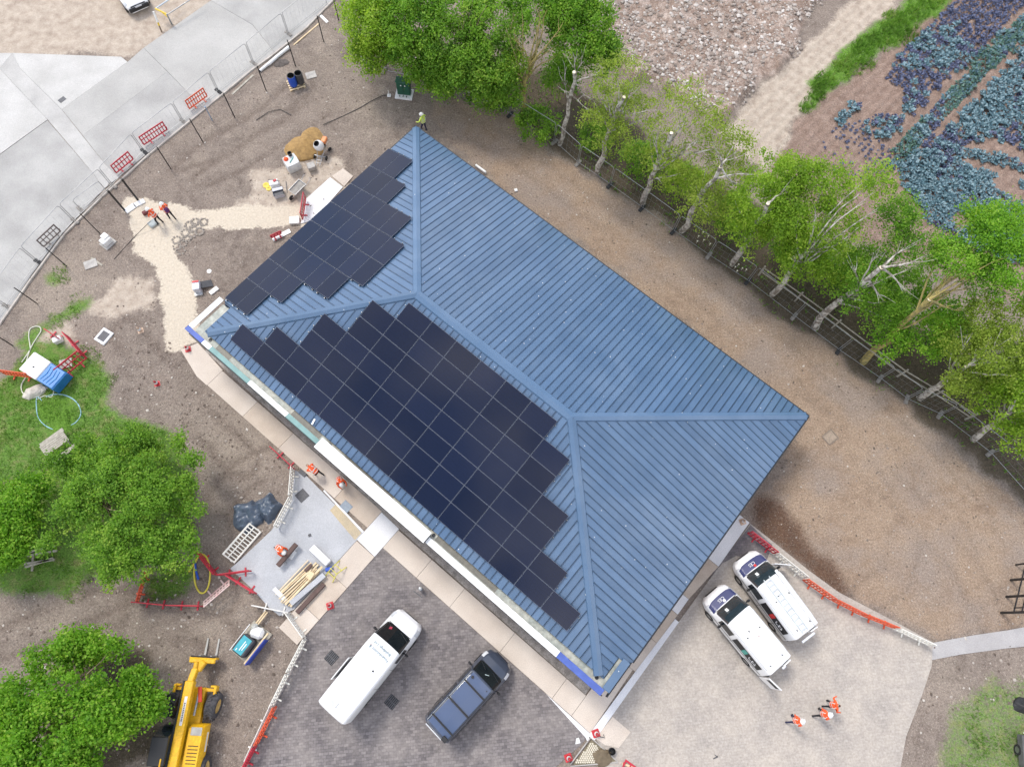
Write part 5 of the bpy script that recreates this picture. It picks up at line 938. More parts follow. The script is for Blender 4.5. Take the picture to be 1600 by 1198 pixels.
# ---- telescopic loader
w = ang((290, 1200), (316, 1060)); t = thing('telescopic_loader', 'yellow telescopic loader with black tyres and two steel forks', 'loader', P(302, 1145), w)
m_ly = mat('loader_yellow', (.76, .44, .012), (.66, .36, .012), rough=.4, scale=3, fine=(12, .12)); m_dirt = mat('tyre_dusty', (.075, .07, .075), (.04, .04, .042), rough=.9, scale=4, bump=.5, bscale=8); m_rim2 = mat('rim_buff', (.55, .37, .12), (.42, .28, .09), scale=6); m_lred = mat('loader_red', (.50, .05, .02)); m_lglass = mat('cab_glass', (.02, .03, .035), rough=.06, spec=.9); m_lgrey = mat('loader_grey', (.42, .41, .38), (.3, .29, .27), rough=.6)
def bigwheel(x, y, st=0.0):
    r, wd = .66, .52; k = MB(); RX = Matrix.Rotation(R_(90), 4, 'X'); k.lathe([(r*.55, -wd/2), (r*.9, -wd/2), (r*.97, -wd*.36), (r*.97, wd*.36), (r*.9, wd/2), (r*.55, wd/2), (r*.55, -wd/2)], 24, (0, 0, 0), 0, RX, False)
    for i in range(18):
        a = 2*math.pi*i/18
        for s in (-1, 1): k.box((math.cos(a+s*.08)*r*.985, s*wd*.2, math.sin(a+s*.08)*r*.985), (.06, wd*.44, .075), 0, None, 0, s*.5, -a)
    o = k.build('wheel', m_dirt, t, 35, (x, y, r), (0, 0, st)); MB().lathe([(.05, -wd*.2), (r*.5, -wd*.3), (r*.56, -wd*.45), (r*.56, wd*.45), (r*.5, wd*.3), (.05, wd*.2)], 18, (0, 0, 0), 0, RX).build('rim', m_rim2, o, 40)
for x, s in ((1.45, -.12), (-1.5, .1)):
    for y in (-1.02, 1.02): bigwheel(x, y, s)
MB().box((0, 0, .75), (4.6, 1.1, .5), 0, None, .08).build('chassis', m_ly, t); 
for x in (1.45, -1.5): MB().box((x, 0, .62), (.3, 1.7, .26), 0, None, .05).build('axle', m_blackp, t)
k = MB(); k.loft([[(-1.5, -1.1, .8), (.62, -1.1, .8), (.62, -.30, .8), (-1.5, -.30, .8)], [(-1.45, -1.12, 1.35), (.6, -1.12, 1.35), (.6, -.30, 1.35), (-1.45, -.30, 1.35)], [(-1.3, -1.0, 1.62), (.45, -1.0, 1.58), (.45, -.30, 1.58), (-1.3, -.30, 1.62)]]); k.build('engine_cover', m_ly, t, 40)
for i in range(6): MB().box((-1.15+i*.16, -.68, 1.63), (.035, .5, .012), 0, None, .004).build('vent_slot', m_blackp, t)
MB().box((.32, -.7, 1.60), (.38, .55, .03), 0, None, .01).build('tread_plate', m_lgrey, t); MB().box((-.2, -1.13, 1.1), (.9, .02, .16)).build('side_decal', mat('decal_white', (.75, .74, .7)), t)
k = MB(); k.loft([[(-1.3, .32, .9), (.5, .32, .9), (.5, 1.15, .9), (-1.3, 1.15, .9)], [(-1.3, .32, 1.6), (.45, .32, 1.6), (.45, 1.15, 1.6), (-1.3, 1.15, 1.6)], [(-1.15, .36, 2.35), (.1, .36, 2.35), (.1, 1.08, 2.35), (-1.15, 1.08, 2.35)]]); k.build('cab', m_lglass, t, 30); MB().box((-.55, .72, 2.40), (1.3, .82, .08), 0, None, .03).build('cab_roof', m_blackp, t)
k = MB(); k.box((-1.75, .85, 1.3), (.45, .5, .2), 0, None, .05); k.box((-1.3, .48, 2.44), (.9, .07, .08), 0, None, .02); k.build('rear_mudguard', m_ly, t); MB().cyl((-1.75, .8, 1.38), (-1.75, .8, 1.44), .08, .08, 10).build('filler_cap', m_lred, t)
k = MB(); k.box((0, 0, 0), (4.6, .44, .46), 0, None, .04); bo = k.build('boom', m_ly, t, 0, (.35, .05, 1.72), (0, R_(3), 0)); MB().box((.2, .275, .1), (4.2, .1, .24), 0, None, .02).build('hose_cover', m_blackp, bo); k = MB(); k.tube([(-1.9, .31, .1), (0, .33, .12), (1.9, .31, .02)], .025, 6); k.build('hose', mat('hose_orange', (.45, .22, .06)), bo); MB().box((.9, -.02, .236), (1.35, .14, .008)).build('boom_label', mat('label_white', (.8, .76, .76)), bo)
for i in range(11): MB().box((.45+i*.08, -.02, .244), (.045, .07, .006)).build('label_mark', m_blackp, bo)
k = MB(); k.box((0, 0, 0), (.75, .3, .36), 0, None, .04); k.build('boom_nose', m_ly, t, 0, (2.85, .05, 1.45), (0, R_(28), 0)); k = MB(); k.box((3.35, -.1, 1.0), (.55, .34, .34), 0, None, .05, -.5); k.box((3.3, .1, 1.05), (.5, .2, .5), 0, None, .05); k.build('boom_head', m_ly, t)
k = MB(); k.box((3.72, -.08, .62), (.1, 1.42, .5), 0, None, .02); k.box((3.6, -.08, .85), (.24, 1.36, .16), 0, None, .04); k.build('carriage', m_ly, t); MB().box((3.8, -.08, .86), (.07, 1.3, .1), 0, None, .02).build('carriage_bar', m_blackp, t)
for y in (-.48, .12): k = MB(); k.box((3.84, y, .45), (.06, .11, .8)); k.loft([[(3.84, y-.055, .06), (3.84, y+.055, .06), (3.84, y+.055, .11), (3.84, y-.055, .11)], [(4.72, y-.04, .06), (4.72, y+.04, .06), (4.72, y+.04, .075), (4.72, y-.04, .075)]]); k.build('fork', m_lgrey, t)
for s in (-1, 1):
    k = MB(); k.box((2.2, s*.62, .8), (.16, .75, .14), 0, None, .02); k.box((2.2, s*1.05, .78), (.42, .14, .46), 0, None, .03); k.box((2.38, s*.93, .8), (.1, .3, .3), 0, None, .02); k.build('stabiliser', m_ly, t)
MB().box((2.0, -.42, 1.25), (.75, .2, .08), 0, None, .02, .2).build('ram_guard', m_lred, t); k = MB(); k.cyl((1.0, -.32, 1.3), (2.2, -.34, 1.2), .06, .06, 8); k.build('lift_ram', m_galv, t)
k = MB(); k.box((1.45, 1.02, 1.28), (1.0, .46, .06), 0, None, .02); k.box((.88, 1.02, 1.1), (.06, .46, .4), 0, None, .02); k.build('mudguard', m_blackp, t)
# ================================================================== people
m_skin = mat('skin', (.50, .29, .20), (.44, .25, .17), rough=.6); m_hair = mat('hair_dark', (.02, .014, .01), rough=.7); m_hat = mat('helmet_white', (.80, .80, .78), rough=.35); m_ora = mat('hivis_orange', (.85, .12, .03), (.78, .10, .025), rough=.7); m_yelv = mat('hivis_yellow', (.62, .78, .12), (.52, .68, .10), rough=.7); m_ref = mat('reflective_tape', (.74, .74, .70), rough=.35); m_trs = mat('trousers_black', (.018, .018, .022), rough=.9); m_trn = mat('trousers_navy', (.03, .03, .08), rough=.9); m_boot = mat('boots', (.025, .02, .018), rough=.8); m_plum = mat('backpack_plum', (.10, .02, .12), rough=.7)
def skin_mesh(V, E, Rd, root):
    me = bpy.data.meshes.new('tmp'); me.from_pydata(V, E, []); o = bpy.data.objects.new('tmp', me); COL.objects.link(o)
    md = o.modifiers.new('s', 'SKIN'); md.use_smooth_shade = True
    for i, s in enumerate(me.skin_vertices[0].data): s.radius = Rd[i] if isinstance(Rd[i], tuple) else (Rd[i], Rd[i]); s.use_root = (i == root)
    o.modifiers.new('u', 'SUBSURF').levels = 2
    dg = bpy.context.evaluated_depsgraph_get(); ev = o.evaluated_get(dg); m2 = bpy.data.meshes.new_from_object(ev); bpy.data.objects.remove(o); bpy.data.meshes.remove(me); return m2
def person(name, label, loc_, face, J, top, legs, hat=m_hat, hair=False, pack=False, tape=True, group='workers in hi-vis clothing'):
    """J: joint dict in local space (x forward, y left, z up)"""
    t = thing(name, label, 'person', loc_, face, group); V, Rd, ix = [], [], {}
    def put(k, p, r): ix[k] = len(V); V.append(tuple(p)); Rd.append(r)
    rad = dict(pelvis=(.155, .12), belly=(.15, .115), chest=(.175, .125), neck=.055, head0=.075, head1=(.09, .1), hipL=.09, hipR=.09, kneeL=.06, kneeR=.06, ankL=.045, ankR=.045, toeL=(.045, .035), toeR=(.045, .035), shL=.07, shR=.07, elL=.048, elR=.048, wrL=.03, wrR=.03, palL=(.04, .02), palR=(.04, .02))
    for k in rad: put(k, J[k], rad[k])
    E = [('pelvis', 'belly'), ('belly', 'chest'), ('chest', 'neck'), ('neck', 'head0'), ('head0', 'head1'), ('pelvis', 'hipL'), ('pelvis', 'hipR'), ('hipL', 'kneeL'), ('kneeL', 'ankL'), ('ankL', 'toeL'), ('hipR', 'kneeR'), ('kneeR', 'ankR'), ('ankR', 'toeR'), ('chest', 'shL'), ('chest', 'shR'), ('shL', 'elL'), ('elL', 'wrL'), ('wrL', 'palL'), ('shR', 'elR'), ('elR', 'wrR'), ('wrR', 'palR')]
    me = skin_mesh(V, [(ix[a], ix[b]) for a, b in E], Rd, ix['pelvis'])
    # fingers, nose, ears and eyes are grown into the same mesh
    ex = MB()
    for s in 'LR':
        w_, p_ = Vector(J['wr'+s]), Vector(J['pal'+s]); d = (p_-w_).normalized(); sd = d.cross(Vector((0, 0, 1))); sd = sd.normalized() if sd.length > .1 else Vector((0, 1, 0)); up = sd.cross(d)
        for i, L in enumerate((.075, .085, .08, .06)):
            b0 = p_+sd*(.03-.02*i); ex.tube([b0-d*.01, b0+d*L*.55-up*.008, b0+d*L*.85-up*.03], [.0095, .0088, .0065], 5)
        b0 = w_.lerp(p_, .5)+sd*.035; ex.tube([b0, b0+sd*.025+d*.03, b0+sd*.022+d*.06-up*.015], [.011, .01, .007], 5)
    hv, nk = Vector(J['head1']), Vector(J['head0']); ax = (hv-nk).normalized(); fw = Vector(J.get('look', (1, 0, 0))); fw = (fw-ax*fw.dot(ax)).normalized(); sd = ax.cross(fw); c = nk.lerp(hv, .45)
    ex.tube([c+fw*.085+ax*.015, c+fw*.115-ax*.01, c+fw*.09-ax*.025], [.012, .016, .012], 5)
    for s in (-1, 1): ex.lathe([(.003, -.012), (.012, -.006), (.012, .006), (.003, .012)], 6, tuple(c+fw*.083+sd*s*.032+ax*.03)); ex.box(tuple(c+sd*s*.088-fw*.005), (.03, .014, .05), 0, None, .005)
    ex.box(tuple(c+fw*.083-ax*.05), (.012, .045, .012), 0, None, .003)
    import bmesh as _b
    bm = _b.new(); bm.from_mesh(me); m3 = ex.mesh('x', m_skin); bm.from_mesh(m3); bm.to_mesh(me); bm.free()
    me.materials.clear()
    for m in (m_skin, top, legs, m_boot, m_hair): me.materials.append(m)
    A = {k: np.array(v, float) for k, v in J.items() if k in rad}
    seg = [('pelvis', 'belly', 1), ('belly', 'chest', 1), ('chest', 'neck', 1), ('neck', 'head1', 0), ('head0', 'head1', 0), ('pelvis', 'hipL', 2), ('pelvis', 'hipR', 2), ('hipL', 'kneeL', 2), ('kneeL', 'ankL', 2), ('ankL', 'toeL', 3), ('hipR', 'kneeR', 2), ('kneeR', 'ankR', 2), ('ankR', 'toeR', 3), ('chest', 'shL', 1), ('chest', 'shR', 1), ('shL', 'elL', 1), ('elL', 'wrL', 1), ('wrL', 'palL', 0), ('shR', 'elR', 1), ('elR', 'wrR', 1), ('wrR', 'palR', 0)]
    n = len(me.polygons); C = np.zeros((n, 3)); cc = np.zeros(n*3); me.polygons.foreach_get('center', cc); C = cc.reshape(-1, 3); best = np.full(n, 9.); mi = np.zeros(n, int)
    for a, b, m in seg:
        p, q = A[a], A[b]; d = q-p; tt = np.clip(((C-p)@d)/(d@d), 0, 1); dist = np.linalg.norm(C-(p+tt[:, None]*d), axis=1)-(np.mean(rad[a])*.6); s = dist < best; best[s] = dist[s]; mi[s] = m
    if hair: hd = ((C-np.array(c+ax*.05))@np.array(ax) > -.01) & (np.linalg.norm(C-np.array(hv), axis=1) < .17) & (mi == 0); mi[hd] = 4
    me.polygons.foreach_set('material_index', mi.astype(np.int32)); me.polygons.foreach_set('use_smooth', [True]*n); me.name = 'body'; obj('body', me, t)
    if hat:
        h = MB(); q = ax.to_track_quat('Z', 'Y').to_matrix().to_4x4(); M = Matrix.Translation(c+ax*.045) @ q; h.lathe([(.15, 0), (.152, .012), (.128, .02), (.124, .06), (.10, .105), (.06, .13), (.01, .14)], 16, (0, 0, 0), 0, M); pk = M.inverted() @ (c+ax*.045+fw*.13); h.box(tuple(pk), (.12, .16, .015), 0, M, .006, math.atan2(pk.y, pk.x)); h.build('helmet', hat, t, 40)
    # vest: close fitting shell round the torso, with reflective bands
    pe, be, ch, ne = (Vector(J[k]) for k in ('pelvis', 'belly', 'chest', 'neck')); axs = [pe.lerp(be, .15), be, ch, ch.lerp(ne, .55)]; lat = (Vector(J['shL'])-Vector(J['shR'])).normalized(); rw = [(.19, .155), (.185, .15), (.215, .16), (.15, .11)]; rings = []
    for i, p in enumerate(axs):
        tv = (axs[min(i+1, 3)]-axs[max(i-1, 0)]).normalized(); l2 = (lat-tv*lat.dot(tv)).normalized(); f2 = l2.cross(tv); rings.append([tuple(p+l2*math.cos(2*math.pi*j/14)*rw[i][0]+f2*math.sin(2*math.pi*j/14)*rw[i][1]) for j in range(14)])
    v = MB(); v.loft(rings, 0, False); ve = v.build('vest', top, t, 60)
    if tape:
        for f in (.35, 1.4):
            i = int(f); g = f-i; r0 = [Vector(rings[i][j]).lerp(Vector(rings[i+1][j]), g-.13) for j in range(14)]; r1 = [Vector(rings[i][j]).lerp(Vector(rings[i+1][j]), g+.13) for j in range(14)]; cm = sum(r0, Vector())/14
            k = MB(); k.loft([[tuple(cm+(p-cm)*1.03) for p in r0], [tuple(cm+(p-cm)*1.03) for p in r1]], 0, False); k.build('reflective_tape', m_ref, ve)
        for j0 in (2, 5):
            k = MB(); pts = [Vector(rings[i][j0])*1.0+(Vector(rings[i][j0])-axs[i])*.06 for i in (1, 2, 3)]; pts2 = [Vector(rings[i][(14-j0) % 14])+(Vector(rings[i][(14-j0) % 14])-axs[i])*.06 for i in (3, 2, 1)]; k.tube(pts+pts2, .022, 4); k.build('reflective_tape', m_ref, ve)
    if pack: b_ = MB(); b_.box((0, 0, 0), (.16, .28, .38), 0, None, .06); b_.build('backpack', m_plum, t, 40, tuple(ch.lerp(be, .3)-Vector((.2, 0, 0))), (0, .25, 0))
    return t
def pose(lean=0.0, step=.12, arms='down', look=(1, 0, -.25), crouch=0.0, kneel=False):
    """standing / walking / bending; lean in radians forward about the hips"""
    if kneel: hz = .52; J = dict(hipL=(.03, .11, .5), hipR=(.0, -.11, .5), kneeL=(.32, .15, .36), ankL=(.22, .16, .07), toeL=(.36, .17, .04), kneeR=(.2, -.13, .08), ankR=(-.2, -.13, .09), toeR=(-.3, -.13, .04)); J['pelvis'] = (0, 0, hz)
    else:
        hz = .95-crouch; J = dict(pelvis=(0, 0, hz), hipL=(0, .1, hz-.06), hipR=(0, -.1, hz-.06), kneeL=(.05+step*.7+crouch*.7, .11, .5-crouch*.45), kneeR=(.02-step*.3+crouch*.7, -.11, .5-crouch*.45), ankL=(step, .12, .09), ankR=(-step-.04, -.12, .09), toeL=(step+.15, .14, .04), toeR=(-step+.12, -.14, .04))
    def up(d, y=0.0, f=0.0): return (math.sin(lean)*d+math.cos(lean)*f, y, hz+math.cos(lean)*d-math.sin(lean)*f)
    J.update(belly=up(.18), chest=up(.40), neck=up(.56), head0=up(.62, 0, .015), head1=up(.76, 0, .03+.05*lean), shL=up(.47, .19), shR=up(.47, -.19), look=look)
    S = {'L': 1, 'R': -1}
    for s, g in S.items():
        sh = Vector(J['sh'+s])
        if arms == 'down': e, w = sh+Vector((-.03, .06*g, -.28)), sh+Vector((.08, .07*g, -.52))
        elif arms == 'fwd': e, w = sh+Vector((.12, .07*g, -.24)), sh+Vector((.36, .0, -.26))
        elif arms == 'reach': e, w = sh+Vector((.12, .05*g, -.25)), sh+Vector((.24, -.02*g, -.48))
        elif arms == 'out': e, w = sh+Vector((.02, .16*g, -.2)), sh+Vector((.22, .2*g, -.3))
        d = (w-e).normalized(); J['el'+s], J['wr'+s], J['pal'+s] = tuple(e), tuple(w), tuple(w+d*.075)
    return J
def tow(p, q): return ang(p, q)
person('person', 'worker in orange hi-vis and white helmet on the sand path, nearer the box', P(252, 350, .0), tow((252, 350), (236, 345)), pose(.25, .1, 'reach'), m_ora, m_trs)
person('person', 'worker in orange hi-vis with a plum backpack on the sand path', P(271, 343, .0), tow((271, 343), (250, 322)), pose(.18, .14, 'fwd'), m_ora, m_trs, pack=True)
person('person', 'bending worker in orange hi-vis beside the manhole by the roof edge', P(500, 742, .075), tow((500, 742), (486, 733)), pose(.95, .2, 'reach', (1, 0, -1), .08), m_ora, m_trs, None, True)
person('person', 'crouching worker in orange hi-vis against the building front', P(532, 750, .075), tow((532, 750), (540, 764)), pose(.75, .08, 'reach', (1, 0, -1), .42), m_ora, m_trs, m_hat)
person('person', 'kneeling worker in orange hi-vis beside the brown beam in the yard', P(437, 856, .06), tow((437, 856), (450, 866)), pose(.9, .1, 'reach', (1, 0, -1), 0, True), m_ora, m_trs)
person('person', 'walking worker in orange hi-vis and white helmet, apart from the pair', P(1231, 1122, .055), tow((1230, 1122), (1262, 1112)), pose(.1, .2, 'down'), m_ora, m_trn)
person('person', 'worker in orange hi-vis with white helmet, left of the walking pair', P(1273, 1112, .055), tow((1273, 1112), (1305, 1102)), pose(.08, .22, 'down'), m_ora, m_trs)
person('person', 'bareheaded dark haired worker in orange hi-vis, right of the walking pair', P(1287, 1098, .055), tow((1287, 1098), (1315, 1094)), pose(.08, .15, 'out'), m_ora, m_trs, None, True)
person('person', 'person in yellow hi-vis and white helmet at the far corner of the roof', P(663, 205), tow((660, 200), (630, 180)), pose(.1, .1, 'out'), m_yelv, m_trn)
# ================================================================== smaller site objects
m_bluep = mat('plastic_blue', (.02, .09, .50), (.015, .07, .40), rough=.4); m_dkpl = mat('plastic_charcoal', (.06, .06, .065), (.04, .04, .045), rough=.5); m_wpl = mat('plastic_white', (.76, .76, .75), (.68, .68, .67), rough=.45); m_redp = mat('cone_red', (.55, .04, .05), (.45, .03, .04), rough=.5); m_ltsteel = mat('steel_light', (.45, .46, .47), rough=.4, metal=.5); m_conc = speck('cast_concrete', (.45, .43, .40), (.34, .32, .30), 3); m_iron = mat('cast_iron', (.10, .10, .11), (.07, .07, .075), rough=.6, scale=8, bump=.3, bscale=30)
def one(name, mb, m, label, cat, loc_=None, rz=0.0, smooth=0, group=None): return tag(mb.build(name, m, None, smooth, loc_, (0, 0, rz)), label, cat, group)
# pallet with two barrels
def pallet(label, p, rz, z=.0, m=None, group=None):
    t = thing('pallet', label, 'pallet', P(*p, z), rz, group)
    for i in range(5): MB().box((0, -.42+i*.21, .125), (1.15, .11, .022)).build('board', m or m_new, t)
    for y in (-.42, 0, .42):
        for x in (-.5, 0, .5): MB().box((x, y, .065), (.12, .1, .09)).build('block', m or m_new, t)
    return t
pallet('wooden pallet under the blue and black barrels', (463, 133), ang((455, 137), (475, 131)))
def barrel(p, m, lb):
    t = thing('barrel', lb, 'barrel', P(*p, .137)); MB().lathe([(.25, 0), (.28, .04), (.29, .25), (.285, .3), (.29, .35), (.29, .6), (.285, .65), (.29, .7), (.28, .88), (.27, .92)], 20, (0, 0, 0), 0, None, False).build('shell', m, t, 50); MB().lathe([(.27, .92), (.24, .925), (.235, .6), (.01, .58)], 20, (0, 0, 0), 0, None, False).build('mouth', m_blackp, t, 50)
    return t
barrel((459, 133), m_bluep, 'open blue plastic barrel on the pallet'); barrel((470, 129), m_dkpl, 'open charcoal barrel on the pallet beside the blue one')
one('paving_slab', MB().box((0, 0, .03), (.75, .6, .05), 0, None, .01), m_conc, 'grey slab lying beside the two barrels', 'slab', P(486, 118), ang((470, 120), (500, 112)))
a, b = P(407, 113), P(452, 76); d = b-a; k = MB(); k.tube([(0, 0, .13), d*.25+Vector((0, 0, .14)), d*.3+Vector((.03, 0, .13)), d*.6+Vector((0, 0, .14)), d+Vector((0, 0, .12))], [.10, .11, .13, .12, .13], 10); t = thing('pipe_roll', 'long white wrapped pipe lying along the kerb', 'pipe', a); k.build('wrap', m_wpl, t, 50); MB().cyl((-.04, -.03, .13), (.01, .01, .13), .09, .09, 10).build('pipe_end', m_blackp, t)
def plank(a, b, lb, m, w=.1, h=.05, name='plank', z=0.0, group=None, zb=None):
    p, q = P(*a, z), P(*b, z if zb is None else zb); d = q-p; k = MB(); k.box((d.length/2, 0, h/2), (d.length, w, h), 0, None, .006); o = k.build(name, m, None, 0, p, (0, -math.atan2(d.z, math.hypot(d.x, d.y)), math.atan2(d.y, d.x))); return tag(o, lb, 'plank', group)
plank((459, 71), (499, 37), 'orange timber batten lying on the soil below the kerb', m_new, .1); plank((501, 25), (512, 36), 'short white board beside a black post', m_wpl, .22); plank((363, 148), (396, 118), 'weathered board against the kerb', m_tim, .14)
k = MB(); rr = random.Random(2)
def blob(rx, ry, h, n=26, rings=7, seed=1, amp=.16, pw=.8):
    mb = MB(); R = []; r = np.random.default_rng(seed)
    for i in range(rings+1):
        f = i/rings; row = []
        for j in range(n):
            a = 2*math.pi*j/n; nz_ = 1+amp*(vnoise(np.array([math.cos(a)*1.7+5+f]), np.array([math.sin(a)*1.7+f*2+3]), 1.0, seed)[0]-.5)*2; q = (1-f)**pw; row.append((math.cos(a)*rx*q*nz_, math.sin(a)*ry*q*nz_, h*f*(1+amp*.4*(nz_-1))-.04*(i == 0)+r.normal(0, h*.012)))
        R.append(row)
    mb.loft(R, 0, True); return mb
one('soil_heap', blob(.55, .4, .18, 18, 5, 8, .4), mat('soil_dark', (.12, .10, .09), (.08, .065, .055), scale=6, bump=.6), 'small dark soil heap beside the white pipe', 'soil heap', P(439, 99))
# green electrical cabinet on its pad
t = thing('electrical_cabinet', 'dark green electrical cabinet standing on a concrete pad', 'cabinet', P(632, 148), ang((620, 150), (645, 153))); m_gcab = mat('cabinet_green', (.02, .10, .06), (.015, .08, .05), rough=.45)
MB().box((0, .0, .05), (1.25, .95, .12), 0, None, .02).build('pad', c_wsl, t); MB().box((0, .08, .72), (.95, .45, 1.25), 0, None, .03).build('case', m_gcab, t); MB().box((0, .06, 1.37), (1.02, .55, .06), 0, None, .02).build('roof', m_gcab, t)
for x in (-.24, .24): MB().box((x, -.155, .7), (.44, .02, 1.1), 0, None, .006).build('door', m_gcab, t); MB().box((x*.6, -.17, 1.05), (.09, .012, .09)).build('label_plate', m_wpl, t)
for x in (-.3, -.05, .2): k = MB(); k.tube([(x, -.2, .1), (x, -.3, .15), (x+.03, -.36, .0)], .03, 6); k.build('cable', m_blackp, t)
one('marker_stake', MB().cyl((0, 0, 0), (0, 0, .55), .05, .02, 8).box((0, 0, .04), (.26, .26, .08), 0, None, .02), m_wpl, 'short white marker left of the green cabinet', 'marker', P(608, 150))
k = MB(); p0 = P(605, 148); k.tube([P(610, 148, .05)-p0, P(597, 150, .06)-p0, P(580, 158, .05)-p0, P(560, 170, .06)-p0, P(535, 182, .05)-p0, P(505, 195, .06)-p0], .025, 6); one('cable', k, m_blackp, 'black cable running over the soil from the cabinet', 'cable', p0)
k = MB(); p0 = P(400, 190); k.tube([P(400, 188, .05)-p0, P(420, 175, .06)-p0, P(438, 171, .05)-p0, P(455, 180, .05)-p0], .022, 6); one('cable', k, m_blackp, 'thin dark cable curving over the soil below the kerb', 'cable', p0)
k = MB(); k.tube([(.16*math.cos(a), .22*math.sin(a), .6+.1*math.sin(a)) for a in np.linspace(0, 6.0, 18)], .03, 6); one('hose_coil', k, m_yel, 'small yellow coil hanging on the fence near the cabinet', 'coil', P(672, 146))
# sand heap, mixer, barrows, bags
one('sand_heap', blob(1.5, 1.3, .6, 40, 10, 3, .28, .7), mat('building_sand', (.36, .225, .085), (.25, .155, .06), scale=4, bump=.5, bscale=14, fine=(25, .15), rough=.95), 'orange building sand heaped beside the cement mixer', 'sand heap', P(480, 228), .5, 60)
one('dug_sand', blob(.75, .6, .34, 22, 6, 12, .4, .6), mat('damp_sand', (.24, .14, .06), (.18, .105, .045), scale=6, bump=.6), 'darker damp sand dug out in front of the heap', 'sand', P(481, 236), 0, 60)
t = thing('cement_mixer', 'cement mixer with white drum and orange motor housing', 'mixer', P(504, 238), ang((500, 235), (515, 222))); MB().lathe([(.16, 0), (.30, .12), (.36, .32), (.34, .5), (.24, .68), (.20, .72)], 18, (0, 0, 0), 0, Matrix.Translation((0, 0, .5)) @ Matrix.Rotation(-.35, 4, 'Y'), False).build('drum', m_wpl, t, 50); MB().lathe([(.20, .71), (.18, .4), (.01, .3)], 18, (0, 0, 0), 0, Matrix.Translation((0, 0, .5)) @ Matrix.Rotation(-.35, 4, 'Y'), False).build('drum_mouth', m_blackp, t, 50)
MB().box((.48, .1, .75), (.5, .32, .3), 0, None, .05, .4).build('motor_housing', mat('housing_orange', (.72, .26, .10), rough=.5), t); k = MB(); k.tube([(-.35, -.3, 0), (0, -.3, .5), (.4, -.25, 0)], .025, 6); k.tube([(-.35, .3, 0), (0, .3, .5), (.4, .25, 0)], .025, 6); k.tube([(0, -.3, .5), (0, .3, .5)], .03, 6); k.build('stand', m_ltsteel, t)
for y in (-.3, .3): MB().lathe([(.02, -.03), (.15, -.03), (.15, .03), (.02, .03)], 12, (0, 0, 0), 0, Matrix.Translation((.45, y, .15)) @ Matrix.Rotation(R_(90), 4, 'X')).build('wheel', m_tyre, t)
def barrow(p, q, lb, load):
    t = thing('wheelbarrow', lb, 'wheelbarrow', P(*p), ang(p, q)); M = Matrix(); k = MB(); k.loft([[(-.35, -.2, .32), (.32, -.2, .28), (.32, .2, .28), (-.35, .2, .32)], [(-.5, -.32, .6), (.55, -.3, .58), (.55, .3, .58), (-.5, .32, .6)]], 0, False); k.add([(-.35, -.2, .32), (.32, -.2, .28), (.32, .2, .28), (-.35, .2, .32)], [(0, 3, 2, 1)]); k.tube([(-.5, -.32, .6), (.55, -.3, .58), (.55, .3, .58), (-.5, .32, .6)], .018, 6, 0, True); k.build('tray', m_ltsteel, t)
    MB().add([(-.47, -.3, .52), (.5, -.28, .52), (.5, .28, .52), (-.47, .3, .52)], [(0, 1, 2, 3)]).build('load', load, t); k = MB()
    for s in (-1, 1): k.tube([(.75, s*.06, .22), (-.3, s*.24, .3), (-1.0, s*.28, .62)], .018, 6); k.tube([(-.25, s*.22, .3), (-.4, s*.22, 0)], .016, 6)
    k.build('frame', m_ltsteel, t)
    for s in (-1, 1): k = MB(); k.cyl((-1.0, s*.28, .62), (-1.12, s*.285, .65), .024, .024, 6); k.build('handle', m_blackp, t)
    MB().lathe([(.05, -.04), (.17, -.045), (.19, 0), (.17, .045), (.05, .04)], 14, (0, 0, 0), 0, Matrix.Translation((.75, 0, .19)) @ Matrix.Rotation(R_(90), 4, 'X')).build('wheel', m_tyre, t); return t
m_mort = mat('mortar_grey', (.30, .28, .25), (.22, .20, .18), scale=5, bump=.4)
barrow((468, 300), (463, 305), 'wheelbarrow full of grey mortar beside the white slab', m_mort)
t = thing('mixer_trolley', 'upturned barrow frame with two small wheels below the mixer', 'trolley', P(501, 250), ang((497, 262), (505, 238))); k = MB()
for s in (-1, 1): k.tube([(-.6, s*.12, .1), (.1, s*.18, .35), (.5, s*.3, .5)], .02, 6)
for x in (-.45, -.2, .05): k.tube([(x, -.17, .25), (x, .17, .25)], .018, 6)
k.tube([(.1, -.4, .3), (.1, .4, .3)], .03, 6); k.build('frame', m_ltsteel, t)
for s in (-1, 1): MB().lathe([(.03, -.035), (.16, -.035), (.16, .035), (.03, .035)], 12, (0, 0, 0), 0, Matrix.Translation((.1, s*.42, .17)) @ Matrix.Rotation(R_(90), 4, 'X')).build('wheel', m_tyre, t)
for a in range(6): k = MB(); k.tube([(.5, -.3+a*.12, .5), (.75, -.35+a*.14, .62)], .02, 5); k.build('tine', m_tim, t)
def bag(name, w, d, h, seed):
    mb = MB(); n = 20; R = []
    for f, s in ((0, .86), (.12, .97), (.5, 1.03), (.85, 1.0), (1, .93)):
        row = []
        for j in range(n):
            a = 2*math.pi*j/n+math.pi/4; c_, s_ = math.cos(a), math.sin(a); q = 1/max(abs(c_), abs(s_)); q = 1+(q-1)*.8; row.append((c_*q*w/2*s, s_*q*d/2*s, h*f))
        R.append(row)
    mb.loft(R, 0, True); return mb
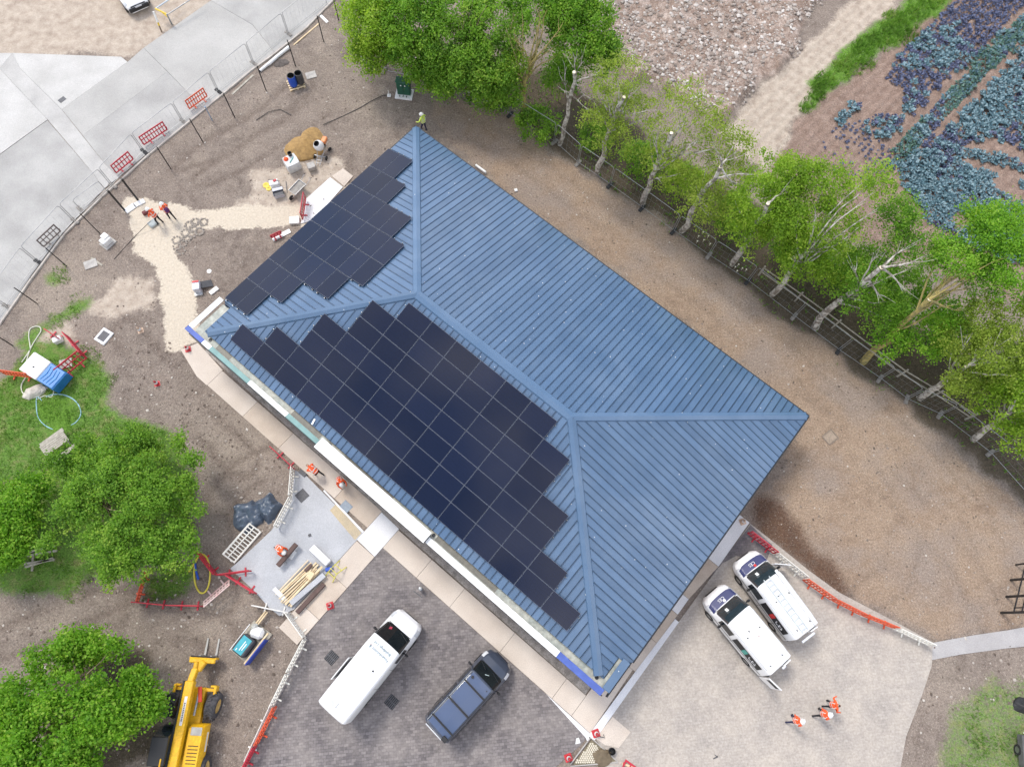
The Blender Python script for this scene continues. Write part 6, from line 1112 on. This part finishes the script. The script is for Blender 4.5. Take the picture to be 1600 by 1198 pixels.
t = thing('bulk_bag', 'white bulk bag with orange helmet and tools on top', 'bulk bag', P(459, 262), ang((440, 262), (470, 248))); bag('b', .95, .95, .85, 1).build('sack', mat('woven_white', (.68, .68, .66), (.55, .56, .56), scale=3, bump=.3, bscale=20), t, 45); MB().lathe([(.17, .86), (.165, .88), (.14, .89), (.12, .97), (.05, 1.02), (.01, 1.03)], 14, (-.25, .2, 0)).build('helmet', m_ora, t, 40); MB().lathe([(.13, .86), (.15, 1.1), (.13, 1.1), (.11, .9)], 14, (.15, .36, 0)).build('bucket', m_blackp, t, 40); MB().box((.05, -.05, .88), (.5, .06, .05), 0, None, .01, .6).build('tool', mat('tool_teal', (.15, .4, .38)), t)
one('gravel_sack', bag('b', .55, .5, .45, 2), mat('sack_grey', (.42, .40, .37), (.30, .28, .26), scale=5, bump=.6, bscale=9), 'small grey sack beside the bulk bag', 'sack', P(488, 264), .4, 45)
t = thing('cement_bags', 'white cement bags with a red bag on top near the barrow', 'bags', P(430, 290), ang((420, 292), (440, 286)))
for i, (x, y, z, r) in enumerate(((0, 0, .08, 0), (.02, .02, .22, .1), (0, 0, .36, -.1))): MB().box((x, y, z), (.62, .45, .14), 0, None, .05, r).build('bag', m_wpl, t)
MB().box((.1, .05, .47), (.24, .16, .08), 0, None, .03, .3).build('red_pack', m_redp, t); k = MB(); k.tube([(-.3, .3, .42), (.1, .1, .5), (.4, -.1, .44)], .018, 5); k.build('tool_handle', m_blackp, t)
t = thing('mortar_tub', 'pale plastic tub with dark contents beside the cement bags', 'tub', P(437, 305), .3); k = MB(); k.loft([[(-.3, -.25, 0), (.3, -.25, 0), (.3, .25, 0), (-.3, .25, 0)], [(-.36, -.32, .45), (.36, -.32, .45), (.36, .32, .45), (-.36, .32, .45)]], 0, False); k.box((0, .2, .42), (.7, .22, .05), 0, None, .01); k.build('shell', mat('tub_lilac', (.55, .56, .62), rough=.5), t); MB().box((0, -.06, .3), (.6, .38, .02)).build('contents', m_iron, t)
one('yellow_bucket_lid', MB().lathe([(.22, 0), (.22, .05), (.1, .06), (.1, .03)], 14).lathe([(.18, 0), (.18, .05), (.08, .06), (.08, .03)], 14, (.2, -.25, 0)), m_yel, 'two yellow rings lying left of the cement bags', 'rings', P(416, 290))
plank((447, 284), (449, 302), 'thin dark bar lying right of the mortar tub', m_iron, .05)
one('foam_board', MB().box((0, 0, .12), (.65, .55, .2), 0, None, .02), m_wpl, 'white box tucked against the red barrier by the roof', 'box', P(461, 346), .1); one('cut_board', MB().box((0, 0, .05), (1.3, .32, .05), 0, None, .01), m_wpl, 'white offcut board under the roof edge', 'board', P(440, 368), ang((430, 373), (452, 362)))
# workers' things on the sand path
one('tool_bag', MB().box((0, 0, .14), (.42, .26, .28), 0, None, .05), mat('leather_maroon', (.16, .04, .04), (.12, .03, .03), scale=6), 'maroon tool bag left of the two workers on sand', 'bag', P(229, 334), .6); one('step_slab', MB().box((0, 0, .04), (.75, .42, .08), 0, None, .015), c_wsl, 'pale slab at the end of the sand path by the gate post', 'slab', P(204, 326), ang((196, 331), (213, 319))); one('step_slab', MB().box((0, 0, .04), (.75, .36, .08), 0, None, .015), c_wsl, 'second pale slab between the two thick gate posts', 'slab', P(218, 318), ang((210, 322), (226, 314)))
one('compactor_plate', MB().box((0, 0, .1), (.6, .5, .16), 0, None, .05).tube([(-.2, 0, .2), (-.7, .1, .7)], .02, 6), mat('machine_grey', (.38, .42, .42), (.28, .31, .31), scale=5), 'grey plate compactor by the worker on the sand path', 'compactor', P(240, 350), ang((248, 346), (236, 355)))
k = MB(); p0 = P(178, 405); k.tube([P(236, 345, .5)-p0, P(212, 368, .04)-p0, P(198, 383, .04)-p0, P(178, 405, .04)-p0], .018, 5); one('cable', k, m_blackp, 'dark cable leading from the compactor across the soil', 'cable', p0)
# ring pattern of cobbles
t = thing('cobble_rings', 'grey cobbles laid out in rings on the sand path', 'cobbles', P(297, 370)); me_c = MB().add(list(map(tuple, OCT*[.12, .1, .08])), list(map(tuple, OF))).mesh('cobble', mat('cobble', (.33, .29, .25), (.24, .21, .18), scale=6)); rr = random.Random(8)
for cx, cy in ((283, 392), (277, 385), (286, 380), (292, 373), (300, 366), (290, 364), (302, 357), (310, 352), (312, 362), (318, 347), (305, 347), (296, 352), (276, 375)):
    n = rr.randrange(7, 10)
    for j in range(n):
        a = 2*math.pi*j/n; q = P(cx, cy)-P(297, 370); o = obj('cobble', me_c, t, (q.x+.26*math.cos(a), q.y+.26*math.sin(a), .03), (0, 0, rr.uniform(0, 6))); o.scale = [rr.uniform(.6, 1.1)]*3
# left bank objects
t = thing('foam_box', 'white foam box on a grey slab beside the road fence', 'box', P(169, 380), ang((160, 372), (176, 384))); MB().box((0, 0, .04), (.75, .85, .08), 0, None, .01).build('slab', m_conc, t); k = MB(); k.box((0, 0, .3), (.48, .62, .44), 0, None, .04); k.build('box', m_wpl, t); MB().box((-.12, .16, .56), (.42, .4, .1), 0, None, .03).build('lid', m_wpl, t)
one('paving_slab', MB().box((0, 0, .04), (.8, .6, .06), 0, None, .01), m_conc, 'grey slab lying on the bank beside a short plank', 'slab', P(142, 413), ang((133, 414), (150, 408))); plank((143, 403), (160, 415), 'short pale plank beside the grey slab on the bank', m_tim, .13)
t = thing('manhole', 'dark square manhole cover set in a pale concrete frame', 'manhole', P(163, 526), ang((150, 530), (163, 515))); MB().box((0, 0, .05), (.95, .8, .1), 0, None, .02).build('frame', c_wsl, t); MB().box((0, 0, .105), (.62, .5, .03), 0, None, .01).build('cover', m_iron, t)
def cone(p, lb, m=m_redp, z=.0, s=1.0):
    t = thing('traffic_cone', lb, 'cone', P(*p, z), .3, 'traffic cones'); k = MB(); k.box((0, 0, .025*s), (.36*s, .36*s, .05*s), 0, None, .04*s); k.build('base', m, t); MB().lathe([(.14*s, .05*s), (.10*s, .22*s), (.07*s, .38*s), (.03*s, .55*s), (.02*s, .56*s)], 14).build('body', m, t, 50); MB().lathe([(.108*s, .22*s), (.078*s, .38*s)], 14, (0, 0, 0), 0, None, False).build('sleeve', m_wpl, t, 50)
cone((220, 517), 'small dirty cone alone on the soil below the sand path', mat('cone_dirty', (.62, .45, .33), (.5, .36, .27), scale=4)); cone((246, 600), 'red and white cone on the soil left of the pavement'); cone((294, 546), 'red and white cone on the corner of the front pavement', z=.075); cone((516, 946), 'red cone on the buff pavement edge near the white van', z=.06, s=1.1); cone((931, 1145), 'red cone on the white kerb corner at the bottom', z=.085, s=1.1); cone((888, 1183), 'red cone on the dark paving at the bottom edge', z=.055, s=1.1); cone((1160, 815), 'dirty cone on the white slab near the red barrier', mat('cone_dirty', (.62, .45, .33)), .07)
t = thing('site_bin', 'pale grey bin box standing beside the sand path', 'bin', P(311, 452), .15); MB().box((0, 0, .3), (.45, .6, .6), 0, None, .03).build('case', mat('bin_lilac', (.62, .63, .70), (.52, .53, .58), rough=.5), t); MB().box((.02, -.36, .1), (.5, .3, .12), 0, None, .02, .1).build('tray', m_ltsteel, t); MB().box((0, .24, .62), (.4, .12, .05), 0, None, .01).build('handle', m_redp, t)
one('leaning_board', MB().box((0, 0, .2), (.75, .5, .05), 0, None, .01, 0, .35), m_dkpl, 'dark board leaning beside the pale bin', 'board', P(324, 446), ang((318, 446), (334, 440))); one('white_board', MB().box((0, 0, .08), (.62, .3, .12), 0, None, .02), m_wpl, 'white block lying right of the dark board', 'block', P(335, 455), ang((325, 460), (343, 446)))
one('white_plate', MB().lathe([(.14, 0), (.15, .03), (.01, .04)], 12), m_wpl, 'round white lid on the soil above the dark board', 'lid', P(327, 424))
# tank, hoses and picnic table on the lawn
t = thing('site_tank', 'low white and blue site tank on the lawn', 'tank', P(82, 588), ang((55, 568), (112, 604)))
MB().box((-.62, 0, .55), (1.3, 1.32, 1.0), 0, None, .05).build('white_housing', m_wpl, t); k = MB(); k.loft([[(.05, -.62, .08), (1.15, -.62, .08), (1.15, .62, .08), (.05, .62, .08)], [(.05, -.64, .85), (1.2, -.64, .85), (1.2, .64, .85), (.05, .64, .85)], [(.05, -.6, .98), (1.12, -.58, .94), (1.12, .58, .94), (.05, .6, .98)]]); k.build('blue_tank', mat('tank_blue', (.03, .19, .50), (.022, .15, .42), rough=.35), t, 30)
for i in range(4): k = MB(); k.tube([(.2+i*.22, -.5, .985-i*.008), (.3+i*.22, 0, .99-i*.008), (.2+i*.22, .45, .985-i*.008)], .025, 5); k.build('rib', mat('tank_rib', (.08, .27, .58), rough=.4), t)
MB().cyl((-.6, -.1, 1.05), (-.6, -.1, 1.1), .06, .05, 8).build('filler_cap', m_dkpl, t)
one('ground_plate', MB().box((0, 0, .03), (.75, .6, .05), 0, None, .01), m_conc, 'grey board lying between tank and red barrier', 'board', P(103, 568), ang((94, 570), (112, 566))); one('rock', blob(.65, .42, .4, 14, 5, 21, .35, .5), mat('limestone', (.58, .54, .48), (.45, .41, .36), scale=4, bump=.5), 'pale boulder below the white tank', 'rock', P(56, 612), .4); one('white_box', MB().box((0, 0, .2), (.5, .36, .4), 0, None, .04), m_wpl, 'small white box beside the short red barrier', 'box', P(93, 533), .5)
def hose(pts, r, m, lb, z=.04):
    p0 = P(*pts[0]); V_ = [P(*q, z)-p0 for q in pts]; out = []
    for i in range(len(V_)-1):
        a, b, c_, d = V_[max(i-1, 0)], V_[i], V_[i+1], V_[min(i+2, len(V_)-1)]
        for k in range(5): s = k/5; out.append(.5*((2*b)+(c_-a)*s+(2*a-5*b+4*c_-d)*s*s+(3*b-a-3*c_+d)*s**3))
    out.append(V_[-1]); mb = MB(); mb.tube(out, r, 6); return one('hose', mb, m, lb, 'hose', p0, 0, 50)
m_hw = mat('hose_white', (.62, .62, .52), (.5, .5, .42), scale=3); m_hb = mat('hose_blue', (.30, .50, .58), (.24, .42, .5), scale=3)
hose([(58, 624), (70, 618), (80, 620), (84, 612), (82, 605), (74, 602)], .035, m_hw, 'short pale hose end curling below the tank'); hose([(40, 590), (34, 600), (34, 610), (40, 618), (50, 621), (62, 618), (70, 608)], .04, m_hw, 'white hose running round the boulder'); hose([(36, 588), (44, 555), (50, 540), (58, 527), (64, 517), (62, 511), (55, 510), (47, 514), (45, 525), (47, 540), (46, 548), (34, 566)], .035, m_hw, 'pale green hose looping up the bank'); hose([(66, 626), (58, 620), (57, 636), (60, 652), (70, 664), (85, 671), (100, 669), (118, 660), (126, 648), (124, 635), (115, 624), (100, 617), (84, 616), (72, 620)], .035, m_hb, 'light blue hose laid in a wide loop on the lawn')
t = thing('picnic_table', 'weathered wooden picnic table on the lawn beside the tree', 'table', P(97, 699), ang((80, 712), (116, 686)))
for i in range(6): MB().box((0, .40-i*.125, .74), (1.5, .115, .04), 0, None, .006).build('top_plank', m_tim, t)
for y in (-.66, .66): MB().box((0, y, .45), (1.5, .26, .045), 0, None, .008).build('bench', m_tim, t)
for x in (-.55, .55):
    MB().box((x, .02, .40), (.09, 1.4, .05)).build('cross_beam', m_tim, t)
    for s in (-1, 1): k = MB(); k.tube([(x, .1+s*.2, .72), (x, .1+s*.62, 0)], .045, 4); k.build('leg', m_tim, t)
for i, (a, b, lb) in enumerate((((46, 862), (88, 853), 'topmost fence timber lying left of the big tree'), ((44, 868), (90, 860), 'second fence timber from the top left of the big tree'), ((31, 882), (86, 874), 'long pale timber across the others left of the tree'), ((40, 886), (84, 872), 'slanting timber below the long pale one'), ((51, 892), (53, 866), 'short cross timber under the others'))): plank(a, b, lb, m_tim, .12, .09, 'timber', .09*(i != 4), 'timbers left of the big tree')
# yellow hose ring and blue pipe in the tree pit
k = MB(); c = P(317, 896); a_ = P(316, 866)-c; b_ = P(330, 894)-c; k.tube([a_*math.cos(w)+b_*math.sin(w)+Vector((0, 0, .12+.06*math.sin(w))) for w in np.linspace(-.9, 5.9, 40)]+[P(295, 893, .05)-c], .05, 6); one('hose_ring', k, mat('duct_yellow', (.72, .62, .08), (.6, .5, .06), rough=.5), 'yellow duct coiled in an oval inside the red barriers', 'duct', c, 0, 50); hose([(305, 877), (306, 890), (310, 905)], .06, m_bluep, 'short blue pipe inside the yellow duct ring', .07)
# tarpaulin over a pile
def tarp(p, rx, ry, h, seed, lb, rz):
    n = 30; mb = MB(); vs = []
    for i in range(n+1):
        for j in range(n+1):
            x, y = (i/n-.5)*2, (j/n-.5)*2; e = max(abs(x), abs(y)); X_, Y_ = x*rx*(1-.22*y*y+.14*math.sin(3*y+seed)), y*ry*(1-.22*x*x+.16*math.sin(2.5*x+seed*2)); z = h*max(0, 1-max(0, (e-.62)/.38))**.7; q = fbm(np.array([X_*1.6+seed*9]), np.array([Y_*1.6+3]), .9, 3, seed)[0]-.5; rg = abs(vnoise(np.array([X_*.9+seed*4]), np.array([Y_*2.2]), .5, seed+3)[0]-.5); vs.append((X_, Y_, max(.02, z*(.75+q*.5)+q*.3-rg*.3)))
    mb.add(vs, [(i*(n+1)+j, (i+1)*(n+1)+j, (i+1)*(n+1)+j+1, i*(n+1)+j+1) for i in range(n) for j in range(n)]); return one('tarpaulin', mb, mat('tarpaulin_slate', (.075, .10, .14), (.05, .07, .10), rough=.35, scale=3), lb, 'tarpaulin', P(*p), rz, 28)
tarp((389, 806), .85, .95, .6, 2, 'crumpled dark blue tarpaulin bundle left of the square one', .5); tarp((419, 793), .72, .78, .65, 5, 'squarish dark blue tarpaulin bundle against the white barrier', .85)
# yard: beams, timber stack, trestles, bollard, covers
def beam(a, b, lb, m, w=.26, h=.26, z=.06): return plank(a, b, lb, m, w, h, 'beam', z)
beam((435, 884), (464, 850), 'dark brown beam on trestles beside the kneeling worker', m_brown, .24, .24, .35); beam((465, 957), (507, 912), 'long dark brown beam lying on the buff pavement', m_brown, .24, .24); plank((454, 873), (462, 861), 'short white board beside the raised brown beam', m_wpl, .18, .1, 'board', .06); plank((448, 880), (440, 872), 'short grey trestle bar below the brown beam', m_ltsteel, .08, .3, 'trestle', .06)
one('stone_bench', MB().box((0, 0, .2), (1.35, .42, .4), 0, None, .03), c_wsl, 'white block at the upper end of the timber stack', 'block', P(502, 868, .06), ang((490, 857), (514, 880))); one('stone_bench', MB().box((0, 0, .1), (1.15, .25, .2), 0, None, .03), c_wsl, 'white sill block at the lower end of the timber stack', 'block', P(440, 930, .06), ang((429, 919), (452, 942))); plank((456, 943), (508, 898), 'long pale kerb beam beside the timber stack', c_yard, .3, .3, 'kerb_beam', .06)
t = thing('timber_stack', 'stack of new sawn timber lengths in the yard', 'timber stack', P(468, 912, .06), ang((440, 922), (495, 868))); rr = random.Random(3)
for i in range(13):
    y = -.55+(i % 9)*.135+rr.uniform(-.03, .03); z = .1+.1*(i//9)+rr.uniform(0, .04); L = rr.uniform(2.0, 2.9); MB().box((rr.uniform(-.15, .15), y+(.25 if i > 8 else 0), z), (L, rr.choice((.06, .1, .12)), .07), 0, None, .006, rr.uniform(-.05, .05)).build('timber', m_new if i % 4 else mat('pine_pale', (.74, .62, .44), (.65, .52, .34), scale=5, fine=(40, .1)), t)
MB().box((.75, -.15, .3), (.45, .35, .12), 0, None, .02, .2).build('offcut', m_new, t); MB().box((.95, .25, .26), (.5, .18, .12), 0, None, .02).build('dark_block', m_brown, t)
t = thing('step_ladder', 'yellow folding trestle lying beside the timber stack', 'trestle', P(524, 893, .06), ang((512, 905), (535, 880))); k = MB()
for y in (-.3, .25): k.tube([(-.5, y, .05), (0, y*.8, .55), (.6, y, .05)], .03, 6)
for x, z in ((-.25, .3), (0, .55), (.3, .3)): k.tube([(x, -.3, z), (x, .27, z)], .025, 6)
k.build('frame', mat('paint_lemon', (.68, .62, .12), rough=.5), t); one('tool_case', MB().box((0, 0, .1), (.42, .22, .2), 0, None, .03), m_bluep, 'small blue tool case beside the yellow trestle', 'case', P(515, 889, .06), .2)
one('access_cover', MB().box((0, 0, .0), (.62, .62, .03), 0, None, .01), m_iron, 'dark grey square access cover in the pale yard slab', 'cover', P(472, 774, .06), ang((463, 774), (472, 766))); one('access_cover', MB().box((0, 0, .0), (.62, .5, .03), 0, None, .01), mat('cover_bluegrey', (.24, .29, .34), (.2, .24, .29), rough=.5, scale=6), 'blue grey access cover in the front pavement', 'cover', P(541, 791, .078), ang((533, 786), (548, 800))); one('duct_cap', MB().box((0, 0, .03), (.5, .25, .06), 0, None, .02), m_iron, 'dark plate where white barrier meets the pavement', 'plate', P(473, 739, .06), ang((467, 735), (478, 744))); one('floor_box', MB().box((0, 0, .02), (.16, .16, .04), 0, None, .01), m_iron, 'tiny dark floor box in the middle of the yard', 'floor box', P(484, 836, .06), .4)
def grate(p, lb):
    t = thing('drain_grate', lb, 'drain', P(*p, .057), TH, 'drain gratings in the dark paving'); MB().box((0, 0, .0), (.6, .6, .02)).build('pit', m_blackp, t)
    for i in range(6): MB().box((-.25+i*.1, 0, .015), (.045, .58, .03), 0, None, .006).build('bar', m_iron, t)
    MB().box((0, 0, .018), (.58, .04, .034)).build('cross_bar', m_iron, t)
grate((518, 1027), 'square drain grating left of the large white van'); grate((612, 1096), 'square drain grating between the white and dark vans')
one('road_gully', MB().box((0, 0, .0), (.5, .36, .03), 0, None, .01), m_iron, 'small dark gully grate in the white road slab', 'drain', P(97, 156, .062), ang((92, 160), (103, 152)))
t = thing('bollard', 'short steel bollard beside a drain slot near the pavement', 'bollard', P(658, 920, .055)); MB().lathe([(.11, 0), (.11, .55), (.10, .6), (.05, .63), (.01, .63)], 14).build('post', m_ltsteel, t, 40); MB().lathe([(.115, .4), (.115, .5)], 14, (0, 0, 0), 0, None, False).build('band', mat('band_blue', (.2, .3, .5)), t); one('drain_slot', MB().box((0, 0, .0), (.62, .05, .025)), m_iron, 'dark slot drain left of the steel bollard', 'drain', P(653, 928, .057), ang((647, 923), (660, 933)))
# pallet crate with sacks
t = thing('material_crate', 'blue sided pallet crate holding sacks beside the loader', 'crate', P(394, 1003), ang((375, 1030), (410, 985)))
MB().box((0, 0, .08), (1.9, 1.3, .14), 0, None, .02).build('pallet_base', m_tim, t); MB().box((-.15, -.66, .5), (1.55, .05, .75), 0, None, .01).build('blue_side', mat('board_blue', (.03, .06, .36), (.025, .05, .28), scale=4), t); MB().box((.0, -.52, .55), (1.9, .09, .1), 0, None, .01).build('rail', m_new, t); MB().box((-.1, .63, .4), (1.6, .04, .06)).build('rail', m_wpl, t)
k = MB(); k.box((-.28, .12, .42), (1.05, .85, .55), 0, None, .1); k.build('dark_sack', m_dkpl, t); lb = MB().box((-.28, .16, .705), (.9, .56, .012)).build('sack_label', mat('label_teal', (.06, .36, .42), (.05, .30, .36)), t); mw = mat('letters_white', (.8, .8, .82))
for y, L in ((.3, .12), (.14, .55), (.02, .4)): MB().box((-.3+(.0 if L > .2 else -.3), y, .714), (L, .045, .006)).build('label_mark', mw, lb)
k = MB(); k.box((.6, .0, .4), (.6, .75, .45), 0, None, .16, .3); k.build('white_sack', m_wpl, t, 40); MB().box((.75, .32, .4), (.4, .35, .4), 0, None, .12).build('clear_sack', mat('sack_clear', (.5, .5, .46), rough=.25), t, 40)
for y in (.28, .4): MB().box((1.25, y, .35), (.95, .08, .06), 0, None, .01).build('stake', m_new, t)
# stones pit, bucket and bits at the bottom
t = thing('stone_pit', 'triangular drain corner with pale round stones at the bottom edge', 'stone bed', P(918, 1180)); pr = [tuple((P(*q)-P(918, 1180))[:2]) for q in ((924, 1155), (962, 1188), (935, 1193), (895, 1194))]; MB().prism(pr, -.1, .064).build('bed', mat('pit_moss', (.20, .17, .11), (.15, .13, .08), scale=6), t)
for a, b in (((922, 1152), (891, 1193)), ((926, 1154), (965, 1189)), ((891, 1196), (965, 1190))): p, q = P(*a)-P(918, 1180), P(*b)-P(918, 1180); d = q-p; MB().box(((p.x+q.x)/2, (p.y+q.y)/2, .05), (d.length, .06, .11), 0, None, .01, math.atan2(d.y, d.x)).build('edging', m_conc, t)
me_p = blob(.075, .06, .05, 8, 3, 4, .2, .6).mesh('stone', mat('stone_cream', (.68, .63, .52), (.6, .55, .45)), 60)
rr = random.Random(6)
for i in range(12):
    for j in range(12):
        q = (897+i*3.4+(j % 2)*1.6, 1158+j*3.2)
        if pip(np.array([q[0]]), np.array([q[1]]), [(924, 1158), (942, 1174), (930, 1191), (898, 1192)])[0]: o = obj('stone', me_p, t, P(*q)-P(918, 1180)+Vector((0, 0, .06)), (0, 0, rr.uniform(0, 6)))
one('bucket', MB().lathe([(.15, 0), (.19, .32), (.17, .32), (.13, .04), (.01, .04)], 16, (0, 0, 0), 0, None, False), m_blackp, 'black bucket beside the round stones', 'bucket', P(955, 1172, .06), 0, 40); one('sand_pile', blob(.6, .5, .25, 18, 5, 31, .3), mat('mud', (.17, .13, .08), (.12, .09, .055), scale=5, bump=.5), 'muddy pile on the stones beside the black bucket', 'soil heap', P(940, 1180, .05)); one('white_scrap', MB().prism([(0, 0), (.28, .05), (.2, .32), (.06, .28)], 0, .02), m_wpl, 'white paper scrap on the dark paving near the cones', 'scrap', P(899, 1162, .058)); k = MB(); k.tube([(0, 0, .03), (.25, -.06, .04), (.2, .1, .03)], .025, 5); one('bracket_scrap', k, m_iron, 'bent metal bracket beside the corner cone', 'bracket', P(937, 1150, .085))
plank((972, 1192), (1000, 1202), 'timber batten under the fallen red barrier', m_new, .1, .05, z=.06)
k = MB(); k.box((0, 0, .01), (.28, .05, .02), 0, None, 0, .4); k.box((.05, .08, .01), (.2, .04, .02), 0, None, 0, -.6); one('paint_mark', k, m_iron, 'small dark scrap lying on the pale drive', 'scrap', P(1118, 1183, .057))
t = thing('gravel_hatch', 'faint square hatch set in the tan gravel', 'hatch', P(1297, 683), ang((1288, 683), (1297, 676))); MB().box((0, 0, .015), (.72, .6, .04), 0, None, .01).build('cover', mat('hatch_tan', (.30, .235, .18), (.25, .195, .145), scale=6, fine=(20, .2)), t); k = MB(); [k.box(c_, s_) for c_, s_ in (((0, .34, .015), (.8, .05, .05)), ((0, -.34, .015), (.8, .05, .05)), ((.4, 0, .015), (.05, .62, .05)), ((-.4, 0, .015), (.05, .62, .05)))]; k.build('frame', mat('hatch_frame', (.235, .185, .145)), t)
one('insulation_strip', MB().box((0, 0, .12), (.95, .16, .24), 0, None, .03), m_wpl, 'white strip standing against the rear eaves', 'board', P(751, 266), TH); one('white_block', MB().box((0, 0, .06), (.22, .22, .1), 0, None, .02), m_wpl, 'tiny white block on the gravel behind the roof', 'block', P(806, 298), .3)
# bottom right corner
t = thing('trailer', 'corner of a grey trailer with white rail at the right edge', 'trailer', P(1600, 1172), 1.4); MB().box((0, 0, .5), (1.6, 1.1, .5), 0, None, .06).build('box', mat('trailer_dark', (.12, .12, .12), (.08, .08, .08)), t); MB().box((.1, 0, .78), (1.3, .7, .12), 0, None, .08).build('cover', m_lgrey, t); k = MB(); k.tube([(-.9, -.6, .3), (.9, -.6, .9), (.9, .6, .9)], .03, 6); k.build('rail', m_wpl, t); wheel(t, 0, .5, .28, .18); one('bush_bag', blob(.6, .4, .4, 16, 5, 40, .4), m_blackp, 'black plastic bundle at the right edge above the grass', 'bundle', P(1596, 1102))
for i, (x, y) in enumerate(((1090, 372), (1097, 366), (1088, 380), (1098, 378), (1105, 372), (1108, 384), (1147, 420), (1152, 416), (1158, 422), (1150, 426), (1164, 424), (1140, 416))): o = MB().lathe([(.012, 0), (.012, .25), (.055, .28), (.02, .30)], 7).build('flower', mat('petal_cream', (.8, .78, .62)), None, 0, P(x, y)); tag(o, 'white daisy flower under the birches behind the mesh fence', 'flower', 'white daisies under the birches')
